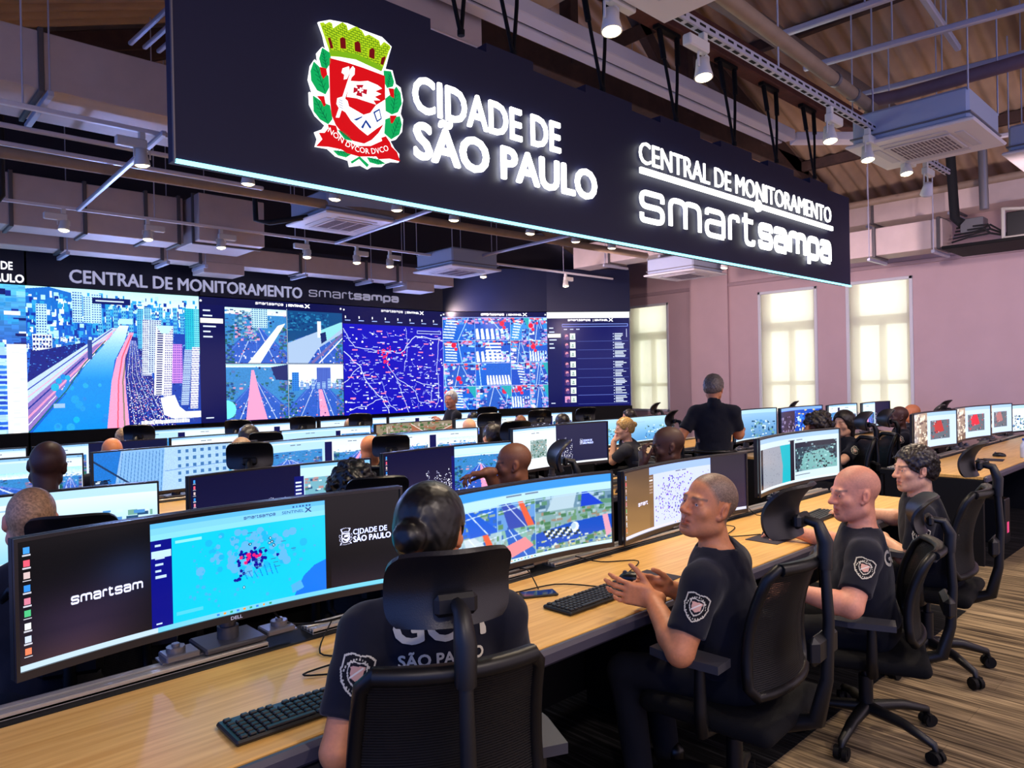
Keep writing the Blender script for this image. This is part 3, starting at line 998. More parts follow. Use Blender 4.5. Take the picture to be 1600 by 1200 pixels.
def zebra_scene(p, seed):
    g = random.Random(seed)
    p.fill(g.choice([(.12, .30, .75), (.10, .38, .82), (.20, .55, .88)]))
    p.sub(0, 0, 1, .3).speck(50, [(.7, .9, 1), (.1, .15, .5), (.9, .3, .4), (.3, .6, .9), (.8, .55, .8)], 0, seed, (3, 8))
    x0 = g.uniform(.0, .5); dx = g.uniform(-.3, .35); st = g.choice([0, 1, 2])
    if st == 1:
        p.poly([(0, .35), (1, .2), (1, .95), (0, 1)], (.12, .34, .78))
        for k in range(7): p.poly([(.02 + k * .14, .5), (.09 + k * .14, .48), (.14 + k * .14, .95), (.04 + k * .14, .97)], (.93, .97, 1))
    if st == 2:
        p.poly([(.45, .1), (.6, .1), (1.1, 1), (-.1, 1)], (.16, .36, .76)); p.line([(.5, .1), (.35, 1)], 2, (.9, .95, 1)); p.line([(.57, .1), (.9, 1)], 2, (.85, .92, 1))
        p.sub(.0, .3, .3, 1).speck(24, [(.85, .7, .85), (.3, .65, .9), (.95, .98, 1), (.2, .3, .7)], 0, seed + 2, (3, 9))
    for k in range(7 if st == 0 else 0):
        y = .12 + k * .12
        p.poly([(x0 + dx * y, y), (x0 + .35 + dx * y, y + .03), (x0 + .37 + dx * y, y + .09), (x0 + dx * y, y + .055)], (.92, .97, 1))
    p.line([(g.random(), 0), (g.random(), 1)], max(1, p.w / 50), (.75, .92, 1))
    if g.random() < .2: p.disc(g.random(), g.uniform(.1, .3), p.w / 14, (.92, .15, .3))
    if g.random() < .4: p.poly([(.7, 0), (1, 0), (1, .6)], (.15, .65, .70))
    p.sub(.6, .5, 1, 1).speck(26, [(.6, .82, 1), (.1, .2, .6), (.75, .6, .85)], 0, seed + 5, (2, 7))
    p.blur(1); p.a[:1] = (.85, .9, 1); p.a[:, :1] = (.7, .85, 1)

def head_bar(p, y1=.06):
    p.rect(0, 0, 1, y1, (.03, .05, .27)); p.disc(.012, y1 * .5, 3, WH); p.disc(.985, y1 * .5, 3, WH)

def side_bar(p, x0, x1, y0, hl=.2):
    p.rect(x0, y0, x1, 1, (.03, .05, .30))
    d = x1 - x0
    for k in range(6):
        y = y0 + .06 + k * .042
        if k == 2: p.rect(x0 + d * .04, y - .015, x1 - d * .04, y + .022, (.98, .98, .92))
        else: p.rect(x0 + d * .15, y, x0 + d * (.45 + .07 * ((k * 5) % 4)), y + .012, (.85, .9, 1))
    p.rect(x0 + d * .2, .955, x0 + d * .5, .965, (.85, .9, 1))

def paint_quad():
    p = Pic(420, 340, (.03, .05, .28))
    side_bar(p, 0, .155, .04); head_bar(p)
    q = p.sub(.16, .07, .575, .525); road_scene(q, 31, .12)
    q.poly([(.35, 1), (.55, 1), (.98, .25), (.85, .3)], (.93, .97, .95)); q.sub(.15, .05, .55, .6).speck(150, [(.85, .6, .75), (.2, .45, .6), (.5, .7, .8), (.15, .3, .5)], 0, 6, (2, 6))
    tower(q, .42, .68, 0, .35, (.75, .9, .95), (.15, .4, .65), 7, 9)
    q = p.sub(.58, .07, .995, .525); road_scene(q, 35, 0)
    q.poly([(0, .0), (1, 0), (1, .25), (.45, .42), (0, .6)], (.06, .28, .50)); q.sub(0, .03, .75, .38).speck(120, [(.1, .4, .6), (.04, .2, .45), (.15, .5, .7)], 0, 7, (2, 5))
    q.poly([(0, .62), (.45, .42), (1, .18), (1, .4), (.55, .7), (.35, 1), (0, 1)], (.65, .75, .88)); q.line([(.42, 1), (1, .42)], 8, (.45, .4, .65)); q.line([(.55, 1), (1, .5)], 4, (.9, .9, 1))
    q.poly([(.52, .40), (.62, .34), (.98, .18), (1, .3), (.7, .56), (.62, .60)], (.55, .85, .88)); q.rect(.53, .18, .6, .5, (.9, .95, 1)); q.poly([(.58, .42), (.68, .38), (.70, .55), (.6, .62)], (.08, .15, .4))
    q = p.sub(.16, .535, .575, .995); road_scene(q, 38, .05)
    q.poly([(.40, .10), (.44, .10), (.62, 1), (.30, 1)], PK); q.poly([(.72, .05), (1, .0), (1, .3), (.80, .28)], (.1, .15, .4)); q.disc(.0, .8, 26, (.45, .9, .92))
    q = p.sub(.58, .535, .995, .995); q.fill((.97, .98, .98)); road_scene(q, 40, .42); q.sub(0, 0, 1, .28).fill((.97, .99, .99))
    tower(q, .50, .76, .06, .48, (.30, .42, .78), (.2, .3, .68), 8, 16); tower(q, .06, .18, .15, .5, (.15, .5, .85), (.1, .35, .7), 3, 9)
    for k in range(8): tower(q, .2 + k * .1, .26 + k * .1, .32 + .05 * math.sin(k * 2.3), .46, (.6, .75, .92), (.3, .4, .75), 2, 3)
    p.rect(.158, .528, 1, .533, (.8, .9, 1)); p.rect(.576, .06, .579, 1, (.8, .9, 1))
    return p

def paint_map():
    p = Pic(400, 360, (.05, .05, .70))
    head_bar(p, .07); p.rect(0, .07, 1, .16, (.03, .05, .27))
    for k in range(8): p.rect(.02 + k * .125, .09, .03 + k * .125, .11, WH); p.rect(.02 + k * .125, .125, .07 + k * .125, .133, (.6, .7, .95))
    g = random.Random(5)
    def road(pts, wd, c=(.62, .68, .97)):
        q = []
        for (x0, y0), (x1, y1) in zip(pts[:-1], pts[1:]):
            for t in np.linspace(0, 1, 6)[:-1]: q.append((x0 + (x1 - x0) * t + g.uniform(-.008, .008), y0 + (y1 - y0) * t + g.uniform(-.008, .008)))
        q.append(pts[-1]); p.line(q, wd, c)
    W_ = (.80, .84, 1)
    road([(0, .2), (.10, .38), (.35, .40)], 2, W_); road([(.0, .42), (.15, .55), (.22, .72), (.35, .85), (.42, 1)], 3, W_); road([(.35, .40), (.55, .42), (.7, .25), (.95, .28), (1, .3)], 3, W_)
    road([(.95, .28), (.93, .6), (.95, .85), (.9, .97)], 2, W_); road([(.40, .42), (.42, .55), (.50, .66), (.55, .8), (.62, 1)], 2, W_); road([(.50, .66), (.68, .78), (.72, .9), (.85, .92), (.88, .75), (.7, .7)], 2, W_)
    road([(.05, .95), (.2, .92), (.35, .85), (.5, .98)], 2, W_); road([(.15, .55), (.0, .7)], 2, W_); road([(.6, .18), (.62, .38), (.58, .6)], 1.5, W_); road([(.22, .72), (.35, .7), (.42, .9)], 1.5)
    for _ in range(70):
        x, y = g.random(), g.uniform(.18, .97); a = g.uniform(-1.5, 1.5); road([(x, y), (x + .05 * math.cos(a), y + .05 * math.sin(a))], 1.2)
    for _ in range(210):
        x, y = g.uniform(.01, .95), g.uniform(.18, .97); l = g.uniform(.015, .045)
        p.rect(x, y, x + l, y + .007, g.choice([W_, W_, (.65, .7, 1), (.95, .6, .8)]))
    for _ in range(70): p.disc(g.random(), g.uniform(.2, .97), g.uniform(1.5, 4), WH)
    for _ in range(24): p.disc(.40 + g.gauss(0, .03), .47 + g.gauss(0, .06), g.uniform(2, 4), (1, .15, .35))
    for _ in range(10): p.disc(g.uniform(.3, .6), .4 + g.gauss(0, .02), 3, (1, .2, .4))
    for _ in range(14):
        x, y = g.random() * .9, g.uniform(.2, .95); p.rect(x, y, x + .05, y + .012, (1, .5, .65))
    p.rect(.72, .20, .98, .23, (.75, .8, 1)); p.rect(.725, .205, .975, .225, (.05, .05, .6))
    return p

def paint_cross():
    p = Pic(380, 340, (.1, .3, .75)); head_bar(p, .05)
    g = random.Random(12)
    xs = [0, .3, .64, .82, 1.0]; ys = [.055, .29, .525, .76, 1]
    for j in range(4):
        for i in range(4):
            zebra_scene(p.sub(xs[i], ys[j], xs[i + 1], ys[j + 1]), 60 + 7 * i + 13 * j)
    for (x, y) in ((.56, .12), (.84, .14), (.14, .68), (.72, .80), (.10, .34), (.86, .36)):
        p.disc(x, y, 9, (.93, .10, .25)); p.disc(x + .02, y + .04, 6, (.95, .15, .3))
    q = p.sub(.30, .30, .64, .52)
    for k in range(6): q.poly([(.30, .08 + k * .16), (.72, .08 + k * .16), (.74, .16 + k * .16), (.28, .16 + k * .16)], (.93, .97, 1))
    q = p.sub(.40, .53, .64, .755); q.fill((.13, .38, .80))
    for k in range(8): q.poly([(.02 + k * .12, .55), (.08 + k * .12, .55), (.13 + k * .125, .98), (.03 + k * .125, .98)], (.95, .98, 1))
    return p.mottle(.12, 3, 2)

def paint_list():
    p = Pic(320, 360, (.03, .05, .34))
    p.rect(0, 0, 1, .065, (.98, .99, .99)); p.rect(0, .065, 1, .13, (.03, .05, .27)); side_bar(p, 0, .17, .1)
    p.rect(.18, .125, .98, .155, (.5, .6, .95)); p.rect(.183, .13, .975, .15, (.03, .05, .3))
    g = random.Random(8)
    for k in range(8):
        y = .225 + k * .092 + (.02 if k > 2 else 0)
        p.rect(.20, y, .262, y + .066, g.choice([(.25, .12, .35), (.85, .6, .8), (.15, .1, .3)])); p.disc(.232, y + .028, 6, (.85, .55, .65)); p.disc(.24, y + .05, 7, (.35, .25, .5))
        p.rect(.272, y, .338, y + .066, (.86, .90, .88)); p.disc(.305, y + .03, 3.2, (.5, .65, .6)); p.rect(.292, y + .042, .318, y + .056, (.55, .65, .62))
        p.rect(.36, y + .082, .98, y + .085, (.35, .42, .75))
        for j in range(5):
            p.rect(.815, y + .004 + j * .015, .815 + g.uniform(.07, .15), y + .012 + j * .015, (.85, .9, 1)); p.disc(.80, y + .008 + j * .015, 2, (.8, .85, 1)) if j % 2 == 0 else None
    p.rect(.96, .18, .965, .27, (.8, .85, 1))
    for k in range(3): p.rect(.2 + k * .075, .178, .24 + k * .075, .187, (.8, .85, 1))
    return p

# ------------------------------------------------------------------ the video wall
VZ0, VZ1 = 1.13, 2.85
VP = [(-1.2, 10.0), (1.63, 10.0), (3.60, 10.0), (5.79, 10.0), (7.74, 9.98), (9.40, 9.05), (10.66, 8.16)]
def wall_frame(i):
    a, b = Vector(VP[i]), Vector(VP[i + 1]); d = (b - a).normalized()
    return a, b, d, Vector((d.y, -d.x))          # n points to the room
def on_wall(i, off=0.0):
    a, b, d, n = wall_frame(i)
    def fn(U, V_):
        x = a.x + (b.x - a.x) * U + n.x * off; y = a.y + (b.y - a.y) * U + n.y * off
        return x, y, VZ1 + (VZ0 - VZ1) * V_
    return fn
def local_T(i, t, z, off):
    """matrix: x along wall segment i, y up, z towards the room; origin t metres from the segment start"""
    a, b, d, n = wall_frame(i)
    p = a + d * t + n * off
    M = Matrix(((d.x, 0, n.x, p.x), (d.y, 0, n.y, p.y), (0, 1, 0, z), (0, 0, 0, 1)))
    return M
M_txt = mat('screen_text', (1, 1, 1), .4, emit=(1, 1, 1), estr=1.0)
PICS = [(paint_yard(), 'video wall screen at the left edge showing a yard of stacked blocks'),
        (paint_river(), 'largest video wall screen showing a river between city motorways and towers'),
        (paint_quad(), 'video wall screen split into four traffic camera views beside a navy menu'),
        (paint_map(), 'video wall screen with a deep blue street map dotted white and red'),
        (paint_cross(), 'video wall screen tiled with zebra crossing camera views'),
        (paint_list(), 'rightmost video wall screen, a dark blue list of face thumbnails under a white bar')]
for i, (p, lab) in enumerate(PICS):
    a, b, d, n = wall_frame(i)
    L = (b - a).length
    t = thing('video_wall_screen', lab, 'screen', (0, 0, 0), group=None)
    if i < 2:      # two pictures on one stretch: the yard is the left part of it
        pass
    m = MB(); m.box(0, L, VZ0 - .0, VZ1, -.09, -.004, Matrix(((d.x, 0, n.x, a.x), (d.y, 0, n.y, a.y), (0, 1, 0, 0), (0, 0, 0, 1))) @ Matrix.Identity(4))
    obj('cabinet', m, M_blackm, t)
    obj('picture', pic_mesh('picture', p, on_wall(i, .002), M_screen), None, t)
    if i >= 2:
        x0 = L * (.36 if i != 5 else .25); zt = VZ1 - .062 if i != 5 else VZ1 - .165
        for tx, hh, bo, xx, dz in (('smartsampa', .034, .012, 1.5, 0), ('| SENTINEL', .034, .008, 1.25, 0), ('X', .055, .02, 1.5, -.008)):
            V, F = text_geo(tx, hh, bo, xx) if tx != 'smartsampa' else logo_geo(tx, .036, .42, .26); m = MB(); m.add(V, F, local_T(i, x0, zt + dz, .006)); obj('title_word', m, M_txt, t)
            x0 += text_w((V, F)) + (.05 if hh < .05 and tx[0] == 's' else .012)
def wall_band(z0, z1, off, th, i0=0, i1=6):
    m = MB()
    for i in range(i0, i1):
        a, b, d, n = wall_frame(i)
        L = (b - a).length
        m.box(-.01, L + .01, z0, z1, off - th, off, Matrix(((d.x, 0, n.x, a.x), (d.y, 0, n.y, a.y), (0, 1, 0, 0), (0, 0, 0, 1))))
    return m
fa = thing('video_wall_fascia', 'navy header band with silver letters along the top of the video wall', 'header panel', (0, 0, 0))
obj('panel', wall_band(2.86, 3.62, .03, .12), M_navy2, fa)
def on_fascia(G, x, z, name='lettering', m=M_silver, off=.032):
    seg = 0
    for k in range(6):
        if VP[k][0] <= x: seg = k
    a, b, d, n = wall_frame(seg)
    mb = MB(); mb.add(G[0], G[1], local_T(seg, (x - a.x) / max(d.x, .1), z, off)); return obj(name, mb, m, fa)
Gm = fit_text('CENTRAL DE MONITORAMENTO', .165, 3.02, .016, .012)
m = MB()
m.add(Gm[0], Gm[1], local_T(1, 2.07 - VP[1][0], 2.915, .045)); obj('lettering', m, M_silver, fa)
m = MB(); G1 = logo_geo('smart', .105, .76, .15, .012); G2 = logo_geo('sampa', .105, .84, .27, .012)
m.add(G1[0], G1[1], local_T(1, 5.20 - VP[1][0], 2.95, .045)); m.add(G2[0], G2[1], local_T(1, 5.97 - VP[1][0], 2.95, .045)); obj('lettering', m, M_silver, fa)
M_whitel = mat('white_letters', (.9, .9, .92), .5, emit=(1, 1, 1), estr=.5)
for x, s_ in ((7.52, 1.0), (1.02, 1.35)):
    m = MB(); G1 = fit_text('CIDADE DE', .07 * s_, .36 * s_, .02, .005); G2 = fit_text('SÃO PAULO', .07 * s_, .44 * s_, .03, .005)
    zz = 3.03 if s_ == 1 else 3.015
    m.add(G1[0], G1[1], local_T(1, x - VP[1][0], zz, .04)); m.add(G2[0], G2[1], local_T(1, x - VP[1][0], zz - .105 * s_, .04)); obj('lettering', m, M_whitel, fa)
plinth = obj('video_wall_plinth', wall_band(.0, 1.125, .05, .14), M_blackm)
tag(plinth, 'black plinth under the video wall, behind the last desk row', 'plinth')

# ------------------------------------------------------------------ the hanging sign
SY = 3.50
def S(x=0.0, z=0.0, off=0.0):
    return Matrix(((1, 0, 0, x), (0, 0, -1, SY - off), (0, 1, 0, z), (0, 0, 0, 1)))
sign = thing('hanging_sign', 'long navy sign box hung under the roof with a city crest and glowing white letters', 'sign', (0, 0, 0))
tabs = [(3.12, 3.55), (4.1, 4.66), (5.05, 5.65), (6.0, 6.57), (6.9, 7.46), (7.85, 8.3)]
prof = [(1.17, 2.685), (8.90, 2.685), (8.90, 3.735)]
for a, b in tabs[::-1]:
    z = 3.765 - .006 * (b - 3)
    prof += [(b, z), (b, z + .06), (a, z + .06), (a, z)]
prof += [(2.67, 3.765), (2.67, 3.83), (1.17, 3.83)]
m = MB(); m.prism(prof, -.10, 0, S()); obj('panel', m, M_navy, sign)
obj('led_strip', MB().box(1.17, 8.90, SY - .012, SY + .01, 2.668, 2.684), M_led, sign)
obj('edge_trim', MB().box(1.162, 1.17, SY - .003, SY + .014, 2.67, 3.83), M_grey, sign)
def sign_text(txt, x, z, h, wd, bold, sp=1.0):
    k = wd / text_w(text_geo(txt, h, bold, 1, 0, 'LEFT', sp))
    done = ''
    for wrd in txt.split(' '):
        o_ = text_w(text_geo(done + wrd[0], h, bold, 1, 0, 'LEFT', sp)) - text_w(text_geo(wrd[0], h, bold, 1, 0, 'LEFT', sp)) if done else 0
        G = text_geo(wrd, h, bold, k, .006, 'LEFT', sp)
        mb = MB(); mb.add(G[0], G[1], S(x + o_ * k, z, .030)); obj('letters', mb, M_glow, sign)
        done += wrd + ' '
sign_text('CIDADE DE', 2.505, 3.232, .218, 1.275, .018)
sign_text('SÃO PAULO', 2.505, 2.956, .218, 1.665, .028)
sign_text('CENTRAL DE MONITORAMENTO', 4.705, 3.345, .185, 3.60, .0)
for wrd, x, wd, sw in (('smart', 4.70, 1.84, .165), ('sampa', 6.62, 1.67, .275)):
    V, F = logo_geo(wrd, .265, wd, sw, .012)
    par = list(range(len(V)))                 # one mesh per letter: strokes that touch in x belong together
    spans = sorted((min(V[i][0] for i in f), max(V[i][0] for i in f), k) for k, f in enumerate(F))
    groups, end = [], -9
    for lo_, hi_, k in spans:
        if lo_ > end + .001: groups.append([])
        groups[-1].append(k); end = max(end, hi_)
    for g_ in groups:
        mb = MB(); mb.add(V, [F[k] for k in g_], S(x, 2.872, .024))
        used = sorted({i for f in mb.f for i in f}); ix = {i: n for n, i in enumerate(used)}
        mb.v = [mb.v[i] for i in used]; mb.f = [tuple(ix[i] for i in f) for f in mb.f]; obj('letter', mb, M_glow, sign)
m = MB(); m.box(4.70, 8.315, SY - .05, SY - .03, 3.258, 3.305); m.cyl((6.60, SY - .054, 3.282), (6.60, SY - .028, 3.282), .058); obj('underline', m, M_glow, sign)
CR = {
'halo':[(1.905,3.552),(1.975,3.586),(2.081,3.602),(2.194,3.596),(2.304,3.596),(2.368,3.56),(2.348,3.502),(2.323,3.42),(2.37,3.425),(2.392,3.351),(2.425,3.34),(2.44,3.271),(2.421,3.186),(2.437,3.157),(2.428,3.083),(2.384,3.029),(2.345,3.013),(2.373,2.975),(2.406,2.949),(2.402,2.901),(2.352,2.895),(2.309,2.875),(2.286,2.854),(2.221,2.842),(2.194,2.823),(2.149,2.836),(2.079,2.815),(2.071,2.848),(1.995,2.856),(1.946,2.887),(1.873,2.883),(1.886,2.926),(1.871,2.959),(1.916,2.984),(1.933,3.01),(1.877,3.048),(1.846,3.099),(1.844,3.164),(1.863,3.162),(1.841,3.229),(1.855,3.306),(1.88,3.346),(1.899,3.333),(1.893,3.383),(1.926,3.426),(1.95,3.415),(1.932,3.49)],
'crown':[(1.913,3.547),(1.933,3.556),(1.941,3.549),(1.966,3.57),(1.983,3.566),(1.988,3.542),(2.008,3.561),(2.046,3.594),(2.072,3.586),(2.08,3.56),(2.111,3.586),(2.133,3.598),(2.168,3.588),(2.187,3.563),(2.212,3.579),(2.239,3.575),(2.28,3.565),(2.288,3.538),(2.312,3.569),(2.349,3.56),(2.357,3.549),(2.344,3.525),(2.309,3.435),(2.294,3.4),(2.128,3.426),(1.966,3.386),(1.963,3.422)],
'band':[(1.967,3.418),(2.129,3.445),(2.299,3.421),(2.289,3.394),(2.124,3.413),(1.968,3.39)],
'win1':[(1.954,3.479),(1.968,3.483),(1.985,3.433),(1.969,3.426)],
'win2':[(2.027,3.498),(2.044,3.511),(2.06,3.504),(2.062,3.452),(2.03,3.446)],
'win3':[(2.117,3.504),(2.138,3.517),(2.152,3.51),(2.156,3.459),(2.119,3.458)],
'win4':[(2.212,3.493),(2.23,3.508),(2.246,3.502),(2.243,3.449),(2.209,3.45)],
'win5':[(2.291,3.47),(2.315,3.486),(2.317,3.477),(2.3,3.431),(2.283,3.434)],
'shield':[(1.963,3.375),(2.067,3.381),(2.171,3.381),(2.313,3.375),(2.311,3.152),(2.296,3.093),(2.262,3.038),(2.216,2.989),(2.17,2.96),(2.1,2.96),(2.04,2.982),(1.995,3.024),(1.971,3.071),(1.963,3.151)],
'arm':[(2.004,3.169),(2.037,3.186),(2.066,3.169),(2.074,3.141),(2.121,3.129),(2.165,3.117),(2.21,3.139),(2.248,3.191),(2.309,3.238),(2.306,3.103),(2.249,3.059),(2.189,3.008),(2.137,3.033),(2.085,3.067),(2.052,3.105),(2.014,3.115),(1.998,3.137)],
'staff':[(2.092,3.343),(2.107,3.344),(2.013,3.066),(1.992,3.062)],
'axe':[(2.04,3.34),(2.079,3.362),(2.085,3.33),(2.065,3.29),(2.046,3.281),(2.05,3.309),(2.033,3.315)],
'axe2':[(2.103,3.37),(2.116,3.361),(2.113,3.326),(2.095,3.306),(2.084,3.318),(2.088,3.35)],
'flag':[(2.082,3.283),(2.143,3.296),(2.197,3.314),(2.26,3.308),(2.29,3.296),(2.245,3.269),(2.284,3.263),(2.24,3.236),(2.276,3.226),(2.23,3.214),(2.248,3.195),(2.176,3.197),(2.123,3.199),(2.062,3.191)],
'crA':[(2.12,3.271),(2.169,3.284),(2.155,3.257),(2.191,3.264),(2.186,3.234),(2.156,3.238),(2.159,3.214),(2.119,3.213),(2.128,3.237),(2.102,3.22),(2.105,3.254),(2.131,3.254)],
'crB':[(2.144,3.262),(2.153,3.263),(2.151,3.252),(2.164,3.254),(2.162,3.246),(2.15,3.244),(2.148,3.234),(2.14,3.234),(2.141,3.243),(2.128,3.242),(2.13,3.25),(2.142,3.252)],
'leaf1':[(1.922,3.417),(1.971,3.402),(1.969,3.35),(1.944,3.309),(1.915,3.316),(1.904,3.357)],
'leaf2':[(1.871,3.329),(1.915,3.301),(1.955,3.275),(1.958,3.216),(1.936,3.174),(1.888,3.183),(1.855,3.226),(1.852,3.276)],
'leaf3':[(1.863,3.147),(1.919,3.125),(1.96,3.12),(1.973,3.049),(1.949,3.017),(1.901,3.032),(1.865,3.067)],
'leaf4':[(2.308,3.404),(2.355,3.413),(2.375,3.358),(2.367,3.329),(2.329,3.311),(2.311,3.341)],
'leaf5':[(2.391,3.335),(2.418,3.306),(2.426,3.243),(2.397,3.188),(2.359,3.167),(2.317,3.177),(2.316,3.248),(2.352,3.281)],
'leaf6':[(2.339,3.143),(2.411,3.168),(2.423,3.122),(2.404,3.061),(2.35,3.022),(2.304,3.047),(2.313,3.128)],
'leaf7':[(1.975,2.881),(2.03,2.889),(2.089,2.886),(2.054,2.86),(2.004,2.861)],
'leaf8':[(2.186,2.886),(2.259,2.889),(2.305,2.874),(2.258,2.859),(2.204,2.862)],
'leaf9':[(2.007,3.0),(2.057,2.985),(2.091,2.958),(2.048,2.957)],
'stem1':[(2.08,2.842),(2.133,2.879),(2.142,2.873),(2.088,2.832)],
'stem2':[(2.124,2.874),(2.137,2.88),(2.194,2.845),(2.183,2.831)],
'rib':[(1.944,2.99),(1.986,2.992),(2.031,2.957),(2.117,2.933),(2.206,2.952),(2.289,3.001),(2.336,2.999),(2.345,2.977),(2.382,2.953),(2.402,2.905),(2.333,2.907),(2.259,2.889),(2.245,2.902),(2.133,2.879),(2.055,2.883),(2.026,2.896),(1.946,2.894),(1.873,2.883),(1.91,2.927),(1.891,2.956),(1.923,2.963)],
'ribc':[(1.945,3.013),(1.991,3.016),(2.0,2.988),(1.952,2.985)],
'ribd':[(2.28,3.015),(2.308,3.029),(2.336,2.999),(2.289,2.989)],
'ber1':[(1.903,3.308),(1.94,3.311),(1.945,3.28),(1.922,3.251),(1.91,3.27)],
'ber2':[(1.883,3.149),(1.924,3.159),(1.933,3.114),(1.922,3.103),(1.907,3.129)],
'ber3':[(2.334,3.309),(2.37,3.316),(2.37,3.262),(2.347,3.268)],
'ber4':[(2.34,3.154),(2.387,3.166),(2.357,3.115),(2.346,3.112)],
'knot1':[(2.146,3.043),(2.178,3.093),(2.182,3.086),(2.159,3.038)],
'knot2':[(2.182,3.09),(2.213,3.058),(2.204,3.047),(2.175,3.079)],
'knot3':[(2.098,3.074),(2.156,3.107),(2.154,3.099),(2.12,3.074)],
'frame':[(2.227,3.147),(2.27,3.177),(2.283,3.121),(2.25,3.094)],
'framei':[(2.238,3.144),(2.265,3.164),(2.274,3.123),(2.253,3.107)],
}
def glow(name, col, e=1.0): return mat('crest_' + name, (.02, .02, .02), .6, spec=.2, emit=col, estr=e)
cr = [('halo', glow('white', (1, 1, 1), 1.6)), ('crown', glow('yellow', (.72, .86, .10))), ('leaf', glow('green', (.02, .68, .36))), ('shield', glow('red', (.86, .03, .07)))]
G_W, G_Y, G_G, G_R = [c[1] for c in cr]
G_DR, G_B, G_OL, G_DG = glow('dark_red', (.45, .02, .05)), glow('blue', (.1, .25, .6)), glow('olive', (.28, .50, .06)), glow('dark_green', (.0, .42, .25))
def crest_part(name, keys, m_, off, th=.006):
    mb = MB()
    for k in keys: mb.prism(CR[k], 0, th, S(0, 0, off))
    return obj(name, mb, m_, sign)
crest_part('crest_outline', ['halo'], G_W, .012, .012)
crest_part('crest_crown', ['crown'], G_Y, .025)
mb = MB()
def inside(P_, x, z):
    c = False
    for i in range(len(P_)):
        (x1, z1), (x2, z2) = P_[i], P_[(i + 1) % len(P_)]
        if (z1 > z) != (z2 > z) and x < (x2 - x1) * (z - z1) / (z2 - z1) + x1: c = not c
    return c
xa, xb = min(p[0] for p in CR['crown']), max(p[0] for p in CR['crown'])
for k in range(20):             # courses and joints of the crown's stones
    for j in range(34):
        x = xa + (xb - xa) * j / 34; x2 = x + (xb - xa) / 34
        zz = lambda q: 3.385 + k * .0135 + .35 * ((q - (xa + xb) / 2) ** 2)
        ok = all(inside(CR['crown'], q, zz(q) + d) for q in (x, x2) for d in (-.004, .008)) and not any(inside(CR['win%d' % n], q, zz(q) + d) for q in (x, x2) for d in (-.003, .004) for n in range(1, 6))
        if not ok: continue
        mb.prism([(x, zz(x)), (x2, zz(x2)), (x2, zz(x2) - .0026), (x, zz(x) - .0026)], 0, .002, S(0, 0, .031))
        if (j + k) % 2 == 0 and inside(CR['crown'], x, zz(x) + .0135): mb.prism([(x, zz(x)), (x + .0026, zz(x)), (x + .0026, zz(x) + .0135), (x, zz(x) + .0135)], 0, .002, S(0, 0, .031))
obj('crown_stones', mb, G_OL, sign)
for k in range(1, 6): crest_part('crown_window', ['win%d' % k], G_DR, .033, .003)
crest_part('crown_band', ['band'], glow('lime', (.50, .72, .08)), .031, .003)
crest_part('crest_shield', ['shield'], G_R, .025)
for i in range(1, 10):
    lf = crest_part('crest_leaf', ['leaf%d' % i], G_G, .025)
    P_ = CR['leaf%d' % i]; cx = sum(p[0] for p in P_) / len(P_); cz = sum(p[1] for p in P_) / len(P_)
    mb = MB()
    zs = sorted(P_, key=lambda p: p[1]); a, b = zs[0], zs[-1]
    if i in (7, 8, 9): xs_ = sorted(P_); a, b = xs_[0], xs_[-1]
    dx, dz = b[0] - a[0], b[1] - a[1]; L = math.hypot(dx, dz); ux, uz = dx / L, dz / L
    def bar(p, q, w_=.0028):
        l = math.hypot(q[0] - p[0], q[1] - p[1]); nx, nz = -(q[1] - p[1]) / l * w_ / 2, (q[0] - p[0]) / l * w_ / 2
        mb.prism([(p[0] + nx, p[1] + nz), (q[0] + nx, q[1] + nz), (q[0] - nx, q[1] - nz), (p[0] - nx, p[1] - nz)], 0, .002, S(0, 0, .031))
    bar((a[0] + dx * .08, a[1] + dz * .08), (a[0] + dx * .88, a[1] + dz * .88))
    for t in (.2, .35, .5, .65):
        p = (a[0] + dx * t, a[1] + dz * t)
        for sg in (-1, 1): bar(p, (p[0] + (ux * .7 - sg * uz * .7) * L * .18, p[1] + (uz * .7 + sg * ux * .7) * L * .18), .002)
    obj('leaf_veins', mb, G_DG, lf)
for k in ('stem1', 'stem2'): crest_part('crest_stem', [k], G_G, .027)
crest_part('crest_ribbon', ['rib', 'ribc', 'ribd'], G_R, .030)
for k in ('ber1', 'ber2', 'ber3', 'ber4'): crest_part('crest_berries', [k], G_R, .032, .003)
crest_part('crest_arm', ['arm'], G_W, .032, .002)
crest_part('crest_flag', ['flag'], G_W, .032, .002)
crest_part('crest_axe', ['staff', 'axe', 'axe2'], G_W, .032, .002)
crest_part('flag_cross', ['crA'], glow('crimson', (.75, .05, .15)), .035, .001)
crest_part('flag_cross_center', ['crB'], G_W, .037, .001)
crest_part('arm_knots', ['knot1', 'knot2', 'knot3', 'frame'], G_B, .035, .001)
crest_part('arm_page', ['framei'], G_W, .037, .001)
mb = MB()
for j in range(4): mb.prism([(2.012, 3.165 - j * .013), (2.035, 3.16 - j * .013), (2.035, 3.157 - j * .013), (2.012, 3.162 - j * .013)], 0, .001, S(0, 0, .035))
obj('fist_lines', mb, G_B, sign)
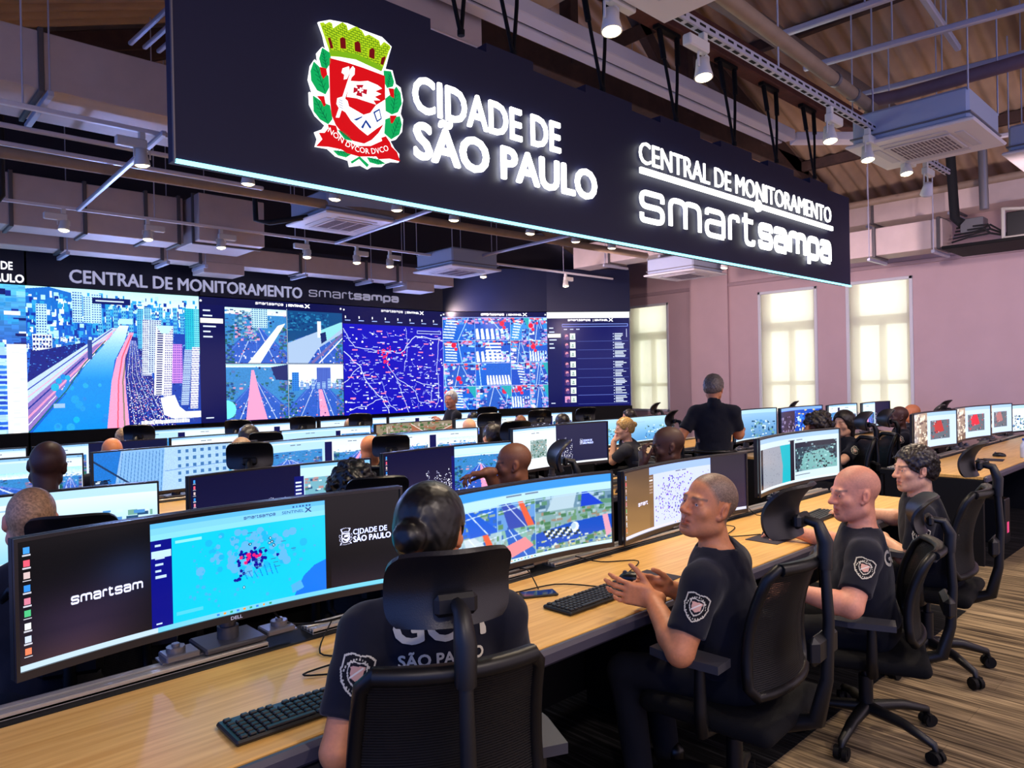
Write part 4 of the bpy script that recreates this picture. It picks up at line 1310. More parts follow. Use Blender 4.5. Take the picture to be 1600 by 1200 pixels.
# motto on the ribbon, bent along it
ctr = [(1.945, 2.985), (2.0, 2.955), (2.06, 2.928), (2.12, 2.915), (2.18, 2.916), (2.25, 2.932), (2.32, 2.964)]
V, F = fit_text('NON DVCOR DVCO', .032, 1.0, .0)
cum = [0]
for p, q in zip(ctr[:-1], ctr[1:]): cum.append(cum[-1] + math.hypot(q[0] - p[0], q[1] - p[1]))
W_ = []
for x, y, z in V:
    s_ = cum[-1] * min(max(x, 0), 1)
    X = np.interp(s_, cum, [p[0] for p in ctr]); Zc = np.interp(s_, cum, [p[1] for p in ctr])
    X2 = np.interp(s_ + .01, cum, [p[0] for p in ctr]); Z2 = np.interp(s_ + .01, cum, [p[1] for p in ctr])
    X1 = np.interp(s_ - .01, cum, [p[0] for p in ctr]); Z1 = np.interp(s_ - .01, cum, [p[1] for p in ctr])
    tx, tz = X2 - X1, Z2 - Z1; l = math.hypot(tx, tz); tx, tz = tx / l, tz / l
    W_.append((X - tz * (y - .014), Zc + tx * (y - .014), z))
mb = MB(); mb.add(W_, F, S(0, 0, .038)); obj('motto', mb, G_W, sign)
# slings that carry the sign from the beam
for k, x in enumerate((2.95, 3.41, 4.36, 5.35, 6.33, 7.18, 8.08)):
    mb = MB()
    for dx in (-.16, .12):
        mb.tube([(x, SY + .05, 3.835), (x + dx * .5, SY + .07, 4.2), (x + dx, SY + .10, 4.63)], .014, 6)
        mb.tube([(x + dx * .95, SY + .10, 4.61), (x + dx * .75, SY + .08, 4.36)], .024, 6)
    mb.box(x - .19, x + .15, SY + .08, SY + .14, 4.615, 4.648, b=.004)
    mb.cyl((x, SY + .05, 3.832), (x, SY + .05, 3.87), .024, n=8)
    tag(obj('sling', mb, M_blackm), 'black double sling holding up the hanging sign, %s from its left end' % ('first', 'second', 'third', 'fourth', 'fifth', 'sixth', 'last')[k], 'sling')

# ------------------------------------------------------------------ track spotlights
def track(name, label, x0, x1, y, z, w_=.035, h_=.03, m_=M_white, slots=False):
    t = thing(name, label, 'track')
    mb = MB().box(x0, x1, y - w_ / 2, y + w_ / 2, z, z + h_, b=.003)
    if slots:
        for k in range(int((x1 - x0) / .1)):
            mb.box(x0 + .03 + k * .1, x0 + .09 + k * .1, y - w_ / 2 - .002, y + w_ / 2 + .002, z + h_ * .35, z + h_ * .62, mi=1)
            mb.box(x0 + .03 + k * .1, x0 + .09 + k * .1, y - w_ * .2, y + w_ * .2, z - .002, z + .004, mi=1)
    obj('channel', mb, [m_, M_blackm], t)
    mb = MB()
    for k in range(int((x1 - x0) / 1.6) + 1):
        x = x0 + .3 + k * 1.6
        if x < x1:
            r_ = MB(); r_.cyl((x, y, z + h_), (x, y, min(roof_z(x) - .05, 6)), .006, n=6); obj('hanger_rod', r_, M_strut, t)
    return t
track('light_track', 'white lighting track in front of the video wall header', -1.0, 10.2, 8.16, 3.40)
track('light_track', 'white lighting track behind the hanging sign', -1.0, 10.5, 5.46, 3.42)
track('light_track', 'slotted blue-lit lighting tray in front of the hanging sign', 2.6, 8.0, 2.2, 3.56, .05, .05, M_strut, True)
FIXED_LAMP = None
def make_lamp(label, x, y, z, top, flip, group, aim=(0, 0), lit=True):
    """z is the lens height, top the underside of the track"""
    t = thing('track_spotlight', label, 'spotlight', (x, y, z), 0, group)
    sg = -1 if flip else 1
    zt = top - z
    m = MB(); m.box(-.02, .02, -.02, .02, zt - .05, zt, b=.004); obj('adapter', m, M_lampw, t)
    m = MB(); m.box(-.03 * sg, .17 * sg, -.028, .028, zt - .115, zt - .05, b=.008); obj('driver_box', m, M_lampw, t)
    ax = Matrix.Rotation(aim[0], 4, 'X') @ Matrix.Rotation(aim[1], 4, 'Y')
    m = MB()
    m.tube([(-.052, 0, .05), (-.052, 0, zt - .12), (.0, 0, zt - .105), (.052, 0, zt - .12), (.052, 0, .05)], .007, 6); obj('yoke', m, M_lampw, t)
    m = MB(); m.lathe([(.0, .115), (.035, .112), (.042, .06), (.05, .02), (.053, .0), (.046, .0), (.044, .008)], 18, ax); h = obj('lamp_head', m, M_lampw if lit else M_white, t)
    m = MB(); m.lathe([(.0, -.014), (.03, -.011), (.046, -.001), (.044, .010), (0, .012)], 16, ax); obj('lens', m, M_lamp if lit else M_blackm, h)
    if lit:
        ld = bpy.data.lights.get('spot_beam') or bpy.data.lights.new('spot_beam', 'SPOT')
        ld.energy = LAMP_W; ld.color = LAMP_COL; ld.spot_size = R(112); ld.spot_blend = .75; ld.shadow_soft_size = .045
        lo = bpy.data.objects.new('beam', ld); C.objects.link(lo); lo.parent = t
        lo.matrix_local = ax @ Matrix.Translation((0, 0, -.03))
    return t
ORD = ('first', 'second', 'third', 'fourth', 'fifth', 'sixth', 'seventh', 'eighth', 'ninth')
for k, x in enumerate((1.66, 2.43, 3.20, 4.25, 4.95, 5.46, 7.12, 8.95)):
    make_lamp('small warm spotlight before the video wall header, %s from the left' % ORD[k], x, 8.16, 3.19, 3.40, k % 3 == 0, 'spotlights on the track before the video wall', (R(-6), R(6 - 3 * k % 9)))
for k, x in enumerate((1.60, 2.36, 3.11, 3.74, 4.40, 5.44, 6.17, 6.82, 9.38)):
    make_lamp('warm spotlight seen below the bottom edge of the hanging sign, %s from the left' % ORD[k], x, 5.46, 3.19, 3.42, k % 2 == 0, 'spotlights on the track behind the sign', (R(5), R(-5 + 4 * (k % 3))))
for k, (x, lab) in enumerate(((2.78, 'bright spotlight hanging beside the nearest ceiling air unit, above the SÃO PAULO letters'), (3.60, 'large bright spotlight with white driver box above the CENTRAL letters'), (5.28, 'bright spotlight at the far end of the slotted tray, by the air unit'), (5.98, 'bright spotlight tucked under the left corner of the big ceiling air unit'), (6.85, 'bright spotlight hanging just below the big ceiling air unit'))):
    make_lamp(lab, x, 2.2, 3.31 if k < 4 else 3.36, 3.56, k == 1, 'spotlights on the slotted tray', (R(-8), R(6)))
make_lamp('unlit white spotlight turned aside under the right half of the big air unit', 7.35, 2.2, 3.26, 3.56, False, None, (R(25), R(-35)), lit=False)

# ------------------------------------------------------------------ ducts
def duct(label, x0, x1, y0, y1, z0, z1, seams, axis='x', m_=M_galv, rods=True):
    t = thing('air_duct', label, 'duct')
    obj('casing', MB().box(x0, x1, y0, y1, z0, z1, b=.006), m_, t)
    for s_ in seams:
        f = MB()
        e = .022
        if axis == 'x': f.box(s_ - .018, s_ + .018, y0 - e, y1 + e, z0 - e, z1 + e, b=.004)
        else: f.box(x0 - e, x1 + e, s_ - .018, s_ + .018, z0 - e, z1 + e, b=.004)
        obj('flange', f, M_galvd, t)
        if rods:
            f = MB()
            if axis == 'x':
                f.box(s_ + .02, s_ + .06, y0 - .10, y1 + .03, z0 - .07, z0 - .03, b=.003)
                f.cyl((s_ + .04, y0 - .07, z0 - .05), (s_ + .04, y0 - .07, roof_z(s_) - .1), .006, n=6)
            else:
                f.box(x0 - .10, x1 + .10, s_ + .02, s_ + .06, z0 - .07, z0 - .03, b=.003)
                f.cyl((x0 - .07, s_ + .04, z0 - .05), (x0 - .07, s_ + .04, roof_z(x0) - .1), .006, n=6)
            obj('support', f, M_strut, t)
    return t
duct('wide air duct with pale underside left of the hanging sign', -1.0, 3.3, 6.10, 6.86, 3.80, 4.22, [1.12, 2.9])
duct('tall air duct behind the left part of the first lighting track', -1.0, 2.95, 8.62, 9.02, 3.28, 3.80, [1.3, 1.95, 2.55, 2.9], rods=False)
duct('short duct box turning forward beside the tall duct, pale purple side', 2.99, 3.75, 8.24, 9.05, 3.27, 3.80, [8.4], 'y', rods=False)
d3 = duct('long low duct running along the top of the video wall header', -1.0, 7.4, 9.22, 9.55, 3.18, 3.42, [1.85, 2.9, 3.35, 4.7, 5.75, 6.3])
obj('outlet_box', MB().box(3.38, 3.90, 9.19, 9.58, 3.06, 3.20, b=.006), M_galv, d3)
obj('outlet_box', MB().box(6.45, 6.98, 9.19, 9.58, 3.06, 3.20, b=.006), M_galv, d3)
duct('duct crossing from the video wall corner towards the hanging sign', 9.42, 9.86, 4.5, 8.4, 3.56, 3.95, [7.6, 6.5, 5.2], 'y')
duct('short duct above the near end of the hanging sign, pink underside', 1.6, 3.72, 4.22, 4.68, 4.22, 4.60, [2.6], rods=False)
duct('high duct under the roof above the SÃO PAULO letters', 3.0, 4.72, 4.12, 4.85, 4.95, 5.25, [3.9], rods=False)
duct('lower right duct with an open end along the window wall', 10.0, 10.42, 2.82, 5.2, 3.17, 3.53, [2.86, 3.62, 5.0], 'y')
duct('upper right duct with a blue sheen along the window wall', 11.0, 11.5, .2, 6.5, 3.80, 4.14, [4.0, 2.95, 1.75], 'y')

# linear metal housings and pipes
t = thing('linear_channel', 'long pale double channel running under the roof above the sign', 'channel')
for y in (3.93, 4.09): obj('channel', MB().box(2.6, 8.3, y - .065, y + .065, 4.40, 4.52, b=.008), M_white, t)
obj('spine', MB().box(2.6, 8.3, 3.99, 4.03, 4.42, 4.56), M_blackm, t)
t = thing('linear_channel', 'short pale channel at the far end of the double channel, above the sign', 'channel')
mb = MB(); beam(mb, (8.42, 3.95, 4.46), (9.3, 3.2, 4.46), .2, .1); obj('channel', mb, M_white, t)
def pipe(label, pts, r, m_=M_pipe, rings=()):
    t = thing('ceiling_pipe', label, 'pipe')
    mb = MB(); mb.tube(pts, r, 12); obj('run', mb, m_, t)
    for q in rings:
        f = MB(); f.tube([q[0], q[1]], r * 1.12, 12); obj('clamp', f, M_grey, t)
    return t
pipe('thick tan pipe sloping past the big ceiling air unit', [(2.6, 2.10, 3.80), (6.25, 2.26, 3.80), (6.4, 2.4, 3.7)], .048, rings=[((5.4, 2.22, 3.8), (5.44, 2.22, 3.8)), ((5.8, 2.24, 3.8), (5.84, 2.24, 3.8))])
pipe('long tan pipe running behind the sign at the left', [(-1, 6.92, 3.50), (9.1, 6.62, 3.50)], .048)
pipe('dark pipe below the roof, high above the big air unit', [(2.5, 3.0, 4.62), (9.8, 3.0, 4.62)], .085, mat('old_pipe', (.42, .36, .32), .7, var=.15, scale=6))
pipe('horizontal old pipe right of the big air unit', [(6.6, 2.5, 4.0), (6.75, 2.2, 4.02), (6.95, -.5, 4.1)], .055, mat('old_pipe2', (.45, .34, .36), .7, var=.15, scale=6))
pipe('black foam covered pipe going down to the lower right duct', [(10, 2.72, 4.35), (10, 2.68, 3.5), (9.98, 2.6, 3.42)], .055, M_foam)
pipe('grey pipe going down beside the black one at the right', [(10, 2.38, 4.3), (10, 2.37, 3.55)], .05, M_grey)
pipe('pale horizontal pipe under the right ducts', [(10.6, 6.0, 4.02), (10.6, 1.5, 4.02)], .05)
pipe('paired black refrigerant pipes bending down beside the second ceiling air unit', [(3.3, 7.5, 4.1), (3.32, 7.5, 3.40), (3.40, 7.35, 3.36), (3.8, 7.15, 3.45)], .028, M_foam)
pipe('black pipe dropping at the far left by the tall duct', [(1.14, 8.0, 4.2), (1.14, 8.0, 3.42), (1.0, 8.1, 3.2)], .03, M_foam)
for k, (lab, p, q) in enumerate((
    ('blue-lit ceiling rail nearest the frame top at the right', (5.05, 2.5, 4.1), (5.3, -.6, 4.1)),
    ('long blue-lit ceiling rail passing above the big air unit', (5.75, 2.6, 4.1), (6.2, -.6, 4.1)),
    ('blue-lit ceiling rail just behind the big air unit', (6.95, 2.6, 4.2), (7.3, -.6, 4.2)),
    ('pale ceiling rail at the far right above the ducts', (8.6, 2.2, 4.0), (8.9, -.2, 4.0)),
    ('slotted ceiling rail crossing the blue-lit rails at the right', (3.9, 1.55, 4.25), (6.7, 1.75, 4.25)),
    ('short slotted ceiling rail at the frame top right corner', (5.2, .95, 4.45), (7.4, 1.0, 4.45)))):
    t = thing('ceiling_rail', lab, 'rail')
    mb = MB(); beam(mb, p, q, .045, .045); obj('rail', mb, M_strut, t)
    for s_ in (.2, .55, .85):
        v = Vector(p).lerp(Vector(q), s_); mb = MB(); mb.cyl(v, (v.x, v.y, roof_z(v.x) - .05), .006, n=6); obj('hanger_rod', mb, M_strut, t)
for lab, p, q in (('pale profile running from the sign corner to the first lighting track', (1.70, 5.3, 3.40), (1.78, 8.12, 3.40)),
                  ('pale profile joining the two tracks near the second ceiling air unit', (4.48, 5.5, 3.40), (4.62, 8.12, 3.40)),
                  ('pale profile joining the two tracks before the crossing duct', (6.6, 5.5, 3.40), (6.72, 8.12, 3.40)),
                  ('bundle of pale conduits rising at the upper left', (2.0, 7.1, 4.75), (2.1, 5.4, 4.75)),
                  ('grey strut above the spotlights at the far left', (.9, 6.6, 3.64), (2.6, 6.6, 3.64)),
                  ('thin grey strut below the wide duct at the far left', (.8, 6.6, 3.5), (3.0, 6.6, 3.5))):
    mb = MB()
    for dx in ((0, .12, .24) if 'bundle' in lab else (0,)):
        beam(mb, (p[0] + dx, p[1], p[2]), (q[0] + dx, q[1], q[2]), .04, .035)
    tag(obj('metal_profile', mb, M_strut), lab, 'profile')

# ------------------------------------------------------------------ ceiling cassette air units
def cassette(label, x0, y1, z, body_h=.27, s=.92):
    t = thing('ceiling_air_unit', label, 'air conditioner', (x0, y1 - s, z))
    m = MB(); m.box(0, s, 0, s, 0, .028, b=.012); pn = obj('panel', m, M_white, t)
    m = MB(); m.box(.045, s - .045, .045, s - .045, .028, body_h, b=.02); bd = obj('casing', m, mat('unit_casing', (.66, .70, .78), .5, metal=.1), t)
    m = MB(); m.box(.03, s - .03, .03, s - .03, .07, .082, b=.002); obj('casing_rib', m, M_grey, bd)
    g = MB(); a, b = .24, s - .24
    g.box(a - .02, b + .02, a - .02, b + .02, -.010, .0, b=.006)
    obj('grille', g, mat('grille_plastic', (.82, .80, .82), .5), pn)
    g = MB()
    for k in range(15):
        y = a + .012 + (b - a - .02) * k / 15
        for i in range(3): g.box(a + .01 + i * (b - a) / 3, a - .012 + (i + 1) * (b - a) / 3, y, y + .013, -.0125, -.008)
    obj('grille_slots', g, mat('grille_dark', (.42, .38, .44), .7), pn)
    for k in range(4):
        g = MB()
        M = T(s / 2, s / 2, 0, rz=k * math.pi / 2)
        g.box(-.24, .24, .27, .335, -.006, .002, M, b=.003)
        obj('louver', g, mat('louver_plastic', (.78, .77, .80), .45), pn)
    for k in range(4):
        r_ = MB(); x, y = ((.05, .05), (s - .05, .05), (.05, s - .05), (s - .05, s - .05))[k]
        r_.cyl((x, y, body_h - .03), (x, y, 1.1), .006, n=6); obj('hanger_rod', r_, M_strut, t)
    return t
cassette('big ceiling air unit with a blue-lit side at the upper right', 6.03, 2.40, 3.45)
cassette('ceiling air unit cut off by the top of the frame', 2.24, 2.16, 3.45)
cassette('ceiling air unit under the sign, above the video wall header letters', 3.70, 7.60, 3.40)
cassette('small far ceiling air unit before the right half of the video wall', 6.10, 8.55, 3.20)
cassette('small ceiling air unit just under the right half of the hanging sign', 9.20, 6.76, 3.20)
cassette('ceiling air unit cut off by the right frame edge', 7.85, 1.72, 3.60)
t = thing('fan_coil_unit', 'dark open fan coil with cables at the end of the lower right duct', 'air conditioner')
obj('base_plate', MB().box(9.75, 10.6, 1.75, 2.76, 3.10, 3.14, b=.005), M_blackm, t)
m = MB(); beam(m, (9.9, 2.16, 3.16), (9.9, 1.6, 3.16), .04, .04); beam(m, (9.9, 2.16, 3.5), (9.9, 1.6, 3.42), .04, .04); beam(m, (9.9, 2.16, 3.14), (9.9, 2.16, 3.52), .04, .04, (0, 1, 0)); obj('frame', m, M_alu, t)
obj('coil', MB().box(9.93, 10.4, 1.4, 2.14, 3.17, 3.46, b=.01), M_black, t)
obj('control_box', MB().box(9.98, 10.2, 2.38, 2.62, 3.30, 3.47, b=.006), M_grey, t)
m = MB()
for k in range(5): m.tube([(9.95 + .05 * k, 2.7, 3.2 + .05 * k), (9.85, 2.5 - .05 * k, 3.22 + .03 * k), (9.95, 2.3, 3.25 + .05 * (k % 3)), (10.1, 2.12, 3.2)], .012, 6)
obj('cables', m, M_foam, t)

# ------------------------------------------------------------------ desks
def desk(label, x0, x1, yf, ym, group=None, h=.75):
    """yf front edge, ym line of the monitors"""
    t = thing('control_desk', label, 'desk', (x0, yf, 0), 0, group)
    L = x1 - x0; D = ym - yf
    obj('worktop', MB().box(0, L, .03, D - .03, h - .03, h, b=.004), M_lam, t)
    obj('front_edge', MB().box(0, L, -.005, .03, h - .055, h - .001, b=.012), mat('edge_band', (.27, .26, .31), .42), t)
    rl = MB()
    rl.box(0, L, D - .03, D + .13, h - .04, h + .004, b=.004)
    obj('cable_tray', rl, M_panel, t)
    k = 0; x = .05
    while x < L - .3:                         # aluminium accessory rails, with gaps for cables
        e = min(x + 1.06, L - .05)
        r_ = MB()
        for j in range(4): r_.box(x, e, D + .0 + j * .022, D + .016 + j * .022, h + .004, h + .022 - .003 * (j % 2), b=.002)
        r_.box(x, e, D + .0, D + .084, h + .002, h + .012)
        obj('accessory_rail', r_, M_alu, t)
        x = e + .16
    obj('back_panel', MB().box(0, L, D + .10, D + .125, .06, h - .05), M_panel, t)
    n = max(1, int(L / 1.3))
    for k in range(n + 1):
        x = L * k / n
        a = min(max(x - .02, 0), L - .04)
        obj('side_panel' if k in (0, n) else 'support_panel', MB().box(a, a + .04, .03 if k in (0, n) else .28, D + .09, 0, h - .032, b=.004), M_panel, t)
    return t
DESKS = [
    ('nearest wooden control desk with black front edge, in the foreground row', -1.3, 5.42, 1.62, 2.30),
    ('wooden control desk of the second row, behind the foreground monitors', -1.3, 5.30, 3.52, 4.22, None, .715),
    ('wooden control desk of the third row, mostly hidden behind monitors', -1.3, 5.55, 5.36, 6.06, None, .715),
    ('long control desk of the fourth row, seen as a strip behind monitors', -1.3, 8.9, 7.02, 7.72, None, .71),
    ('last control desk, directly before the video wall', 2.2, 8.3, 8.44, 9.12, None, .72),
    ('control desk across the aisle at the right edge, with dark end panel', 6.91, 11.7, 1.65, 2.36),
    ('control desk across the aisle below the window wall, behind the standing officer', 7.2, 11.6, 3.46, 4.14),
    ('control desk where the blonde officer leans her elbow', 6.35, 10.4, 5.38, 6.08, None, .685)]
for d in DESKS: desk(*d)

# ------------------------------------------------------------------ what the monitors show
SKYN = (.07, .07, .19)
def dots_sky(p, x0, x1, y0, y1, seed, n=240):
    g = random.Random(seed)
    for _ in range(n):
        x = x0 + (x1 - x0) * g.random(); t = g.random() ** 1.6; y = y1 - (y1 - y0) * t * (.4 + .6 * abs(math.sin(x * 40)))
        p.disc(x, y, g.uniform(.7, 1.8), g.choice([(.95, .95, 1), (.7, .7, .85), (.45, .45, .6)]))
def browser(p, x0, x1, tint=(.86, .92, .97)):
    q = p.sub(x0, 0, x1, .955)
    q.fill(tint); q.rect(0, 0, 1, .05, (.55, .75, .92)); q.rect(0, .05, 1, .10, (.80, .90, .97)); q.rect(.02, .06, .5, .08, (.95, .97, 1))
    q.rect(.45, .135, .53, .15, (.35, .4, .5)); q.rect(.55, .135, .62, .15, (.35, .4, .5))
    for k in range(5): q.rect(.8 + k * .03, .018, .812 + k * .03, .034, (.25, .4, .6))
    return q
def taskbar(p, c=(.80, .90, .96)):
    p.rect(0, .955, 1, 1, c)
    for k in range(9): p.rect(.45 + k * .018, .968, .457 + k * .018, .988, [(.2, .5, .9), (.9, .6, .2), (.2, .6, .4)][k % 3])
def icons(p, x=.013, w_=.012, n=9):
    for k in range(n):
        y = .05 + k * .098
        p.rect(x, y, x + w_, y + .05, [(.25, .6, .95), (.95, .35, .45), (.85, .75, .75), (.2, .55, .9), (.85, .5, .6), (.3, .75, .5), (.9, .9, .9), (.8, .85, .95), (.95, .5, .35)][k % 9])
        p.rect(x - .002, y + .058, x + w_ + .002, y + .068, (.8, .8, .85))
def paint_dash():
    p = Pic(560, 160, (.03, .03, .04))
    X, Y = np.meshgrid(np.linspace(0, 1, 560), np.linspace(0, 1, 160))
    gl = np.exp(-((X - .13) / .16) ** 2 - ((Y - .72) / .30) ** 2)[..., None]
    p.a[:] = np.array((.03, .03, .04)) + gl * np.array((.14, .10, .17)) + (np.clip(Y - .75, 0, 1) * 1.6 * np.exp(-((X - .1) / .14) ** 2))[..., None] * np.array((.42, .26, .24)) + (np.exp(-((X - .24) / .08) ** 2 - ((Y - .38) / .2) ** 2))[..., None] * np.array((.05, .08, .16))
    icons(p)
    p.sub(.78, .62, 1, .95).a[:] += np.array((.07, .06, .10)) * np.linspace(0, 1, p.sub(.78, .62, 1, .95).h)[:, None, None]
    q = p.sub(.285, .04, .765, .955)
    q.fill((.05, .78, .93)); q.rect(0, 0, 1, .11, (.36, .72, .97)); q.rect(0, .05, 1, .11, (.48, .80, .98)); q.rect(0, .11, 1, .165, (.52, .84, .97))
    g = random.Random(3)
    for _ in range(130):
        x, y = g.gauss(.55, .13), g.gauss(.42, .13)
        if y > .19 and x > .2: q.disc(x, y, g.uniform(2, 7), (.36, .70, .92) if g.random() < .7 else (.10, .70, .90))
    for _ in range(60):
        x, y = g.uniform(.2, .97), g.uniform(.2, .95); q.disc(x, y, g.uniform(1, 3), (.22, .70, .90))
    q.poly([(1, .66), (.93, .70), (.86, .80), (.83, .90), (.80, 1), (1, 1)], (.06, .45, .95)); q.poly([(.78, .88), (.84, .84), (.86, .93), (.79, .97)], (.30, .68, .93))
    for k in range(7): q.line([(.5 + .03 * k, .62 + .03 * math.sin(k)), (.52 + .03 * k, .72)], 1.2, (.05, .45, .85))
    for _ in range(44): q.disc(g.gauss(.56, .055), .50 + g.gauss(0, .045) , 2.6, (.06, .05, .58))
    for _ in range(8): q.disc(.475 + g.gauss(0, .012), g.uniform(.55, .72), 2.5, (.06, .05, .58))
    for _ in range(9): q.disc(.53 + g.gauss(0, .03), .49 + g.gauss(0, .025), 2.7, (.95, .12, .45))
    for x, y in ((.54, .36), (.66, .33), (.67, .37), (.68, .41), (.655, .38), (.50, .8)): q.disc(x, y, 2.4, (.05, .1, .3)); q.disc(x, y, 1.3, (.7, .9, 1))
    for _ in range(16): x, y = g.gauss(.6, .09), g.gauss(.5, .1); q.rect(x, y, x + .03, y + .008, (.2, .4, .6))
    q.rect(.125, .195, .27, .225, (.55, .88, .97)); q.rect(.125, .90, .27, .93, (.3, .8, .93))
    side = q.sub(0, .165, .11, 1); side.fill((.03, .05, .50))
    for k in range(6):
        if k == 1: side.rect(.05, .12, .95, .20, (.75, .88, .98))
        else: side.rect(.2, .05 + k * .072, .5 + .08 * ((k * 7) % 4), .075 + k * .072, (.75, .85, 1))
    side.rect(.2, .95, .5, .965, (.8, .9, 1))
    for k in range(6): q.rect(.80 + k * .02, .02, .81 + k * .02, .04, (.15, .35, .6))
    taskbar(p, (.45, .80, .93)); p.rect(0, .955, .3, 1, (.75, .85, .92))
    return p
def paint_cams():
    p = Pic(420, 130); q = browser(p, 0, 1, (.72, .88, .97)); q.rect(0, 0, 1, .12, (.22, .58, .92))
    g = random.Random(77)
    for i, (x0, x1, y0, y1) in enumerate(((0, .2, .24, .60), (.2, .40, .24, .56), (.40, .60, .22, .56), (0, .2, .60, .95), (.2, .42, .56, .95), (.42, .60, .56, .95))):
        s_ = p.sub(x0 + .002, y0, x1, y1)
        s_.fill([(.30, .55, .85), (.15, .40, .85), (.40, .60, .85), (.45, .65, .62), (.62, .74, .80), (.50, .70, .66)][i])
        s_.speck(50, [(.35, .55, .40), (.65, .78, .82), (.55, .65, .62), (.20, .40, .70)], 0, i, (2, 7))
        s_.poly([(.1, 0), (.35, 0), (1.1, 1), (.3, 1)], [(.10, .32, .78), (.12, .36, .82), (.22, .30, .68), (.70, .80, .86), (.78, .84, .88), (.16, .38, .76)][i])
        s_.line([(.22, 0), (.75, 1)], 1.6, (.92, .96, 1)); s_.line([(.02, .3), (.9, .15)], 1.6, (.80, .88, .95))
        if i in (0, 2, 4): s_.poly([(.55, 0), (.68, 0), (.98, 1), (.80, 1)], (.93, .38, .26))
        if i in (4, 5): s_.poly([(.1, .55), (.7, .35), (.95, .7), (.3, .95)], (.93, .55, .58))
        if i in (3, 4): s_.sub(0, .6, .8, 1).speck(40, [(.25, .50, .30), (.35, .60, .40), (.55, .75, .55)], 0, 70 + i, (2, 6))
    s_ = p.sub(.602, .22, 1, .42); s_.fill((.42, .56, .66)); s_.speck(60, [(.25, .40, .50), (.65, .76, .84), (.35, .55, .45)], 0, 41, (2, 8)); s_.poly([(.25, 0), (.55, 0), (.50, 1), (.15, 1)], (.70, .80, .86)); s_.poly([(.62, 0), (.68, 0), (.9, 1), (.6, 1)], (.10, .25, .80))
    s_ = p.sub(.602, .42, 1, .95); s_.fill((.50, .64, .66)); s_.speck(170, [(.28, .48, .34), (.40, .58, .44), (.64, .74, .76), (.60, .52, .46)], 0, 42, (2, 7)); s_.poly([(.0, .52), (.45, .38), (1, .30), (1, .68), (.45, .85), (0, .9)], (.08, .30, .74))
    for j in range(4):
        for i in range(9): s_.rect(.10 + i * .05 + .02 * j, .48 + j * .06, .14 + i * .05 + .02 * j, .53 + j * .06, (.90, .92, .86) if (i + j) % 2 else (.16, .22, .20))
    s_.disc(.52, .50, 9, (.88, .93, .97)); s_.disc(.50, .48, 6, (.70, .80, .88)); s_.sub(0, .72, 1, 1).speck(80, [(.75, .78, .55), (.25, .50, .32), (.85, .88, .85), (.15, .35, .7)], 0, 43, (1, 4)); s_.poly([(.88, .3), (.95, .28), (1, .8), (.93, .9)], (.88, .62, .72))
    p.blur(1); p.rect(0, .24, 1, .245, (.7, .85, .95))
    taskbar(p); return p
def paint_dots():
    p = Pic(420, 130, (.46, .34, .22))
    p.sub(0, 0, .25, .955).grad((.36, .28, .22), (.56, .42, .26)); icons(p, .02, .006)
    q = browser(p, .235, .74, (.80, .84, .99)); q.rect(0, 0, 1, .13, (.62, .74, .98)); q.rect(0, .13, .07, 1, (.48, .36, .24))
    for k in range(6): q.rect(.0, .16 + k * .05, .055, .185 + k * .05, (.95, .95, 1) if k == 1 else (.65, .55, .5))
    g = random.Random(6)
    for _ in range(300):
        x, y = (g.gauss(.42, .16), g.gauss(.55, .2)) if g.random() < .6 else (g.uniform(.1, .97), g.uniform(.2, .95))
        if .09 < x < .98 and .19 < y < .97: q.disc(x, y, g.uniform(.9, 2.0), g.choice([(.38, .15, .85), (.30, .25, .75), (.35, .35, .6), (.5, .2, .9)]))
    for _ in range(30): q.disc(.9 + g.gauss(0, .04), .42 + g.gauss(0, .06), 1.8, (.3, .1, .85))
    p.sub(.74, 0, 1, .955).grad((.10, .08, .14), (.22, .17, .26)); taskbar(p, (.85, .85, .93)); return p
def paint_graycyan():
    p = Pic(400, 130, (.86, .92, .95)); q = browser(p, 0, 1, (.80, .88, .93)); q.rect(0, 0, 1, .10, (.62, .76, .88))
    p.rect(.03, .2, .07, .955, (.05, .07, .16)); p.rect(.07, .2, .50, .955, (.60, .62, .67))
    g = random.Random(2)
    for _ in range(80): p.disc(g.uniform(.08, .34), g.uniform(.24, .93), .9, (.35, .35, .45))
    p.poly([(.335, .2), (.47, .2), (.47, .955), (.36, .955), (.37, .6)], (.05, .70, .76)); p.rect(.47, .13, .52, .955, (.04, .05, .12))
    s_ = p.sub(.53, .2, .98, .80); s_.fill((.16, .25, .30)); s_.poly([(.25, .4), (.7, .3), (1, .7), (1, 1), (.1, 1)], (.45, .68, .68)); s_.speck(160, [(.05, .08, .12), (.6, .8, .8), (.3, .45, .5), (.08, .12, .2)], 0, 5, (1, 5)); s_.rect(0, 0, 1, .18, (.12, .14, .2)); s_.speck(30, [(.5, .6, .65), (.1, .12, .18)], 0, 8, (2, 5))
    p.rect(.53, .86, .7, .875, (.4, .45, .5)); return p
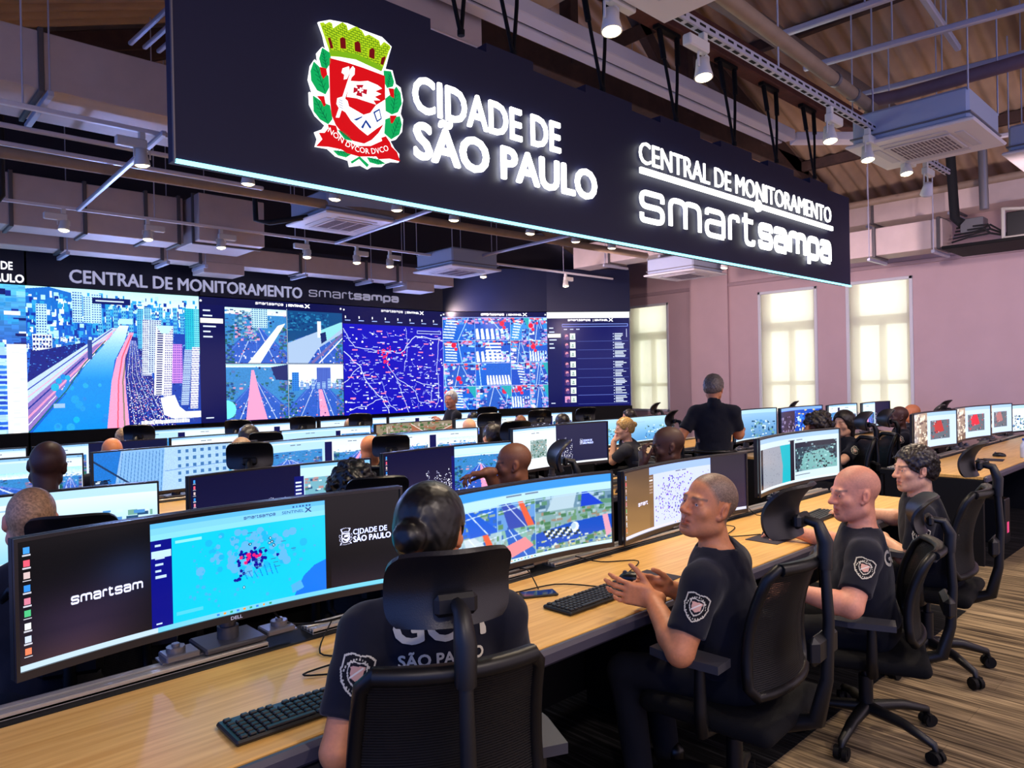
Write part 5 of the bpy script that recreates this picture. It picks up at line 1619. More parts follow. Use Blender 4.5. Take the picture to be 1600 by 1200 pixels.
def paint_dark(kind):
    p = Pic(420, 130, SKYN); p.sub(0, 0, 1, .96).grad((.06, .06, .20), (.17, .14, .24) if kind == 'hwy' else (.09, .09, .24)); icons(p, .018, .010)
    if kind == 'sky':
        dots_sky(p, .40, .56, .52, .93, 3); s_ = p.sub(.60, .0, 1, .955); s_.fill((.75, .90, .97)); s_.rect(0, 0, 1, .06, (.5, .75, .95)); p.rect(.565, .2, .62, .955, (.05, .08, .42))
        s_.sub(.06, .26, 1, 1).fill((.45, .68, .75)); z = s_.sub(.06, .26, 1, 1); z.speck(120, [(.85, .92, .95), (.2, .35, .5), (.7, .55, .55), (.3, .5, .45)], 0, 4, (2, 6)); z.poly([(0, .55), (1, .42), (1, .7), (0, .8)], (.35, .72, .82)); z.rect(.42, .05, .62, .32, (.12, .10, .15))
        for k in range(5): p.rect(.572, .3 + k * .07, .605, .33 + k * .07, (.85, .9, 1))
    else:
        dots_sky(p, .34, .54, .45, .98, 5, 330); p.rect(.54, .2, .565, .955, (.08, .08, .40)); s_ = p.sub(.565, 0, 1, .955); s_.fill((.80, .92, .98)); s_.rect(0, 0, 1, .06, (.45, .72, .95)); road_scene(s_.sub(0, .2, 1, 1), 38, .06)
    return p
def paint_bdark():
    p = Pic(420, 130, (.90, .95, .97)); q = browser(p, 0, .5, (.92, .96, .98)); s_ = q.sub(.42, .32, .78, .78); s_.fill((.55, .65, .65)); s_.speck(90, [(.25, .40, .35), (.8, .85, .85), (.35, .5, .45), (.65, .6, .55)], 0, 8, (1, 5))
    p.rect(.49, 0, 1, .955, (.07, .09, .24)); dots_sky(p, .49, .66, .32, .95, 9, 260); p.rect(.0, .955, 1, 1, (.93, .95, .97)); return p
def paint_building():
    p = Pic(420, 130, (.55, .72, .90)); p.poly([(0, 0), (.16, 0), (.11, 1), (0, 1)], (.12, .45, .80)); p.poly([(.18, .02), (.42, .0), (.42, 1), (.12, 1)], (.50, .70, .90))
    for k in range(13): x = .17 + k * .02; p.line([(x, .05), (x - .03 + k * .001, 1)], 1.6, (.25, .48, .75))
    p.poly([(.42, .0), (.82, .02), (.82, 1), (.40, 1)], (.66, .80, .95)); p.line([(.42, .55), (.82, .45)], 2, (.4, .58, .82))
    for j in range(5):
        for i in range(7): x = .5 + i * .047; y = .08 + j * .17 - i * .004; p.rect(x, y, x + .02, y + .08, (.25, .45, .68))
    p.poly([(.82, .1), (1, .06), (1, 1), (.82, 1)], (.30, .66, .85)); p.sub(.83, .3, 1, 1).speck(90, [(.15, .4, .7), (.75, .88, .95), (.25, .55, .5), (.1, .3, .6)], 0, 2, (2, 6)); p.rect(.82, 0, 1, .12, (.80, .92, .98))
    p.line([(.0, .18), (.30, 1)], 5, (.12, .22, .38)); p.poly([(0, .6), (.08, .62), (.1, 1), (0, 1)], (.08, .2, .35)); p.sub(0, .6, .1, 1).speck(20, [(.8, .85, .9), (.05, .1, .2)], 0, 3, (2, 5)); return p.mottle(.1, 3, 2)
def paint_browser(seed, split=.55, dark=False):
    p = Pic(300, 96, (.88, .94, .98)); g = random.Random(seed); q = browser(p, 0, split, g.choice([(.84, .92, .98), (.90, .95, .98), (.70, .86, .96)]))
    road_scene(q.sub(g.choice([.04, .3]), .3, .96, .93), seed, g.choice([0, .2]))
    if dark: p.rect(split, 0, 1, .955, (.06, .08, .22)); dots_sky(p, split, split + .2, .4, .95, seed, 120)
    else:
        q = browser(p, split, 1, (.88, .94, .98)); q.rect(0, .12, .14, 1, (.05, .07, .30)); road_scene(q.sub(.17, .25, .97, .95), seed + 50, g.choice([0, .3]))
    taskbar(p); return p
def paint_red():
    p = Pic(300, 96, (.55, .50, .42)); p.speck(260, [(.25, .38, .22), (.35, .45, .28), (.62, .40, .30), (.55, .33, .26), (.7, .65, .6)], 0, 6, (2, 8)); p.poly([(.48, .05), (.75, .55), (1, .2), (1, .95), (.52, .95)], (.62, .38, .28)); p.line([(.48, .05), (.74, .55), (1, .18)], 3, (.85, .80, .75)); p.sub(.2, .3, .5, .95).speck(120, [(.22, .42, .20), (.3, .5, .25), (.15, .3, .15)], 0, 9, (3, 8)); p.rect(.15, .1, .165, .95, (.75, .7, .65)); return p
def paint_street():
    p = Pic(300, 96, (.16, .17, .22)); p.speck(220, [(.75, .75, .8), (.08, .08, .12), (.35, .35, .42), (.5, .48, .5)], 0, 14, (1, 4)); p.rect(.62, .1, .8, .3, (.15, .3, .75)); p.rect(0, .55, 1, 1, (.55, .52, .52)); p.sub(0, .5, 1, 1).speck(140, [(.25, .25, .3), (.8, .78, .78), (.1, .1, .14)], 0, 17, (1, 4)); return p
def paint_glare(red):
    p = Pic(300, 96, (.62, .52, .42)); p.sub(0, 0, .5, 1).grad((.70, .60, .52), (.50, .42, .36)); p.sub(0, 0, .5, 1).speck(70, [(.85, .78, .68), (.40, .32, .28), (.95, .9, .82)], 0, 22, (3, 10)); p.rect(.48, 0, 1, 1, (.80, .88, .98)); p.rect(.48, 0, 1, .1, (.66, .80, .95))
    s_ = p.sub(.55, .25, .9, .8); s_.fill((.38, .42, .46)); s_.poly([(.2, .1), (.6, .0), (.75, .6), (.3, .7)], red); s_.speck(40, [(.7, .75, .78), (.2, .25, .3), red], 0, 3, (1, 4)); return p
def paint_plain(c0, c1, seed):
    p = Pic(300, 96); p.grad(c0, c1); p.rect(0, 0, 1, .12, (.70, .86, .96)); p.rect(.04, .2, .5, .22, (.6, .75, .88))
    p.sub(.5, .35, .98, .95).speck(70, [(.3, .55, .8), (.8, .9, .95), (.15, .3, .45), (.45, .65, .6)], 0, seed, (2, 7)); taskbar(p); return p
def paint_blue(seed):
    p = Pic(300, 96, (.12, .30, .75)); p.rect(0, 0, 1, .1, (.5, .68, .95)); p.rect(0, .12, .45, 1, (.22, .18, .28)); p.sub(0, .3, .45, 1).speck(60, [(.45, .38, .55), (.15, .12, .2), (.6, .55, .7)], 0, seed, (3, 9)); p.sub(.46, .1, 1, 1).speck(90, [(.2, .5, .95), (.75, .88, 1), (.08, .2, .6), (.9, .8, .5)], 0, seed + 1, (2, 9)); return p

# ------------------------------------------------------------------ curved wide monitors
MW, MH, RAD = 1.215, .372, 2.6
def sag(x): return RAD - math.sqrt(RAD * RAD - x * x)
hs = MB()
def mfront(u, v): x = (u - .5) * MW; return (x, -sag(x) + .004, v * MH)
hs.sheet(lambda u, v: mfront(u, v), 24, 2, -.022)
HOUSE = hs
bz = MB()
def strip(xa, xb, za, zb, n):
    bz.sheet(lambda u, v: ((xa + (xb - xa) * u), -sag(xa + (xb - xa) * u) - .004, za + (zb - za) * v), n, 1, .010)
strip(-MW / 2, MW / 2, 0, .022, 24); strip(-MW / 2, MW / 2, MH - .010, MH, 24); strip(-MW / 2, -MW / 2 + .009, .0, MH, 1); strip(MW / 2 - .009, MW / 2, .0, MH, 1)
back = MB(); back.box(-.30, .30, .018, .055, .07, .30, b=.02)
stand = MB(); stand.box(-.10, .10, -.02, .14, 0, .022, b=.006); stand.cyl((0, .06, .02), (0, .06, .07), .034, n=18); stand.cyl((0, .06, .07), (0, .06, .17), .026, n=18); stand.box(-.03, .03, .035, .085, .15, .26, b=.008)
clamp = MB(); clamp.box(-.22, .22, .01, .08, -.001, .004)
for sx in (-1, 1):
    clamp.box(sx * .11 - (.0 if sx > 0 else .10), sx * .11 + (.10 if sx > 0 else .0), .0, .085, .0, .020, b=.004); clamp.cyl((sx * .17, .045, .02), (sx * .17, .045, .036), .028, n=10); clamp.cyl((sx * .17, .045, .036), (sx * .17, .045, .045), .012, n=10)
ME_H, ME_Z, ME_B, ME_S, ME_C = HOUSE.mesh('housing', M_black), bz.mesh('bezel', mat('bezel_grey', (.16, .15, .16), .35)), back.mesh('rear_cover', M_black), stand.mesh('stand', mat('stand_grey', (.30, .30, .32), .4, metal=.4)), clamp.mesh('rail_clamp', M_grey)
def screen_fn(U, V_):
    x = (U - .5) * (MW - .018); return x, -(RAD - np.sqrt(RAD * RAD - x * x)) - .006, MH - .010 - V_ * (MH - .032)
def bend(G, x, z, off=.009):
    V = []
    for p in G[0]: X = p[0] + x; V.append((X, -sag(X) - off, z + p[1]))
    return V, G[1]
M_dim = mat('screen_text_dim', (.2, .3, .5), .5, emit=(.12, .25, .45), estr=1)
t_ground = [.754]
def monitor(label, x0, x1, y, top, pic, texts=(), ground=None, group=None, rz=0.0):
    if ground is None: ground = .754 if y < 2.6 else (.719 if y < 5 and x0 < 5.3 else .754 if y < 5 else .689 if y < 6.6 and x0 > 6.4 else .719 if y < 6.6 else .714 if y < 8 else .724)
    t_ground[0] = ground
    sx = (x1 - x0) / MW
    t = thing('curved_monitor', label, 'monitor', ((x0 + x1) / 2, y, ground), rz, group)
    z = top - MH - ground
    for me, nm in ((ME_H, 'housing'), (ME_Z, 'bezel'), (ME_B, 'rear_cover')):
        o = obj(nm, me, None, t); o.location = (0, 0, z); o.scale = (sx, 1, 1)
    o = obj('stand', ME_S, None, t); o.scale = (1, 1, min(1.0, (z + .10) / .26)); o.location = (0, 0, .022)
    obj('rail_clamp', ME_C, None, t, loc=(0, 0, .022))
    o = obj('screen_picture', pic_mesh('screen_picture', pic, screen_fn, M_screen), None, t); o.location = (0, 0, z); o.scale = (sx, 1, 1)
    for tx, x, zz, h, bold, xs, m_ in texts:
        G = logo_geo(tx, h * .92, h * xs * {'smart': 3.6, 'smartsam': 5.9, 'smartsampa': 7.4}[tx], .24) if tx in ('smart', 'smartsam', 'smartsampa') else text_geo(tx, h, bold, xs); mb = MB(); mb.add(*bend(G, x, zz)); q = obj('screen_text', mb, m_, t); q.location = (0, 0, z); q.scale = (sx, 1, 1)
    return t
M_tl = mat('screen_text_soft', (.8, .85, 1), .5, emit=(.85, .88, 1), estr=1)
XL = -MW / 2
def crest_icon(t, x, z, s_, top):
    """small white outline of the same crest, on a screen"""
    mb = MB()
    for k in ('crown', 'shield', 'rib', 'leaf2', 'leaf3', 'leaf5', 'leaf6'):
        P_ = [((p[0] - 2.13) * s_, (p[1] - 3.18) * s_) for p in CR[k]]
        n = len(P_); cx = sum(p[0] for p in P_) / n; cz = sum(p[1] for p in P_) / n
        Q = [(cx + (p[0] - cx) * .80, cz + (p[1] - cz) * .80) for p in P_]
        V = [(a, b, 0) for a, b in P_ + Q]; F = [(i, (i + 1) % n, n + (i + 1) % n, n + i) for i in range(n)]
        mb.add(*bend((V, F), x, z))
    for k in ('arm', 'flag'):
        P_ = [((p[0] - 2.13) * s_, (p[1] - 3.18) * s_, 0) for p in CR[k]]; mb.add(*bend((P_, [tuple(range(len(P_)))]), x, z))
    q = obj('screen_crest', mb, M_tl, t); q.location = (0, 0, top - MH - t_ground[0])
m1 = monitor('large curved monitor in the left foreground showing a turquoise map between black areas', .325, 1.535, 2.325, 1.236, paint_dash(),
    [('smartsam', XL + .135, .165, .026, .016, 1.25, M_tl), ('smartsampa', XL + .64, .320, .010, .008, 1.45, M_dim), ('SENTINEL', XL + .77, .320, .010, .004, 1.3, M_dim), ('X', XL + .85, .317, .017, .03, 1.4, M_dim), ('CIDADE DE', XL + 1.025, .215, .020, .014, .92, M_tl), ('SÃO PAULO', XL + 1.025, .188, .021, .03, .92, M_tl)])
crest_icon(m1, XL + .995, .208, .085, 1.236)
mb = MB(); G = text_geo('DELL', .011, .02, 1.15, 0, 'CENTER'); mb.add(*bend(G, 0, .006, .0155)); o = obj('maker_lettering', mb, M_silver, m1); o.location = (0, 0, 1.236 - MH - .754)
monitor('curved monitor with colourful road camera tiles, right of the seated woman', 1.60, 2.775, 2.325, 1.168, paint_cams())
monitor('curved monitor with purple dots on a pale map, by the officer with joined hands', 2.87, 4.10, 2.335, 1.152, paint_dots(), [('smart', XL + .165, .17, .020, .016, 1.4, M_tl)])
monitor('curved monitor showing a grey and turquoise map beside a street camera view', 4.235, 5.46, 2.325, 1.222, paint_graycyan())
monitor('curved monitor with a white browser and orange fair picture, before the grey haired officer', .06, 1.27, 4.25, 1.115, paint_plain((.92, .97, .98), (.55, .80, .92), 5))
m6 = monitor('dark wallpaper monitor with smartsampa letters and a dotted skyline, second row', 1.43, 2.62, 4.27, 1.12, paint_dark('sky'), [('smartsampa', XL + .175, .045, .026, .016, 1.35, M_tl)])
monitor('half dark monitor with dotted skyline and a highway picture, behind the pointing officer', 2.665, 3.86, 4.20, 1.15, paint_dark('hwy'))
m8 = monitor('monitor with white page at left and navy crest wallpaper at right, near the aisle', 3.895, 5.09, 4.24, 1.24, paint_bdark(), [('CIDADE DE', XL + .925, .205, .016, .014, .95, M_tl), ('SÃO PAULO', XL + .925, .182, .017, .03, .95, M_tl)])
crest_icon(m8, XL + .90, .20, .07, 1.24)
monitor('third row monitor beside the dark bald head, with blue roofs picture', .08, 1.31, 6.06, 1.155, paint_browser(101, .86))
monitor('third row monitor filled with a pale office building', 1.365, 2.63, 6.08, 1.155, paint_building())
monitor('third row monitor with two city browser windows, right of the building picture', 2.67, 3.84, 6.10, 1.135, paint_browser(120, .55))
monitor('third row monitor right of the bald head, with blue highway views', 3.92, 5.13, 6.10, 1.12, paint_browser(133, .5))
monitor('third row monitor with a dark crowded street picture', 5.20, 6.28, 6.12, 1.12, paint_street())
monitor('plain sky blue monitor in front of the blonde officer', 6.50, 7.66, 6.12, 1.09, paint_plain((.72, .88, .98), (.35, .70, .93), 9))
monitor('blue monitor behind the blonde officer, partly covered by an empty chair', 7.70, 8.9, 6.12, 1.09, paint_plain((.75, .90, .98), (.30, .58, .82), 12))
R4 = [(.02, 1.235, 'fourth row monitor with green trees at the left frame edge', 210), (1.275, 2.42, 'fourth row monitor with dark left half, behind the dark bald head', 221), (2.45, 3.585, 'fourth row monitor with a plain white page, behind the building picture', 232), (3.625, 4.80, 'fourth row monitor with small red and grey tiles, left of the red roof picture', 243), (4.86, 6.08, '', 0), (6.12, 7.27, 'fourth row monitor behind the orange bald head', 265), (7.31, 8.50, 'fourth row monitor under the thumbnails list screen', 276)]
for k, (a, b, lab, sd) in enumerate(R4):
    monitor(lab or 'fourth row monitor showing red roofs and green trees', a, b, 7.74, 1.115, paint_red() if not sd else paint_browser(sd, .4 if k == 1 else .62, k in (1,)))
R5 = [(2.42, 3.60, 'last row monitor at the left end, under the river screen', 310), (3.64, 4.82, 'last row monitor under the four view screen', 321), (4.86, 5.95, 'last row monitor with white strip, under the left half of the street map screen', 332), (5.98, 7.05, 'last row monitor behind the officer standing by the video wall', 343), (7.10, 8.20, 'last row monitor at the right end, under the zebra crossing screen', 354)]
for a, b, lab, sd in R5: monitor(lab, a, b, 9.14, 1.125, paint_browser(sd, .5))
monitor('right edge monitor with red roof photo, nearest to the aisle', 7.26, 8.42, 2.37, 1.235, paint_glare((.75, .22, .20)), rz=R(-2))
monitor('second right edge monitor from the aisle, with bright red photo', 8.50, 9.70, 2.37, 1.235, paint_glare((.92, .15, .22)), rz=R(-2))
monitor('third right edge monitor from the aisle, with greyish red photo', 9.75, 10.78, 2.39, 1.215, paint_glare((.70, .45, .45)), rz=R(-2))
monitor('white monitor cut by the right frame edge', 10.80, 11.65, 2.42, 1.17, paint_plain((.95, .97, 1), (.9, .95, 1), 31), rz=R(-2))
monitor('monitor with bluish road picture that the standing officer points at', 7.25, 8.22, 4.20, 1.24, paint_plain((.62, .80, .95), (.35, .55, .75), 41))
monitor('blue and dark monitor behind the officer resting head on hand', 8.28, 9.44, 4.18, 1.225, paint_blue(51))
monitor('monitor with white crowd picture behind the long faced woman', 9.48, 10.42, 4.12, 1.215, paint_browser(61, .5))
monitor('pale monitor with a black and white map before the second window', 10.46, 11.5, 4.06, 1.21, paint_browser(72, .62, True))

# ------------------------------------------------------------------ task chairs
def make_chair():
    t = thing('task_chair', 'x', 'chair')
    sd = Sdf(); sd.box((0, .0, .445), (.25, .245, .034), None, .03, .01); sd.ell((0, .02, .62), (.34, .34, .155), None, .03, -1); sd.cap((-.2, .235, .43), (.2, .235, .43), .034, k=.03)
    obj('seat', np_mesh('seat', *sd.surface(.012), mat('seat_fabric', (.05, .05, .055), .9, spec=.2, bump=.2, bscale=300)), None, t)
    def bk(u, v):            # backrest surface, v up
        x = (u - .5) * (.46 - .05 * v); z = .56 + .43 * v
        y = -.225 - .07 * v ** 1.2 - .035 * math.sin(v * math.pi) * -1 + .055 * (2 * u - 1) ** 2
        return (x, y, z)
    pts = [bk(u, 0) for u in np.linspace(.06, .94, 8)] + [bk(1, v) for v in np.linspace(.08, .92, 9)] + [bk(u, 1) for u in np.linspace(.94, .06, 8)] + [bk(0, v) for v in np.linspace(.92, .08, 9)]
    m = MB(); m.tube(pts + [pts[0], pts[1]], .019, 8, caps=False)
    top = [bk(u, 1) for u in np.linspace(.05, .95, 9)]
    m.tube([(x, y - .012, z) for x, y, z in top], .021, 8)
    obj('back_frame', m, mat('chair_frame', (.035, .035, .04), .42, spec=.4), t)
    m = MB(); m.sheet(lambda u, v: bk(.03 + .94 * u, .02 + .96 * v), 12, 12, .004); obj('back_mesh', m, M_netting, t)
    m = MB(); m.tube([(0, -.05, .42), (0, -.20, .41), (0, -.30, .45), (0, -.335, .60), (0, -.345, .80), (0, -.335, .99)], [.028, .032, .030, .022, .019, .017], 8)
    m.box(-.10, .10, -.345, -.30, .66, .76, b=.02)
    obj('spine', m, M_black, t)
    def hr(u, v):
        x = (u - .5) * .30 * (1 - .16 * abs(2 * v - 1) ** 5); z = 1.07 + .175 * v * (1 - .05 * abs(2 * u - 1) ** 4)
        return (x, -.235 + .045 * (2 * u - 1) ** 2 - .20 * max(0, v - .42) ** 2 - .12 * max(0, .42 - v) ** 2, z)
    m = MB(); m.sheet(hr, 18, 14, -.012); obj('headrest', m, mat('headrest_shell', (.075, .075, .09), .36, spec=.6, bump=.1, bscale=500), t)
    m = MB(); m.tube([(0, -.335, .97), (0, -.338, 1.06), (0, -.315, 1.12), (0, -.262, 1.13)], [.024, .026, .02, .015], 8); m.box(-.05, .05, -.275, -.246, 1.10, 1.15, b=.01); obj('headrest_stem', m, M_black, t)
    for sx in (-1, 1):
        m = MB(); m.tube([(sx * .20, -.02, .41), (sx * .275, -.02, .42), (sx * .285, -.02, .50), (sx * .285, -.02, .655)], [.022, .024, .022, .018], 8); a = obj('arm_post', m, M_black, t)
        m = MB()
        m.prism([(-.045, -.13), (.045, -.13), (.05, .02), (.035, .13), (-.03, .135), (-.05, .05)], 0, .028, T(sx * .285, .02, .655)); obj('arm_pad', m, mat('arm_pad', (.22, .22, .24), .5), a)
    m = MB(); m.cyl((0, 0, .14), (0, 0, .30), .03, n=14); m.cyl((0, 0, .28), (0, 0, .42), .018, n=12); m.box(-.11, .11, -.12, .12, .395, .43, b=.012); obj('gas_column', m, M_black, t)
    for k in range(5):
        a = k * 2 * math.pi / 5 + .3
        d = Vector((math.cos(a), math.sin(a), 0)); s_ = Vector((-d.y, d.x, 0))
        m = MB(); m.tube([d * .02 + Vector((0, 0, .135)), d * .18 + Vector((0, 0, .125)), d * .31 + Vector((0, 0, .085)), d * .315 + Vector((0, 0, .06))], [.032, .024, .018, .012], 6); l = obj('base_leg', m, M_black, t)
        m = MB()
        for e in (-.017, .017): m.cyl(d * .315 + s_ * (e - .010) + Vector((0, 0, .031)), d * .315 + s_ * (e + .010) + Vector((0, 0, .031)), .030, n=16)
        m.box(-.012, .012, -.03, .03, .03, .062, T(*(d * .315), rz=a)); obj('castor', m, M_blackm, l)
    return t
def netting():
    m = bpy.data.materials.new('chair_netting'); m.use_nodes = True; nt = m.node_tree; L = nt.links.new
    b = nt.nodes['Principled BSDF']; b.inputs['Base Color'].default_value = srgb(.02, .02, .024); b.inputs['Roughness'].default_value = .6
    tc = nt.nodes.new('ShaderNodeTexCoord'); wv = nt.nodes.new('ShaderNodeTexWave'); wv.bands_direction = 'Z'; wv.inputs['Scale'].default_value = 45
    L(tc.outputs['Object'], wv.inputs['Vector']); mr = nt.nodes.new('ShaderNodeMapRange'); mr.inputs['From Min'].default_value = .72; mr.inputs['From Max'].default_value = .74; mr.inputs['To Min'].default_value = 1; mr.inputs['To Max'].default_value = .25
    L(wv.outputs['Fac'], mr.inputs['Value']); L(mr.outputs[0], b.inputs['Alpha']); return m
M_netting = netting()
CH0 = make_chair()
_first = [True]
def chair(label, x, y, th, zs=1.0, head=True):
    o = chair_at(label, x, y, R(th)); o.scale = (1, 1, zs)
    if not head:
        for c in list(o.children):
            if c.name.startswith('headrest'): bpy.data.objects.remove(c)
    return o
def chair_at(label, x, y, th, z=0.0):
    if _first[0]:
        _first[0] = False; CH0.location = (x, y, z); CH0.rotation_euler = (0, 0, th); CH0['label'] = label; CH0['group'] = 'task chairs'; return CH0
    return dup(CH0, (x, y, z), th, label, 'task chairs')
CHAIRS = [
    ('black mesh chair seen from behind, of the woman in the foreground', 1.105, 1.50, -24), ('black mesh chair of the officer with joined hands', 2.38, 1.38, 4),
    ('black mesh chair of the shaven officer with the watch', 3.37, 1.29, 22, .87), ('black mesh chair of the dark haired officer, castors on tan carpet', 4.37, 1.34, 6),
    ('black chair of the grey haired officer, headrest behind the foreground monitor', .69, 3.20, -20, .94), ('black chair of the curly haired person, second row', 1.95, 3.12, -24, .95),
    ('chair of the pointing officer, its headrest turned sideways', 3.02, 3.14, 55), ('chair of the dark skinned officer resting chin on hand', 4.58, 2.97, 25, 1.0, False),
    ('chair of the large bald man at the left, third row', .86, 4.42, -15, .95, False), ('chair with wide headrest behind the sandy cropped head, third row', 2.10, 4.90, -26),
    ('chair right of the bald man bending down, third row', 3.33, 5.04, -30, .97), ('chair of the dark haired man in the third row', 4.70, 5.06, -25),
    ('chair under the orange bald head, fourth row', 1.78, 6.56, -20, .91), ('chair beside the combed dark hair, fourth row', 2.98, 6.56, -30, .96),
    ('chair of the light skinned bald man in the fourth row', 5.70, 6.56, -25), ('chair of the dark bald man in the fourth row, headrest tilted', 6.62, 6.56, -40), ('chair of the dark haired person left of the plain blue monitor', 7.40, 6.56, -20),
    ('chair of the light brown haired man in the last row', 2.36, 8.18, -30), ('chair of the brown bald man in the last row', 3.40, 8.16, -35), ('empty last row chair under the highway pictures', 4.16, 8.16, -30), ('chair of the fair haired man in the last row', 4.96, 8.14, -35),
    ('last row chair right of the officer by the video wall', 7.10, 8.14, -35),
    ('empty chair behind the blonde officer, headrest turned aside', 7.72, 5.10, 30), ('chair of the blonde officer', 6.88, 4.96, 20),
    ('chair of the person half hidden behind the blonde officer', 8.95, 6.66, 20), ('chair of the officer resting head on hand at the right', 7.16, 2.94, 40),
    ('chair of the long faced woman at the right', 7.74, 2.94, 40), ('chair of the dark officer before the window', 9.12, 2.88, 20), ('chair of the far brown headed man', 10.75, 3.25, 0),
    ('empty chair with grey headrest near the far monitors, second window', 10.0, 5.0, 15)]
for c in CHAIRS: chair(*c)

# ------------------------------------------------------------------ things on the desks
kb = MB(); kb.box(-.222, .222, -.072, .072, 0, .014, b=.005)
KB_B = kb.mesh('keyboard_case', M_black)
kk = MB(); cols = [15, 15, 14, 13, 12]
for r_ in range(6):
    yy = .056 - r_ * .0215 - (.004 if r_ else 0)
    for c in range(19):
        xx = -.208 + c * .0222 + (.004 if c > 13 else 0)
        if r_ == 5 and 3 <= c <= 8:
            if c == 3: kk.box(xx, xx + 6 * .0222 - .003, yy - .008, yy + .008, .013, .020, b=.002)
            continue
        if r_ == 0 and c in (1, 6): continue
        kk.box(xx, xx + .0185, yy - .008, yy + .008, .013, .020, b=.0025)
KB_K = kk.mesh('key_field', mat('key_caps', (.13, .13, .14), .45))
def keyboard(label, x, y, rz, z=.751):
    t = thing('keyboard', label, 'keyboard', (x, y, z), R(rz), 'keyboards'); obj('keyboard_case', KB_B, None, t); obj('key_field', KB_K, None, t); return t
keyboard('black keyboard at the bottom left on the wooden desk', .91, 1.785, -2)
keyboard('black keyboard beside the joined hands of the officer', 2.17, 1.86, 1)
keyboard('black keyboard before the shaven officer at the right end of the near desk', 4.34, 1.93, 4)
keyboard('keyboard on the desk at the right edge, beyond the aisle', 7.46, 1.90, 8)
keyboard('keyboard of the pointing officer, second row', 3.2, 3.78, 0)
keyboard('keyboard on the second row desk near the aisle', 4.72, 3.80, 0)
ms = Sdf(); ms.ell((0, 0, .008), (.033, .06, .032), k=.004); ms.cut((0, 0, 0), (0, 0, -1))
MSV = ms.surface(.004)
ME_M = np_mesh('mouse_shell', *MSV, mat('mouse_plastic', (.05, .05, .055), .3))
wh = MB(); wh.cyl((-.004, .032, .034), (.004, .032, .034), .010, n=12); ME_W = wh.mesh('wheel', M_grey)
def mouse(label, x, y, rz, z=.753):
    t = thing('computer_mouse', label, 'mouse', (x, y, z), R(rz), 'computer mice'); obj('mouse_shell', ME_M, None, t); obj('wheel', ME_W, None, t); return t
def pad(label, x, y, rz, z=.7505):
    return tag(obj('mouse_pad', MB().box(-.11, .11, -.09, .09, 0, .003, b=.001), mat('mouse_pad', (.17, .15, .20), .8), M=T(x, y, z, rz=R(rz))), label, 'mouse pad')
pad('dark mouse pad right of the keyboard before the joined hands', 2.56, 1.87, 4); mouse('black mouse on the pad before the joined hands', 2.47, 1.90, 30, .754)
pad('dark mouse pad under the hand of the shaven officer', 3.62, 1.86, 0); mouse('mouse under the hand of the shaven officer', 3.66, 1.87, 0, .754)
pad('dark pad on the right edge desk, behind its keyboard', 8.25, 1.92, 8); mouse('black mouse right of the keyboard at the right edge', 7.92, 1.93, 0); mouse('black mouse near the right frame edge, beside the dark pad', 8.62, 1.95, 10)
mouse('mouse on the second row desk near the aisle', 4.35, 3.80, 0)
ph = thing('smartphone', 'black smartphone lying on the desk left of the middle keyboard', 'phone', (2.06, 2.06, .751), R(-28))
obj('phone_body', MB().box(-.075, .075, -.036, .036, 0, .009, b=.004), M_black, ph); obj('phone_screen', MB().box(-.068, .068, -.032, .032, .009, .0095), mat('phone_glass', (.02, .02, .03), .08, spec=.8), ph)
bt = thing('water_bottle', 'clear water bottle with blue cap at the right frame edge', 'bottle', (8.62, 1.74, .751))
m = MB(); m.lathe([(0, 0), (.03, 0), (.033, .01), (.033, .10), (.03, .13), (.014, .16), (.013, .175)], 16); obj('bottle_body', m, mat('bottle_plastic', (.80, .85, .92), .15, spec=.7), bt)
m = MB(); m.cyl((0, 0, .175), (0, 0, .195), .015, n=14); obj('cap', m, mat('cap_blue', (.15, .3, .75), .4), bt)
def cable(label, pts, r=.0028):
    P = [Vector(p) for p in pts]; Q = []
    for i in range(len(P) - 1):
        a = P[max(i - 1, 0)]; b, c = P[i], P[i + 1]; d = P[min(i + 2, len(P) - 1)]
        for s_ in np.linspace(0, 1, 7)[:-1]:
            Q.append(.5 * ((2 * b) + (c - a) * s_ + (2 * a - 5 * b + 4 * c - d) * s_ ** 2 + (3 * b - a - 3 * c + d) * s_ ** 3))
    Q.append(P[-1]); mb = MB(); mb.tube(Q, r, 6); return tag(obj('cable', mb, M_blackm), label, 'cable')
cable('thin black cable looping at the left arm of the seated woman', [(1.25, 2.28, .79), (1.12, 2.12, .757), (1.18, 2.02, .757), (1.0, 2.0, .757), (1.08, 1.92, .757), (1.02, 1.86, .757)])
cable('pair of cables hanging from the left foreground monitor', [(1.05, 2.36, .90), (1.12, 2.36, .80), (1.25, 2.31, .785), (1.42, 2.33, .785)], .004)
cable('white phone cable standing up on the near desk', [(2.10, 2.10, .758), (2.16, 2.22, .80), (2.2, 2.32, .786)])
cable('thin keyboard cable running across the near desk', [(2.3, 1.94, .757), (2.2, 2.1, .757), (1.95, 2.16, .757), (1.9, 2.28, .78)])
cable('mouse cable running over the desk behind the joined hands', [(2.5, 1.97, .757), (2.75, 2.08, .757), (2.62, 2.2, .757), (2.55, 2.3, .78)])
cable('thin cable behind the shaven officer mouse', [(3.66, 1.94, .757), (3.5, 2.05, .757), (3.75, 2.15, .757), (3.6, 2.3, .78)])
cable('keyboard cable at the right end of the near desk', [(4.3, 2.0, .757), (4.4, 2.12, .757), (4.15, 2.2, .757), (4.2, 2.3, .78)])
pc = thing('desktop_computer', 'black tower computer under the desk at the right edge', 'computer', (8.0, 1.95, .003))
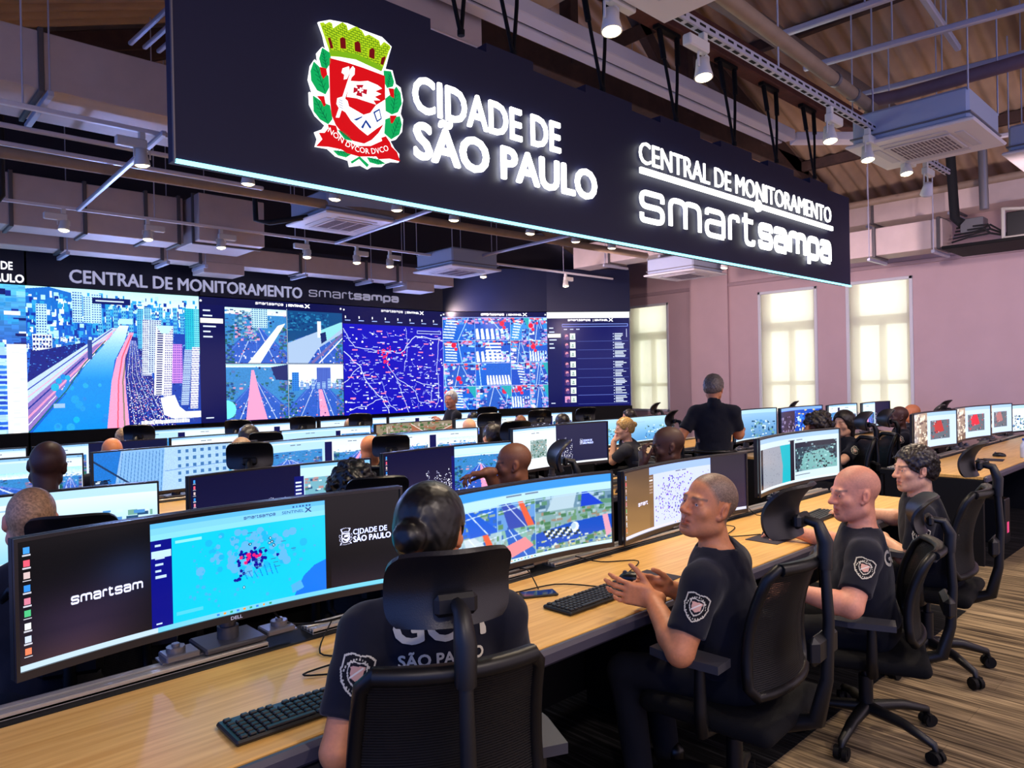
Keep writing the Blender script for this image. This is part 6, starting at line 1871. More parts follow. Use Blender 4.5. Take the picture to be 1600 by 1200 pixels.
obj('case', MB().box(-.09, .09, -.2, .22, 0, .42, b=.008), M_black, pc); obj('power_light', MB().box(-.03, .03, -.203, -.2, .1, .20), mat('led_pink', (.9, .3, .5), .4, emit=(.95, .3, .5), estr=.6), pc)

# ------------------------------------------------------------------ people
def rotz(a): c, s = math.cos(a), math.sin(a); return np.array([[c, -s, 0], [s, c, 0], [0, 0, 1.]])
def rotx(a): c, s = math.cos(a), math.sin(a); return np.array([[1, 0, 0], [0, c, -s], [0, s, c]])
def roty(a): c, s = math.cos(a), math.sin(a); return np.array([[c, 0, s], [0, 1, 0], [-s, 0, c]])
V3 = lambda *a: np.array(a, float)
unit = lambda v: v / (np.linalg.norm(v) + 1e-9)

def head_sdf(S, H, Q, sc=1.0, female=False, jaw=1.0, detail=True):
    """S: field, H: head centre, Q: columns are the head's right, front, up"""
    P = lambda x, y, z: H + Q @ (V3(x, y, z) * sc)
    E = lambda c, r, k=.02, op=1: S.ell(P(*c), V3(*r) * sc, Q, k, op)
    K = lambda a, b, r0, r1=None, k=.012, op=1: S.cap(P(*a), P(*b), r0 * sc, (r0 if r1 is None else r1) * sc, k, op)
    E((0, -.014, .030), (.077, .098, .088))
    E((0, .018, -.035), (.066 * jaw, .074, .076), .03)
    E((0, .030, -.072), (.050 * jaw, .055, .042), .025)
    E((0, .074, -.100), (.021 * jaw, .018, .017), .025)
    for s in (-1, 1):
        K((s * .052 * jaw, .0, -.068), (s * .022 * jaw, .066, -.096), .020, .016, .025)
        E((s * .041, .063, -.026), (.022, .018, .018), .022)
    if detail:
        K((-.034, .082, .018), (.034, .082, .018), .0095 if not female else .007, k=.016)
        for s in (-1, 1):
            E((s * .032, .094, -.001), (.019, .013, .011), .010, -1)
            E((s * .032, .073, -.001), (.0155, .0145, .0135), .005)
            K((s * .019, .0855, .008), (s * .045, .078, .006), .0045, k=.006)
            K((s * .021, .0850, -.010), (s * .043, .077, -.010), .0038, k=.006)
    K((0, .088, .010), (0, .110, -.028), .0075, .0115, .012)
    E((0, .109, -.030), (.0125, .012, .010), .008)
    for s in (-1, 1): E((s * .013, .097, -.034), (.0085, .0115, .008), .008)
    if detail:
        for s in (-1, 1): E((s * .007, .104, -.043), (.004, .006, .004), .003, -1)
        K((-.021, .083, -.0615), (.021, .083, -.0615), .0062, k=.010); K((0, .090, -.060), (0, .091, -.0605), .006, k=.010)
        K((-.017, .084, -.0745), (.017, .084, -.0745), .0075, k=.010); E((0, .088, -.0745), (.012, .008, .007), .008)
        K((-.024, .090, -.068), (.024, .090, -.068), .0022, k=.004, op=-1)
        E((0, .092, -.086), (.016, .008, .005), .010, -1)
    for s in (-1, 1):
        S.ell(P(s * .078, -.008, -.008), V3(.010, .018, .030) * sc, Q @ rotx(.18) @ rotz(s * -.40), .006)
        S.ell(P(s * .075, .010, -.034), V3(.007, .009, .010) * sc, Q, .006)
        if detail: S.ell(P(s * .090, .001, -.004), V3(.008, .010, .019) * sc, Q @ rotx(.25) @ rotz(s * -.45), .004, -1)
    return P

def hand_sdf(S, wr, d, n, side, curls=(.4, .4, .45, .5), spread=.10, thumb=(.55, .35), sc=1.0, k=.006):
    """wr wrist, d finger direction, n palm normal, side +1 right / -1 left (thumb side = cross)"""
    d = unit(V3(*d)); n = V3(*n); n = unit(n - d * (n @ d)); t = np.cross(d, n) * side * 1.0   # thumb side
    B = lambda a, b, c: wr + (d * a + t * b + n * c) * sc
    Q = np.stack([d, t, n], 1)
    S.cap(B(-.03, 0, 0), B(.012, 0, 0), .027 * sc, .026 * sc, .015)
    S.box(B(.052, .0, -.002), V3(.046, .040, .0135) * sc, Q, .012 * sc, .016)
    S.ell(B(.040, .026, .010), V3(.032, .018, .015) * sc, Q, .012)
    S.ell(B(.045, -.026, .008), V3(.035, .014, .012) * sc, Q, .012)
    L = [(.034, .096, (.043, .026, .021), .0090), (.012, .101, (.047, .030, .023), .0094), (-.011, .097, (.043, .028, .022), .0088), (-.032, .087, (.033, .021, .019), .0078)]
    for i, (lat, base, seg, r) in enumerate(L):
        a = curls[i] * .55; sp = spread * (1.5 - i) / 1.5
        p = B(base - .012, lat, -.001); ang = a
        for j, l in enumerate(seg):
            dd = (d * math.cos(sp) + t * math.sin(sp)) * math.cos(ang) + n * math.sin(ang)
            q = p + dd * l * sc
            S.cap(p, q, r * sc * (1 - .07 * j), r * sc * (.93 - .08 * j), k if j else .008)
            S.ell(q, V3(1, 1, 1) * r * sc * (1.0 - .08 * j), None, .003) if j < 2 else None
            p = q; ang += curls[i] * (1.0 if j == 0 else .75)
    p = B(.012, .028, .008); th, cu = thumb
    dd = unit(d * math.cos(th) + t * math.sin(th) + n * .25)
    for j, (l, r) in enumerate(((.046, .0135), (.034, .0108), (.027, .0095))):
        q = p + dd * l * sc; S.cap(p, q, r * sc, r * .88 * sc, .010 if j == 0 else .004); p = q
        dd = unit(dd + (d * .9 - t * .5 + n * .25) * cu * .8)

SKIN = {'tan': (.82, .53, .35), 'pink': (.88, .60, .48), 'light': (.92, .70, .56), 'brown': (.52, .33, .23), 'dark': (.33, .21, .17), 'deep': (.30, .19, .16), 'orange': (.84, .53, .34)}
HAIR = {'grey': (.50, .46, .42), 'blackh': (.03, .027, .032), 'darkbrown': (.13, .10, .09), 'blonde': (.78, .62, .36), 'sand': (.62, .50, .36), 'salt': (.42, .37, .33), 'silver': (.80, .79, .78)}
def hashn(X, Y, Z, s):
    return np.sin(X * s + 1.3 * np.sin(Y * s * .7)) * np.sin(Y * s * 1.1 + .7) * np.sin(Z * s * .9 + 1.9 * np.sin(X * s * .5))

def hair_obj(parent, H, Q, sc, kind, col, fs, seed=0):
    S = Sdf(); P = lambda x, y, z: H + Q @ (V3(x, y, z) * sc)
    th = {'stubble': .0025, 'crop': .0045, 'short': .013, 'comb': .017, 'bun': .012, 'tied': .010, 'curly': .030, 'long': .016}[kind]
    S.ell(P(0, -.014, .030), (V3(.077, .098, .088) + th) * sc, Q, .01)
    if kind not in ('stubble', 'curly'): S.ell(P(0, -.03, -.02), (V3(.070, .080, .060) + th * .8) * sc, Q, .03)
    if kind in ('stubble', 'crop'): S.ell(P(0, -.028, -.012), (V3(.071, .081, .060) + th * .6) * sc, Q, .03)
    if kind == 'curly':
        g = random.Random(seed + 4)
        for _ in range(190):
            a = g.uniform(0, 6.283); b = math.acos(g.uniform(-.75, 1)); 
            q_ = g.uniform(.97, 1.16); v = V3(math.sin(b) * math.cos(a) * .100 * q_, math.sin(b) * math.sin(a) * .120 * q_ - .014, math.cos(b) * .114 * q_ + .02)
            if v[1] > .062 and v[2] < .06: continue
            r = g.uniform(.012, .024) * sc; S.ell(P(*v), V3(r, r, r), None, .006)
    if kind == 'bun':
        S.ell(P(0, -.128, -.010), V3(.044, .038, .042) * sc, Q, .014)
    if kind == 'tied':
        S.ell(P(0, -.122, .022), V3(.032, .036, .034) * sc, Q, .012)
    if kind == 'long':
        for s in (-1, 1): S.cap(P(s * .078, -.015, .0), P(s * .075, -.02, -.11), .026 * sc, .018 * sc, .02)
        S.cap(P(0, -.09, -.02), P(0, -.085, -.13), .055 * sc, .03 * sc, .03)
    f0 = {'stubble': (.108, .060), 'crop': (.100, .064), 'short': (.106, .058), 'comb': (.108, .062), 'bun': (.108, .060), 'tied': (.108, .060), 'curly': (.118, .064), 'long': (.108, .058)}[kind]
    S.ell(P(0, f0[0], -.028), V3(.105, .066, .094) * sc, Q, .012, -1)          # the face stays free
    S.ell(P(0, .118, .03), V3(.075, .055, .040) * sc, Q, .015, -1)
    if kind not in ('long',):
        nn = Q @ V3(0, .50, -.86); S.cut(P(0, -.02, -.040), nn, .006)          # nape line
        for s in (-1, 1): S.ell(P(s * .086, .0, -.016), V3(.022, .019, .033) * sc, Q, .005, -1)
    amp = {'stubble': .0008, 'crop': .0022, 'short': .0048, 'comb': .005, 'bun': .0012, 'tied': .0030, 'curly': .004, 'long': .003}[kind]
    S.noise(lambda X, Y, Z: (amp * hashn(X, Y, Z, 160 / sc) + amp * .6 * hashn(Y, Z, X, 300)).astype(np.float32))
    V, F = S.surface(max(fs * 1.2, .004), (), fs)
    if not len(F): return None
    g = np.random.RandomState(seed)
    c = np.clip(np.array(HAIR[col])[None] * (.72 + .56 * g.rand(len(V), 1)), 0, 1)
    return obj('hair', np_mesh('hair', V, F, M_hairc, cols=c), None, parent)

def person(label, pel, th, head, hth, skin='tan', hair=None, hp=0.0, hr=0.0, arms=None, lod=2, cloth=None, stand=False, cat='person', group=None, back_text=None, badge=False, sc=1.0, female=False, jaw=1.0, legs=True, girth=1.0, watch=False, hands=None, collar=False, hsc=1.0):
    """pel: pelvis (x,y,z) world; th: body heading (deg from +Y, counter-clockwise); head: head centre (world); hth: head heading"""
    cloth = cloth or M_cloth
    fs, cs = {1: (.0036, .011), 2: (.0055, .014), 3: (.008, .018)}[lod]
    t = thing('person', label, cat, (pel[0], pel[1], 0), 0, group)
    O = V3(pel[0], pel[1], 0)
    pel = V3(0, 0, pel[2]); H = V3(*head) - O
    B = rotz(R(th)); right, fwd = B[:, 0], B[:, 1]; up = V3(0, 0, 1)
    Q = rotz(R(hth)) @ rotx(R(-hp)) @ roty(R(hr))
    neck_top = H + Q @ V3(0, -.025, -.06) * sc
    nb = H - up * .185 * sc - fwd * .035 * sc
    nb[:2] = nb[:2] * .88 + (neck_top[:2] - fwd[:2] * .03) * .12
    chest = nb * .68 + pel * .32 + fwd * .02
    belly = nb * .34 + pel * .66 + fwd * .035
    sh = {s: nb + right * s * .178 * sc - up * .055 * sc + fwd * .005 for s in (-1, 1)}
    A = {}
    for s, nm in ((-1, 'L'), (1, 'R')):
        a = (arms or {}).get(nm)
        if a is None:
            e = sh[s] + right * s * .05 - up * .25 + fwd * .07; w_ = e + fwd * .22 - right * s * .06 - up * .01
        else: e, w_ = V3(*a[0]) - O, V3(*a[1]) - O
        # keep believable segment lengths
        lu = np.linalg.norm(e - sh[s]); lu = min(max(lu, .24 * sc), .31 * sc); e = sh[s] + unit(e - sh[s]) * lu
        lf = np.linalg.norm(w_ - e); lf = min(max(lf, .21 * sc), .275 * sc); w_ = e + unit(w_ - e) * lf
        A[s] = (e, w_)
    spine = unit(nb - pel)
    Qs = np.stack([right, unit(np.cross(spine, right)), spine], 1)
    # ---- body: one continuous skin
    S = Sdf()
    S.ell(chest, V3(.150 * girth, .100, .19) * sc, Qs, .03); S.ell(belly, V3(.135 * girth, .105 * girth, .17) * sc, Qs, .05); S.ell(pel, V3(.150, .115, .11) * sc, B, .05)
    S.cap(nb - up * .03, neck_top, .056 * sc * (.9 if female else 1), .053 * sc * (.86 if female else 1), .03)
    for s in (-1, 1):
        e, w_ = A[s]
        S.cap(nb - up * .02, sh[s], .05 * sc, .05 * sc, .04)
        aw = sc * (1.0 if female else 1.13)
        S.cap(sh[s], e, .050 * aw, .043 * aw, .03); m = e + (w_ - e) * .28
        S.cap(e, m, .042 * aw, .044 * aw, .012); S.cap(m, w_, .043 * aw, .0285 * sc, .012)
    fin = []
    P = head_sdf(S, H, Q, sc * 1.02 * hsc, female, jaw, lod < 3)
    fin.append((H - .135 * sc * hsc, H + .135 * sc * hsc))
    hands = hands or {}
    for s, nm in ((-1, 'L'), (1, 'R')):
        e, w_ = A[s]; h = hands.get(nm, {})
        d = V3(*h['d']) if 'd' in h else unit(w_ - e); n_ = V3(*h['n']) if 'n' in h else -up - right * s * .5
        hand_sdf(S, w_, d, n_, s, h.get('c', (.45, .5, .5, .55)), h.get('sp', .10), h.get('t', (.6, .3)), sc)
        if lod < 3 or nm in hands: fin.append((w_ - .04 + np.minimum(d * .19, 0), w_ + .04 + np.maximum(d * .19, 0)))
    hip = {s: pel + right * s * .085 * sc - up * .02 for s in (-1, 1)}
    if stand:
        kn = {s: hip[s] * V3(1, 1, 0) + right * s * .02 + fwd * .03 + up * .46 * sc for s in (-1, 1)}
        an = {s: kn[s] * V3(1, 1, 0) - fwd * .03 + up * .085 for s in (-1, 1)}
    else:
        kn = {s: hip[s] + fwd * .40 * sc + right * s * .05 - up * .02 for s in (-1, 1)}
        an = {s: kn[s] * V3(1, 1, 0) - fwd * .06 + up * .09 for s in (-1, 1)}
    for s in (-1, 1):
        S.cap(hip[s], kn[s], .070 * sc, .050 * sc, .04); S.cap(kn[s], an[s], .048 * sc, .033 * sc, .02)
        S.cap(an[s] - up * .03, an[s] - up * .045 + fwd * .13, .032, .026, .02)
    V, F = S.surface(cs, fin if lod < 3 else fin[:1] + fin[1:], fs)
    sk = np.array(SKIN[skin])
    c = np.tile(sk, (len(V), 1))
    L = (V - H) @ Q / (sc * hsc * 1.02)
    x, y, z = np.abs(L[:, 0]), L[:, 1], L[:, 2]
    inh = (np.abs(L) < .14).all(1)
    def mixc(m, col, w_=1.0):
        k = (np.clip(m, 0, 1) * w_ * inh)[:, None]; c[:] = c * (1 - k) + np.array(col) * k
    fr = y > .055
    soft = lambda d, e: np.clip(1 - d / e, 0, 1)
    dark = sk.mean() < .4
    mixc(soft(np.sqrt(((x) / .024) ** 2 + ((z + .068) / .0115) ** 2) - .75, .3) * (y > .068), sk * (V3(.95, .62, .60) if not dark else V3(.95, .75, .72)), .75)
    mixc(soft(np.abs(y - .09) * 0 + np.sqrt((x / .06) ** 2 + ((z + .035) / .05) ** 2), 1.0) * fr, sk * V3(1.02, .84, .78), .35)
    hc = np.array(HAIR[hair[1]]) if hair else sk * .35
    brow = soft(np.abs(z - (.0215 - .08 * np.abs(x - .034) ** 1.0 * .5)), .0065) * ((x > .012) & (x < .054)) * fr
    mixc(brow, hc * .8, .7 if not female else .6)
    if not female: mixc(soft(np.sqrt((x / .062) ** 2 + ((z + .085) / .042) ** 2) - .6, .5) * (y > -.01), sk * V3(.78, .76, .78), .35)
    mixc((x > .066) * soft(np.abs(y + .004), .04) * soft(np.abs(z + .01), .045), sk * V3(1.0, .78, .72), .35)
    if hair and hair[0] in ('stubble', 'crop', 'short', 'comb'):       # close cropped scalp, fading out at the hairline
        Ls = L / 1.0
        edge = .074 - .60 * np.maximum(0, .085 - Ls[:, 2])
        m = np.clip((edge - Ls[:, 1]) / .022, 0, 1) * np.clip((Ls[:, 2] + .030 + .045 * np.clip(-Ls[:, 1] / .06, 0, 1) - .55 * np.maximum(0, Ls[:, 1] + .01)) / .022, 0, 1)
        m = np.where((x > .068) & (np.abs(Ls[:, 1] + .004) < .026) & (np.abs(Ls[:, 2] + .008) < .036), 0, m)
        gr = np.random.RandomState(3).rand(len(V), 1)
        if hair[0] == 'stubble': col_ = sk * V3(.80, .80, .82)
        else: col_ = sk * .12 + hc * .88
        k = (m * inh * (.55 if hair[0] == 'stubble' else .92))[:, None]; c[:] = c * (1 - k) + np.clip(col_ * ((.93 + .14 * gr) if hair[0] == 'stubble' else (.78 + .44 * gr)), 0, 1) * k
    body = obj('body', np_mesh('body', V, F, M_skin, cols=c), None, t)
    if lod == 1:
        for s in (-1, 1):
            e = H + Q @ (V3(s * .032, .0755, -.001) * sc * 1.02)
            m = MB(); Me = Matrix.Translation(e) @ Matrix(Q.tolist()).to_4x4()
            m.ball((0, 0, 0), .0131, 14, Me); m.ball((-.002, .0045, 0), (.0068, .0092, .0068), 12, Me, 1); m.ball((-.002, .0062, 0), (.0034, .0081, .0034), 10, Me, 2)
            obj('eye', m, [mat('eye_white', (.86, .82, .78), .25), mat('eye_iris', (.20, .12, .08), .2), mat('eye_pupil', (.02, .02, .02), .1)], t)
    if hair and hair[0] not in ('stubble', 'crop'): hair_obj(t, H, Q, sc * 1.02 * hsc, hair[0], hair[1], {1: .0036, 2: .0052, 3: .008}[lod], int(abs(head[0]) * 100))
    # ---- shirt
    G = Sdf(); q = .013
    G.ell(chest, (V3(.150 * girth, .100, .19) + q + .006) * sc, Qs, .03); G.ell(belly, (V3(.135 * girth, .105 * girth, .17) + q + .008) * sc, Qs, .06); G.ell(pel + up * .03, (V3(.150, .115, .10) + q) * sc, B, .06)
    for s in (-1, 1):
        e, w_ = A[s]; hem = sh[s] + (e - sh[s]) * .74
        G.cap(nb - up * .02, sh[s], (.05 + q) * sc, (.052 + q) * sc, .04)
        G.cap(sh[s], hem + (e - sh[s]) * .06, (.054 + q) * sc, (.053 + q) * sc, .035)
    for s in (-1, 1):
        e, w_ = A[s]; ax = unit(e - sh[s]); hem = sh[s] + (e - sh[s]) * .74
        G.cut(hem, ax, .004, hem - .085 * sc, hem + .085 * sc)
    G.cap(nb + up * .015 + fwd * .005, nb + up * .12 + fwd * .03, .060 * sc, .075 * sc, .008, -1)
    if collar: G.cap(nb + up * .012 - fwd * .02, nb + up * .05 - fwd * .015, .072 * sc, .066 * sc, .006); G.cap(nb + up * .0, nb + up * .13, .056 * sc, .056 * sc, .004, -1)
    G.cut(pel - up * .0 + up * (.02 if stand else -.0), -up, .004)
    if lod < 3: G.noise(lambda X, Y, Z: (.0035 * hashn(X, Y, Z, 26) + .0022 * hashn(Z, X, Y, 47)).astype(np.float32))
    V, F = G.surface({1: .008, 2: .011, 3: .016}[lod], (), .01)
    shirt = obj('shirt', np_mesh('shirt', V, F, cloth), None, t)
    # ---- trousers and shoes
    if legs:
        U = Sdf()
        U.ell(pel - up * .005, (V3(.150, .115, .105) + .015) * sc, B, .05)
        for s in (-1, 1):
            U.cap(hip[s], kn[s], .086 * sc, .064 * sc, .04); U.cap(kn[s], an[s] - up * .02, .063 * sc, .052 * sc, .02)
        U.cut(pel + up * (.10 if stand else .07), up, .004)
        if lod < 3: U.noise(lambda X, Y, Z: (.003 * hashn(X, Y, Z, 30)).astype(np.float32))
        V, F = U.surface({1: .011, 2: .014, 3: .02}[lod], (), .01); obj('trousers', np_mesh('trousers', V, F, M_trous), None, t)
        if lod < 3:
            for s in (-1, 1):
                W_ = Sdf(); a = an[s] - up * .05; W_.ell(a + fwd * .05, V3(.045, .14, .045), B, .02); W_.cap(a - fwd * .03, a - fwd * .03 + up * .06, .045, .042, .02); W_.cut(V3(0, 0, .006), -up, .003)
                V, F = W_.surface(.009, (), .01); obj('shoe', np_mesh('shoe', V, F, M_shoe), None, t)
        if stand:
            m = MB()
            n = 28; ring = [pel + up * .075 + right * (.150 + .020) * sc * girth * math.cos(6.283 * k / n) + fwd * (.115 + .022) * sc * math.sin(6.283 * k / n) for k in range(n + 1)]
            m.tube([tuple(p) for p in ring], .016, 6, caps=False); obj('belt', m, M_shoe, t)
    # ---- things worn
    def on_surface(o, org, dr):
        """first hit of a ray on a built mesh"""
        me = o.data; 
        from mathutils.bvhtree import BVHTree
        bv = BVHTree.FromPolygons([v.co for v in me.vertices], [tuple(p.vertices) for p in me.polygons])
        return bv
    if badge or back_text:
        from mathutils.bvhtree import BVHTree
        me = shirt.data; bv = BVHTree.FromPolygons([v.co for v in me.vertices], [tuple(p.vertices) for p in me.polygons])
        def drape(u_, v_, c0, ex, ey, out, off):
            p = c0 + ex * u_ + ey * v_ + out * .2
            h = bv.ray_cast(Vector(p), Vector(-out), .5)
            return (h[0] + Vector(out) * off) if h[0] is not None else Vector(c0 + ex * u_ + ey * v_)
    if badge:
        s = -1; e, w_ = A[s]; ax = unit(e - sh[s]); out = unit(-right * 1.0 - fwd * .25 - ax * ax.dot(-right) * .0); out = unit(out - ax * (out @ ax))
        if isinstance(badge, tuple): out = unit(V3(*badge) - ax * (V3(*badge) @ ax))
        ey = -ax; ex = np.cross(ey, out)
        pc_ = Pic(44, 52)
        shield = lambda k, dy=0: [(.5 + (x_ - .5) * k, .48 + dy + (y_ - .48) * k) for x_, y_ in ((.05, .10), (.25, .03), (.5, .07), (.75, .03), (.95, .10), (.97, .45), (.88, .70), (.70, .88), (.5, .99), (.30, .88), (.12, .70), (.03, .45))]
        pc_.poly(shield(1.0), (.80, .78, .70)); pc_.poly(shield(.90), (.08, .08, .10))
        g = random.Random(1)
        for k in range(13): a = math.pi * (1.05 + .9 * k / 12); xx, yy = .5 + .36 * math.cos(a), .50 + .34 * math.sin(a); pc_.rect(xx - .02, yy - .025, xx + .018, yy + .03, (.78, .76, .68))
        for k in range(9): a = math.pi * (.15 + .7 * k / 8); xx, yy = .5 + .36 * math.cos(a), .50 + .37 * math.sin(a); pc_.rect(xx - .02, yy - .022, xx + .018, yy + .022, (.78, .76, .68))
        pc_.poly(shield(.60), (.82, .80, .72)); pc_.poly(shield(.52), (.10, .10, .13)); pc_.poly([(.30, .34), (.70, .30), (.68, .55), (.5, .66), (.34, .58)], (.85, .66, .58)); pc_.line([(.33, .60), (.66, .33)], 2, (.9, .88, .82))
        c0 = sh[s] + (e - sh[s]) * .38; w2, h2 = .088 * sc, .102 * sc
        def bf(Ug, Vg):
            X = np.zeros(Ug.shape); Y = X.copy(); Z = X.copy()
            for i in range(Ug.shape[0]):
                for j in range(Ug.shape[1]):
                    p = drape((Ug[i, j] - .5) * w2, (.5 - Vg[i, j]) * h2, c0, ex, ey, out, .0025); X[i, j], Y[i, j], Z[i, j] = p
            return X, Y, Z
        if lod > 1: pc_.a, pc_.m = pc_.a[::2, ::2], pc_.m[::2, ::2]
        obj('sleeve_badge', pic_mesh('sleeve_badge', pc_, bf, M_badge, True), None, t)
    if back_text:
        ex = right; ey = Qs[:, 2]; out = -Qs[:, 1]
        c0 = nb - spine * back_text[2] - fwd * .1
        m_ = MB()
        for tx, h_, wd, dy in back_text[1]:
            Gt = fit_text(tx, h_, wd, .03)
            Vt = [tuple(drape(p[0] - wd / 2, p[1] + dy, c0, ex, ey, out, .0035)) for p in Gt[0]]
            m_.add(Vt, Gt[1])
        obj('shirt_lettering', m_, M_print, t)
    if collar:
        for s in (-1, 1):
            m = MB(); c0 = sh[s] - right * s * .045 + up * .066
            m.box(-.055, .055, -.026, .026, -.004, .004, Matrix.Translation(c0) @ Matrix.Rotation(R(th), 4, 'Z') @ Matrix.Rotation(s * .42, 4, 'Y'), b=.003); m.box(-.05, .05, -.008, .008, .004, .007, Matrix.Translation(c0) @ Matrix.Rotation(R(th), 4, 'Z') @ Matrix.Rotation(s * .42, 4, 'Y'), mi=1)
            obj('epaulette', m, [M_cloth, M_print], t)
    if watch:
        e, w_ = A[-1]; ax = unit(w_ - e); c0 = w_ - ax * .035; m = MB(); a = unit(np.cross(ax, up)); b = np.cross(ax, a)
        m.tube([tuple(c0 + (a * math.cos(k * 6.283 / 20) + b * math.sin(k * 6.283 / 20)) * .034) for k in range(21)], .008, 6, caps=False)
        wt = obj('watch_strap', m, M_blackm, t); o2 = unit(-a * np.sign(a @ V3(.68, .73, 0)) + up * .9)
        m = MB(); m.cyl(tuple(c0 + o2 * .030), tuple(c0 + o2 * .046), .021, n=18); obj('watch_case', m, M_metal, wt)
    return t

GCM = ('GCM', [('GCM', .075, .24, .0), ('SÃO PAULO', .028, .22, -.055)], .062)
GCMs = ('GCM', [('GCM', .060, .19, .0)], .10)
person('woman in navy shirt seen from behind, black hair in a low bun, foreground', (1.10, 1.47, .56), -26, (1.155, 1.555, 1.225), -62, 'tan', ('bun', 'blackh'), hp=8, lod=1, female=True, badge=(-.55, -.80, .1), back_text=GCM,
    arms={'L': ((.86, 1.55, .74), (1.16, 1.74, .79)), 'R': ((1.36, 1.45, .76), (1.36, 1.70, .79))}, jaw=.92)
person('greying man with furrowed brow turned left, hands joined, navy shirt with sleeve badge', (2.40, 1.36, .55), 14, (2.325, 1.435, 1.150), 74, 'tan', ('crop', 'salt'), hp=-12, hr=-5, girth=1.12, lod=1, badge=(-.80, -.55, .15),
    arms={'L': ((2.05, 1.38, .71), (2.14, 1.565, .825)), 'R': ((2.52, 1.48, .72), (2.30, 1.62, .825))},
    hands={'L': dict(d=(-.72, .66, .22), n=(.68, .70, .05), c=(.45, .5, .55, .6), sp=.10, t=(.85, .25)), 'R': dict(d=(-.80, .56, .22), n=(-.55, -.70, -.2), c=(.5, .55, .6, .65), sp=.12, t=(.7, .3))}, jaw=1.04)
person('shaven headed man in profile with wristwatch, one hand on the mouse', (3.40, 1.28, .49), 22, (3.31, 1.30, 1.090), 50, 'pink', ('stubble', 'salt'), hp=4, lod=1, girth=1.14, badge=(-.85, -.45, .1), watch=True, back_text=('G', [('GCM', .07, .22, .0)], .12),
    arms={'L': ((3.02, 1.20, .70), (2.95, 1.42, .705)), 'R': ((3.68, 1.50, .76), (3.645, 1.74, .800))},
    hands={'R': dict(d=(.05, 1, -.12), n=(0, -.1, -1), c=(.25, .25, .3, .35), sp=.12, t=(.5, .2)), 'L': dict(d=(-.55, .82, -.1), n=(.5, .2, -.85), c=(.4, .45, .5, .5))}, jaw=1.02)
person('dark haired man in profile at the far end of the near desk, navy shirt', (4.40, 1.28, .55), 16, (4.275, 1.36, 1.100), 47, 'light', ('short', 'darkbrown'), hp=4, lod=1, badge=(-.85, -.45, .1),
    arms={'L': ((4.09, 1.30, .70), (4.22, 1.54, .72)), 'R': ((4.60, 1.50, .765), (4.50, 1.76, .785))}, hands={'R': dict(d=(-.3, .9, 0), n=(0, 0, -1), c=(.4, .4, .45, .5)), 'L': dict(d=(.1, .9, 0), n=(0, 0, -1), c=(.4, .4, .45, .5))}, jaw=.93)
person('grey haired officer standing with his back turned, one forearm raised, belt and dark trousers', (6.20, 3.75, .83), -58, (6.23, 3.76, 1.515), -78, 'tan', ('short', 'salt'), hp=14, lod=2, stand=True, girth=1.18, collar=True, hsc=1.02,
    arms={'R': ((6.40, 3.60, 1.05), (6.66, 3.72, 1.08)), 'L': ((5.98, 3.98, 1.05), (6.02, 4.08, .82))}, hands={'R': dict(d=(.85, .35, .25), n=(-.2, .5, -.6), c=(.9, .9, 1.0, 1.0), t=(.9, .2))})
person('bald man in profile with raised pointing hand, second row', (2.98, 3.13, .55), 35, (2.885, 3.075, 1.135), 52, 'brown', ('stubble', 'darkbrown'), hp=8, lod=2,
    arms={'L': ((2.80, 3.02, .90), (2.735, 3.13, 1.095)), 'R': ((3.1, 3.35, .78), (2.98, 3.58, .78))}, hands={'L': dict(d=(-.72, .68, -.1), n=(-.1, -.1, -1), c=(.25, .7, .8, .85), sp=.12, t=(.5, .5))})
person('dark skinned bald man resting his chin on his hand, near the aisle', (4.55, 2.98, .55), 25, (4.40, 3.045, 1.125), 50, 'dark', ('stubble', 'blackh'), hp=10, lod=2, hsc=1.1, sc=1.05,
    arms={'L': ((4.22, 3.00, .82), (4.215, 3.13, 1.00)), 'R': ((4.72, 3.20, .78), (4.55, 3.45, .77))}, hands={'L': dict(d=(.10, .12, .97), n=(.75, -.35, 0), c=(.7, .8, .85, .9), t=(.6, .2))})
person('blonde woman with tied hair in a charcoal shirt, chin on hand', (6.85, 5.0, .55), 30, (6.61, 5.16, 1.05), 58, 'light', ('tied', 'blonde'), hp=8, lod=2, cloth=M_clothg, female=True, back_text=GCMs,
    arms={'L': ((6.48, 5.20, .70), (6.53, 5.25, .90)), 'R': ((6.95, 5.30, .75), (6.75, 5.50, .77))}, hands={'L': dict(d=(.35, -.2, .8), n=(.7, -.4, -.3), c=(1.3, 1.4, 1.5, 1.5))})
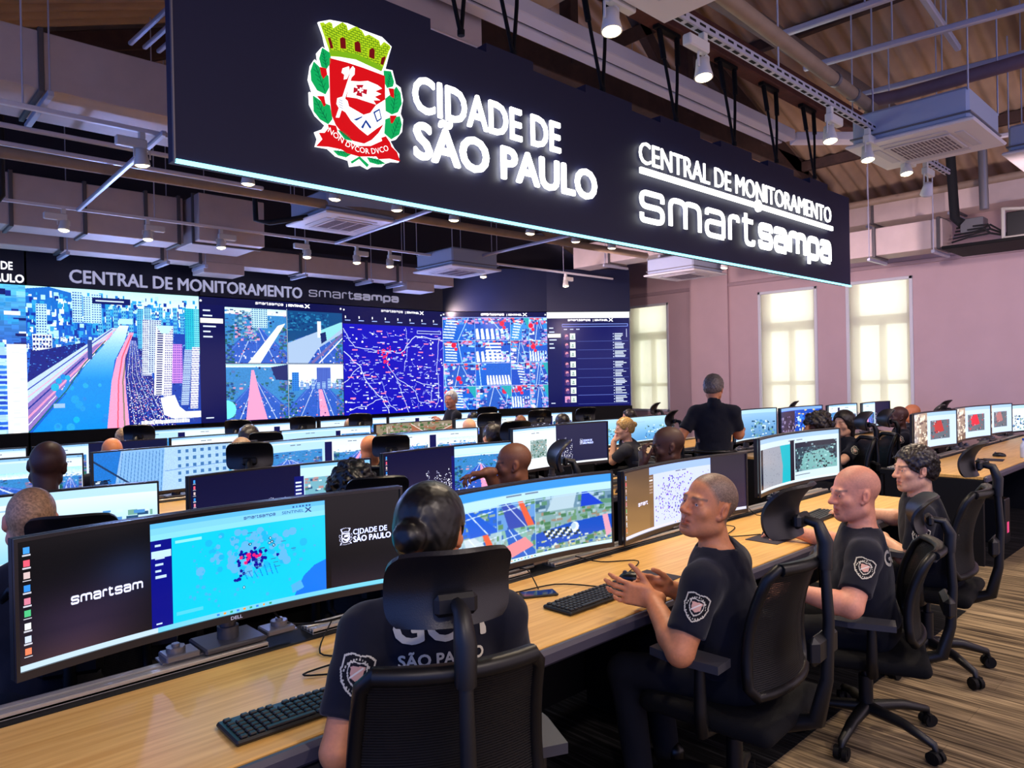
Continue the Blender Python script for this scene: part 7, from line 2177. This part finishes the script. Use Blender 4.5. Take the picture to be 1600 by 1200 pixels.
MID = [
    ('man with curly black hair seen from behind, second row', (1.95, 3.17, .55), -22, (1.93, 3.28, 1.075), -20, 'brown', ('curly', 'blackh'), dict(lod=2)),
    ('large bald dark skinned man seen from behind at the left, third row', (.84, 4.46, .50), -14, (.83, 4.58, 1.215), -20, 'deep', None, dict(back_text=('GCM', [('GCM', .075, .24, .0)], .08), hr=8, sc=1.08, lod=2)),
    ('man with short grey hair seen from behind at the left edge, second row', (.55, 3.05, .55), -16, (.515, 3.15, 1.145), -12, 'pink', ('crop', 'sand'), dict(lod=2, hr=4)),
    ('bald man bending down in the third row, left ear showing', (3.26, 5.08, .55), -25, (3.25, 5.20, 1.065), -62, 'orange', None, dict(hp=22)),
    ('man with short dark brown hair in the third row near the aisle', (4.60, 5.10, .55), -10, (4.63, 5.22, 1.085), -8, 'light', ('short', 'darkbrown'), {}),
    ('man with cropped sandy grey hair above a wide headrest, third row', (2.10, 5.02, .55), -20, (2.13, 5.14, 1.135), -20, 'light', ('crop', 'sand'), {}),
    ('orange looking bald head rising over a headrest, fourth row left', (1.72, 6.66, .55), -20, (1.70, 6.78, 1.085), -20, 'orange', None, {}),
    ('man with combed back dark hair, fourth row', (2.86, 6.62, .55), -35, (2.88, 6.76, 1.12), -35, 'pink', ('comb', 'darkbrown'), {}),
    ('bald man with light skin in the fourth row, under the street map screen', (5.60, 6.60, .55), -20, (5.60, 6.74, 1.055), -20, 'light', None, {}),
    ('dark bald man in the fourth row under the zebra crossing screen', (6.48, 6.62, .55), -20, (6.47, 6.74, 1.055), -40, 'brown', None, {}),
    ('dark haired person in the fourth row left of the plain blue monitor', (7.28, 6.62, .55), -20, (7.27, 6.75, 1.03), -10, 'light', ('short', 'darkbrown'), {}),
    ('man with light brown hair in the last row, under the river screen', (2.22, 8.20, .55), -25, (2.20, 8.28, 1.09), -25, 'pink', ('short', 'sand'), {}),
    ('man with brown bald head in the last row, under the highway screen', (3.36, 8.18, .55), -25, (3.36, 8.28, 1.09), -25, 'brown', ('stubble', 'salt'), {}),
    ('man with fair cropped hair in the last row, under the street map screen', (4.86, 8.16, .55), -25, (4.86, 8.26, 1.06), -25, 'light', ('crop', 'sand'), {}),
    ('dark haired person in the last row, right of the officer by the wall', (6.98, 8.16, .55), -35, (6.96, 8.27, 1.04), -35, 'light', ('short', 'blackh'), {}),
    ('dark haired person half hidden behind the blonde woman', (8.92, 6.72, .55), 20, (8.9, 6.86, 1.02), 50, 'light', ('short', 'darkbrown'), {}),
    ('dark bald officer with sleeve badge before the second window', (9.08, 2.92, .55), 30, (8.98, 3.02, 1.115), 45, 'deep', None, dict(lod=2, badge=(-.85, -.45, .1), arms={'L': ((8.62, 3.08, .82), (8.45, 3.26, .84)), 'R': ((9.15, 3.25, .78), (8.95, 3.5, .78))})),
    ('brown headed man half hidden behind a headrest before the second window', (10.75, 3.35, .55), 0, (10.72, 3.44, 1.07), 10, 'orange', None, {})]
for lab, pel, th, hd, hth, sk, hr_, kw in MID:
    person(lab, pel, th, hd, hth, sk, hr_, **{**dict(lod=3), **kw})
person('long faced woman with dark hair and sleeve badge, looking left', (7.68, 2.98, .55), 48, (7.57, 3.07, 1.110), 78, 'light', ('long', 'darkbrown'), lod=2, female=True, hsc=1.08, badge=(-.8, -.5, .1),
    arms={'L': ((7.34, 2.95, .80), (7.16, 3.05, .74)), 'R': ((7.7, 3.3, .78), (7.5, 3.5, .77))})
person('person with braided dark hair resting the head on a hand', (7.12, 2.98, .55), 40, (7.00, 3.09, 1.110), 66, 'brown', ('curly', 'darkbrown'), hp=18, hr=-14, lod=2,
    arms={'L': ((6.70, 3.16, .93), (6.84, 3.14, 1.06)), 'R': ((7.2, 3.35, .78), (7.05, 3.55, .77))}, hands={'L': dict(d=(.75, -.1, .55), n=(.3, .6, .3), c=(.3, .35, .4, .45))})
person('white haired officer standing by the video wall with folded arms and badge', (6.44, 8.08, .78), 70, (6.37, 8.06, 1.375), 112, 'pink', ('short', 'silver'), hp=2, lod=2, stand=True, badge=(-.3, -1, .1), sc=.97,
    arms={'L': ((6.30, 7.88, .98), (6.17, 8.02, 1.06)), 'R': ((6.48, 8.36, .98), (6.25, 8.22, 1.05))})
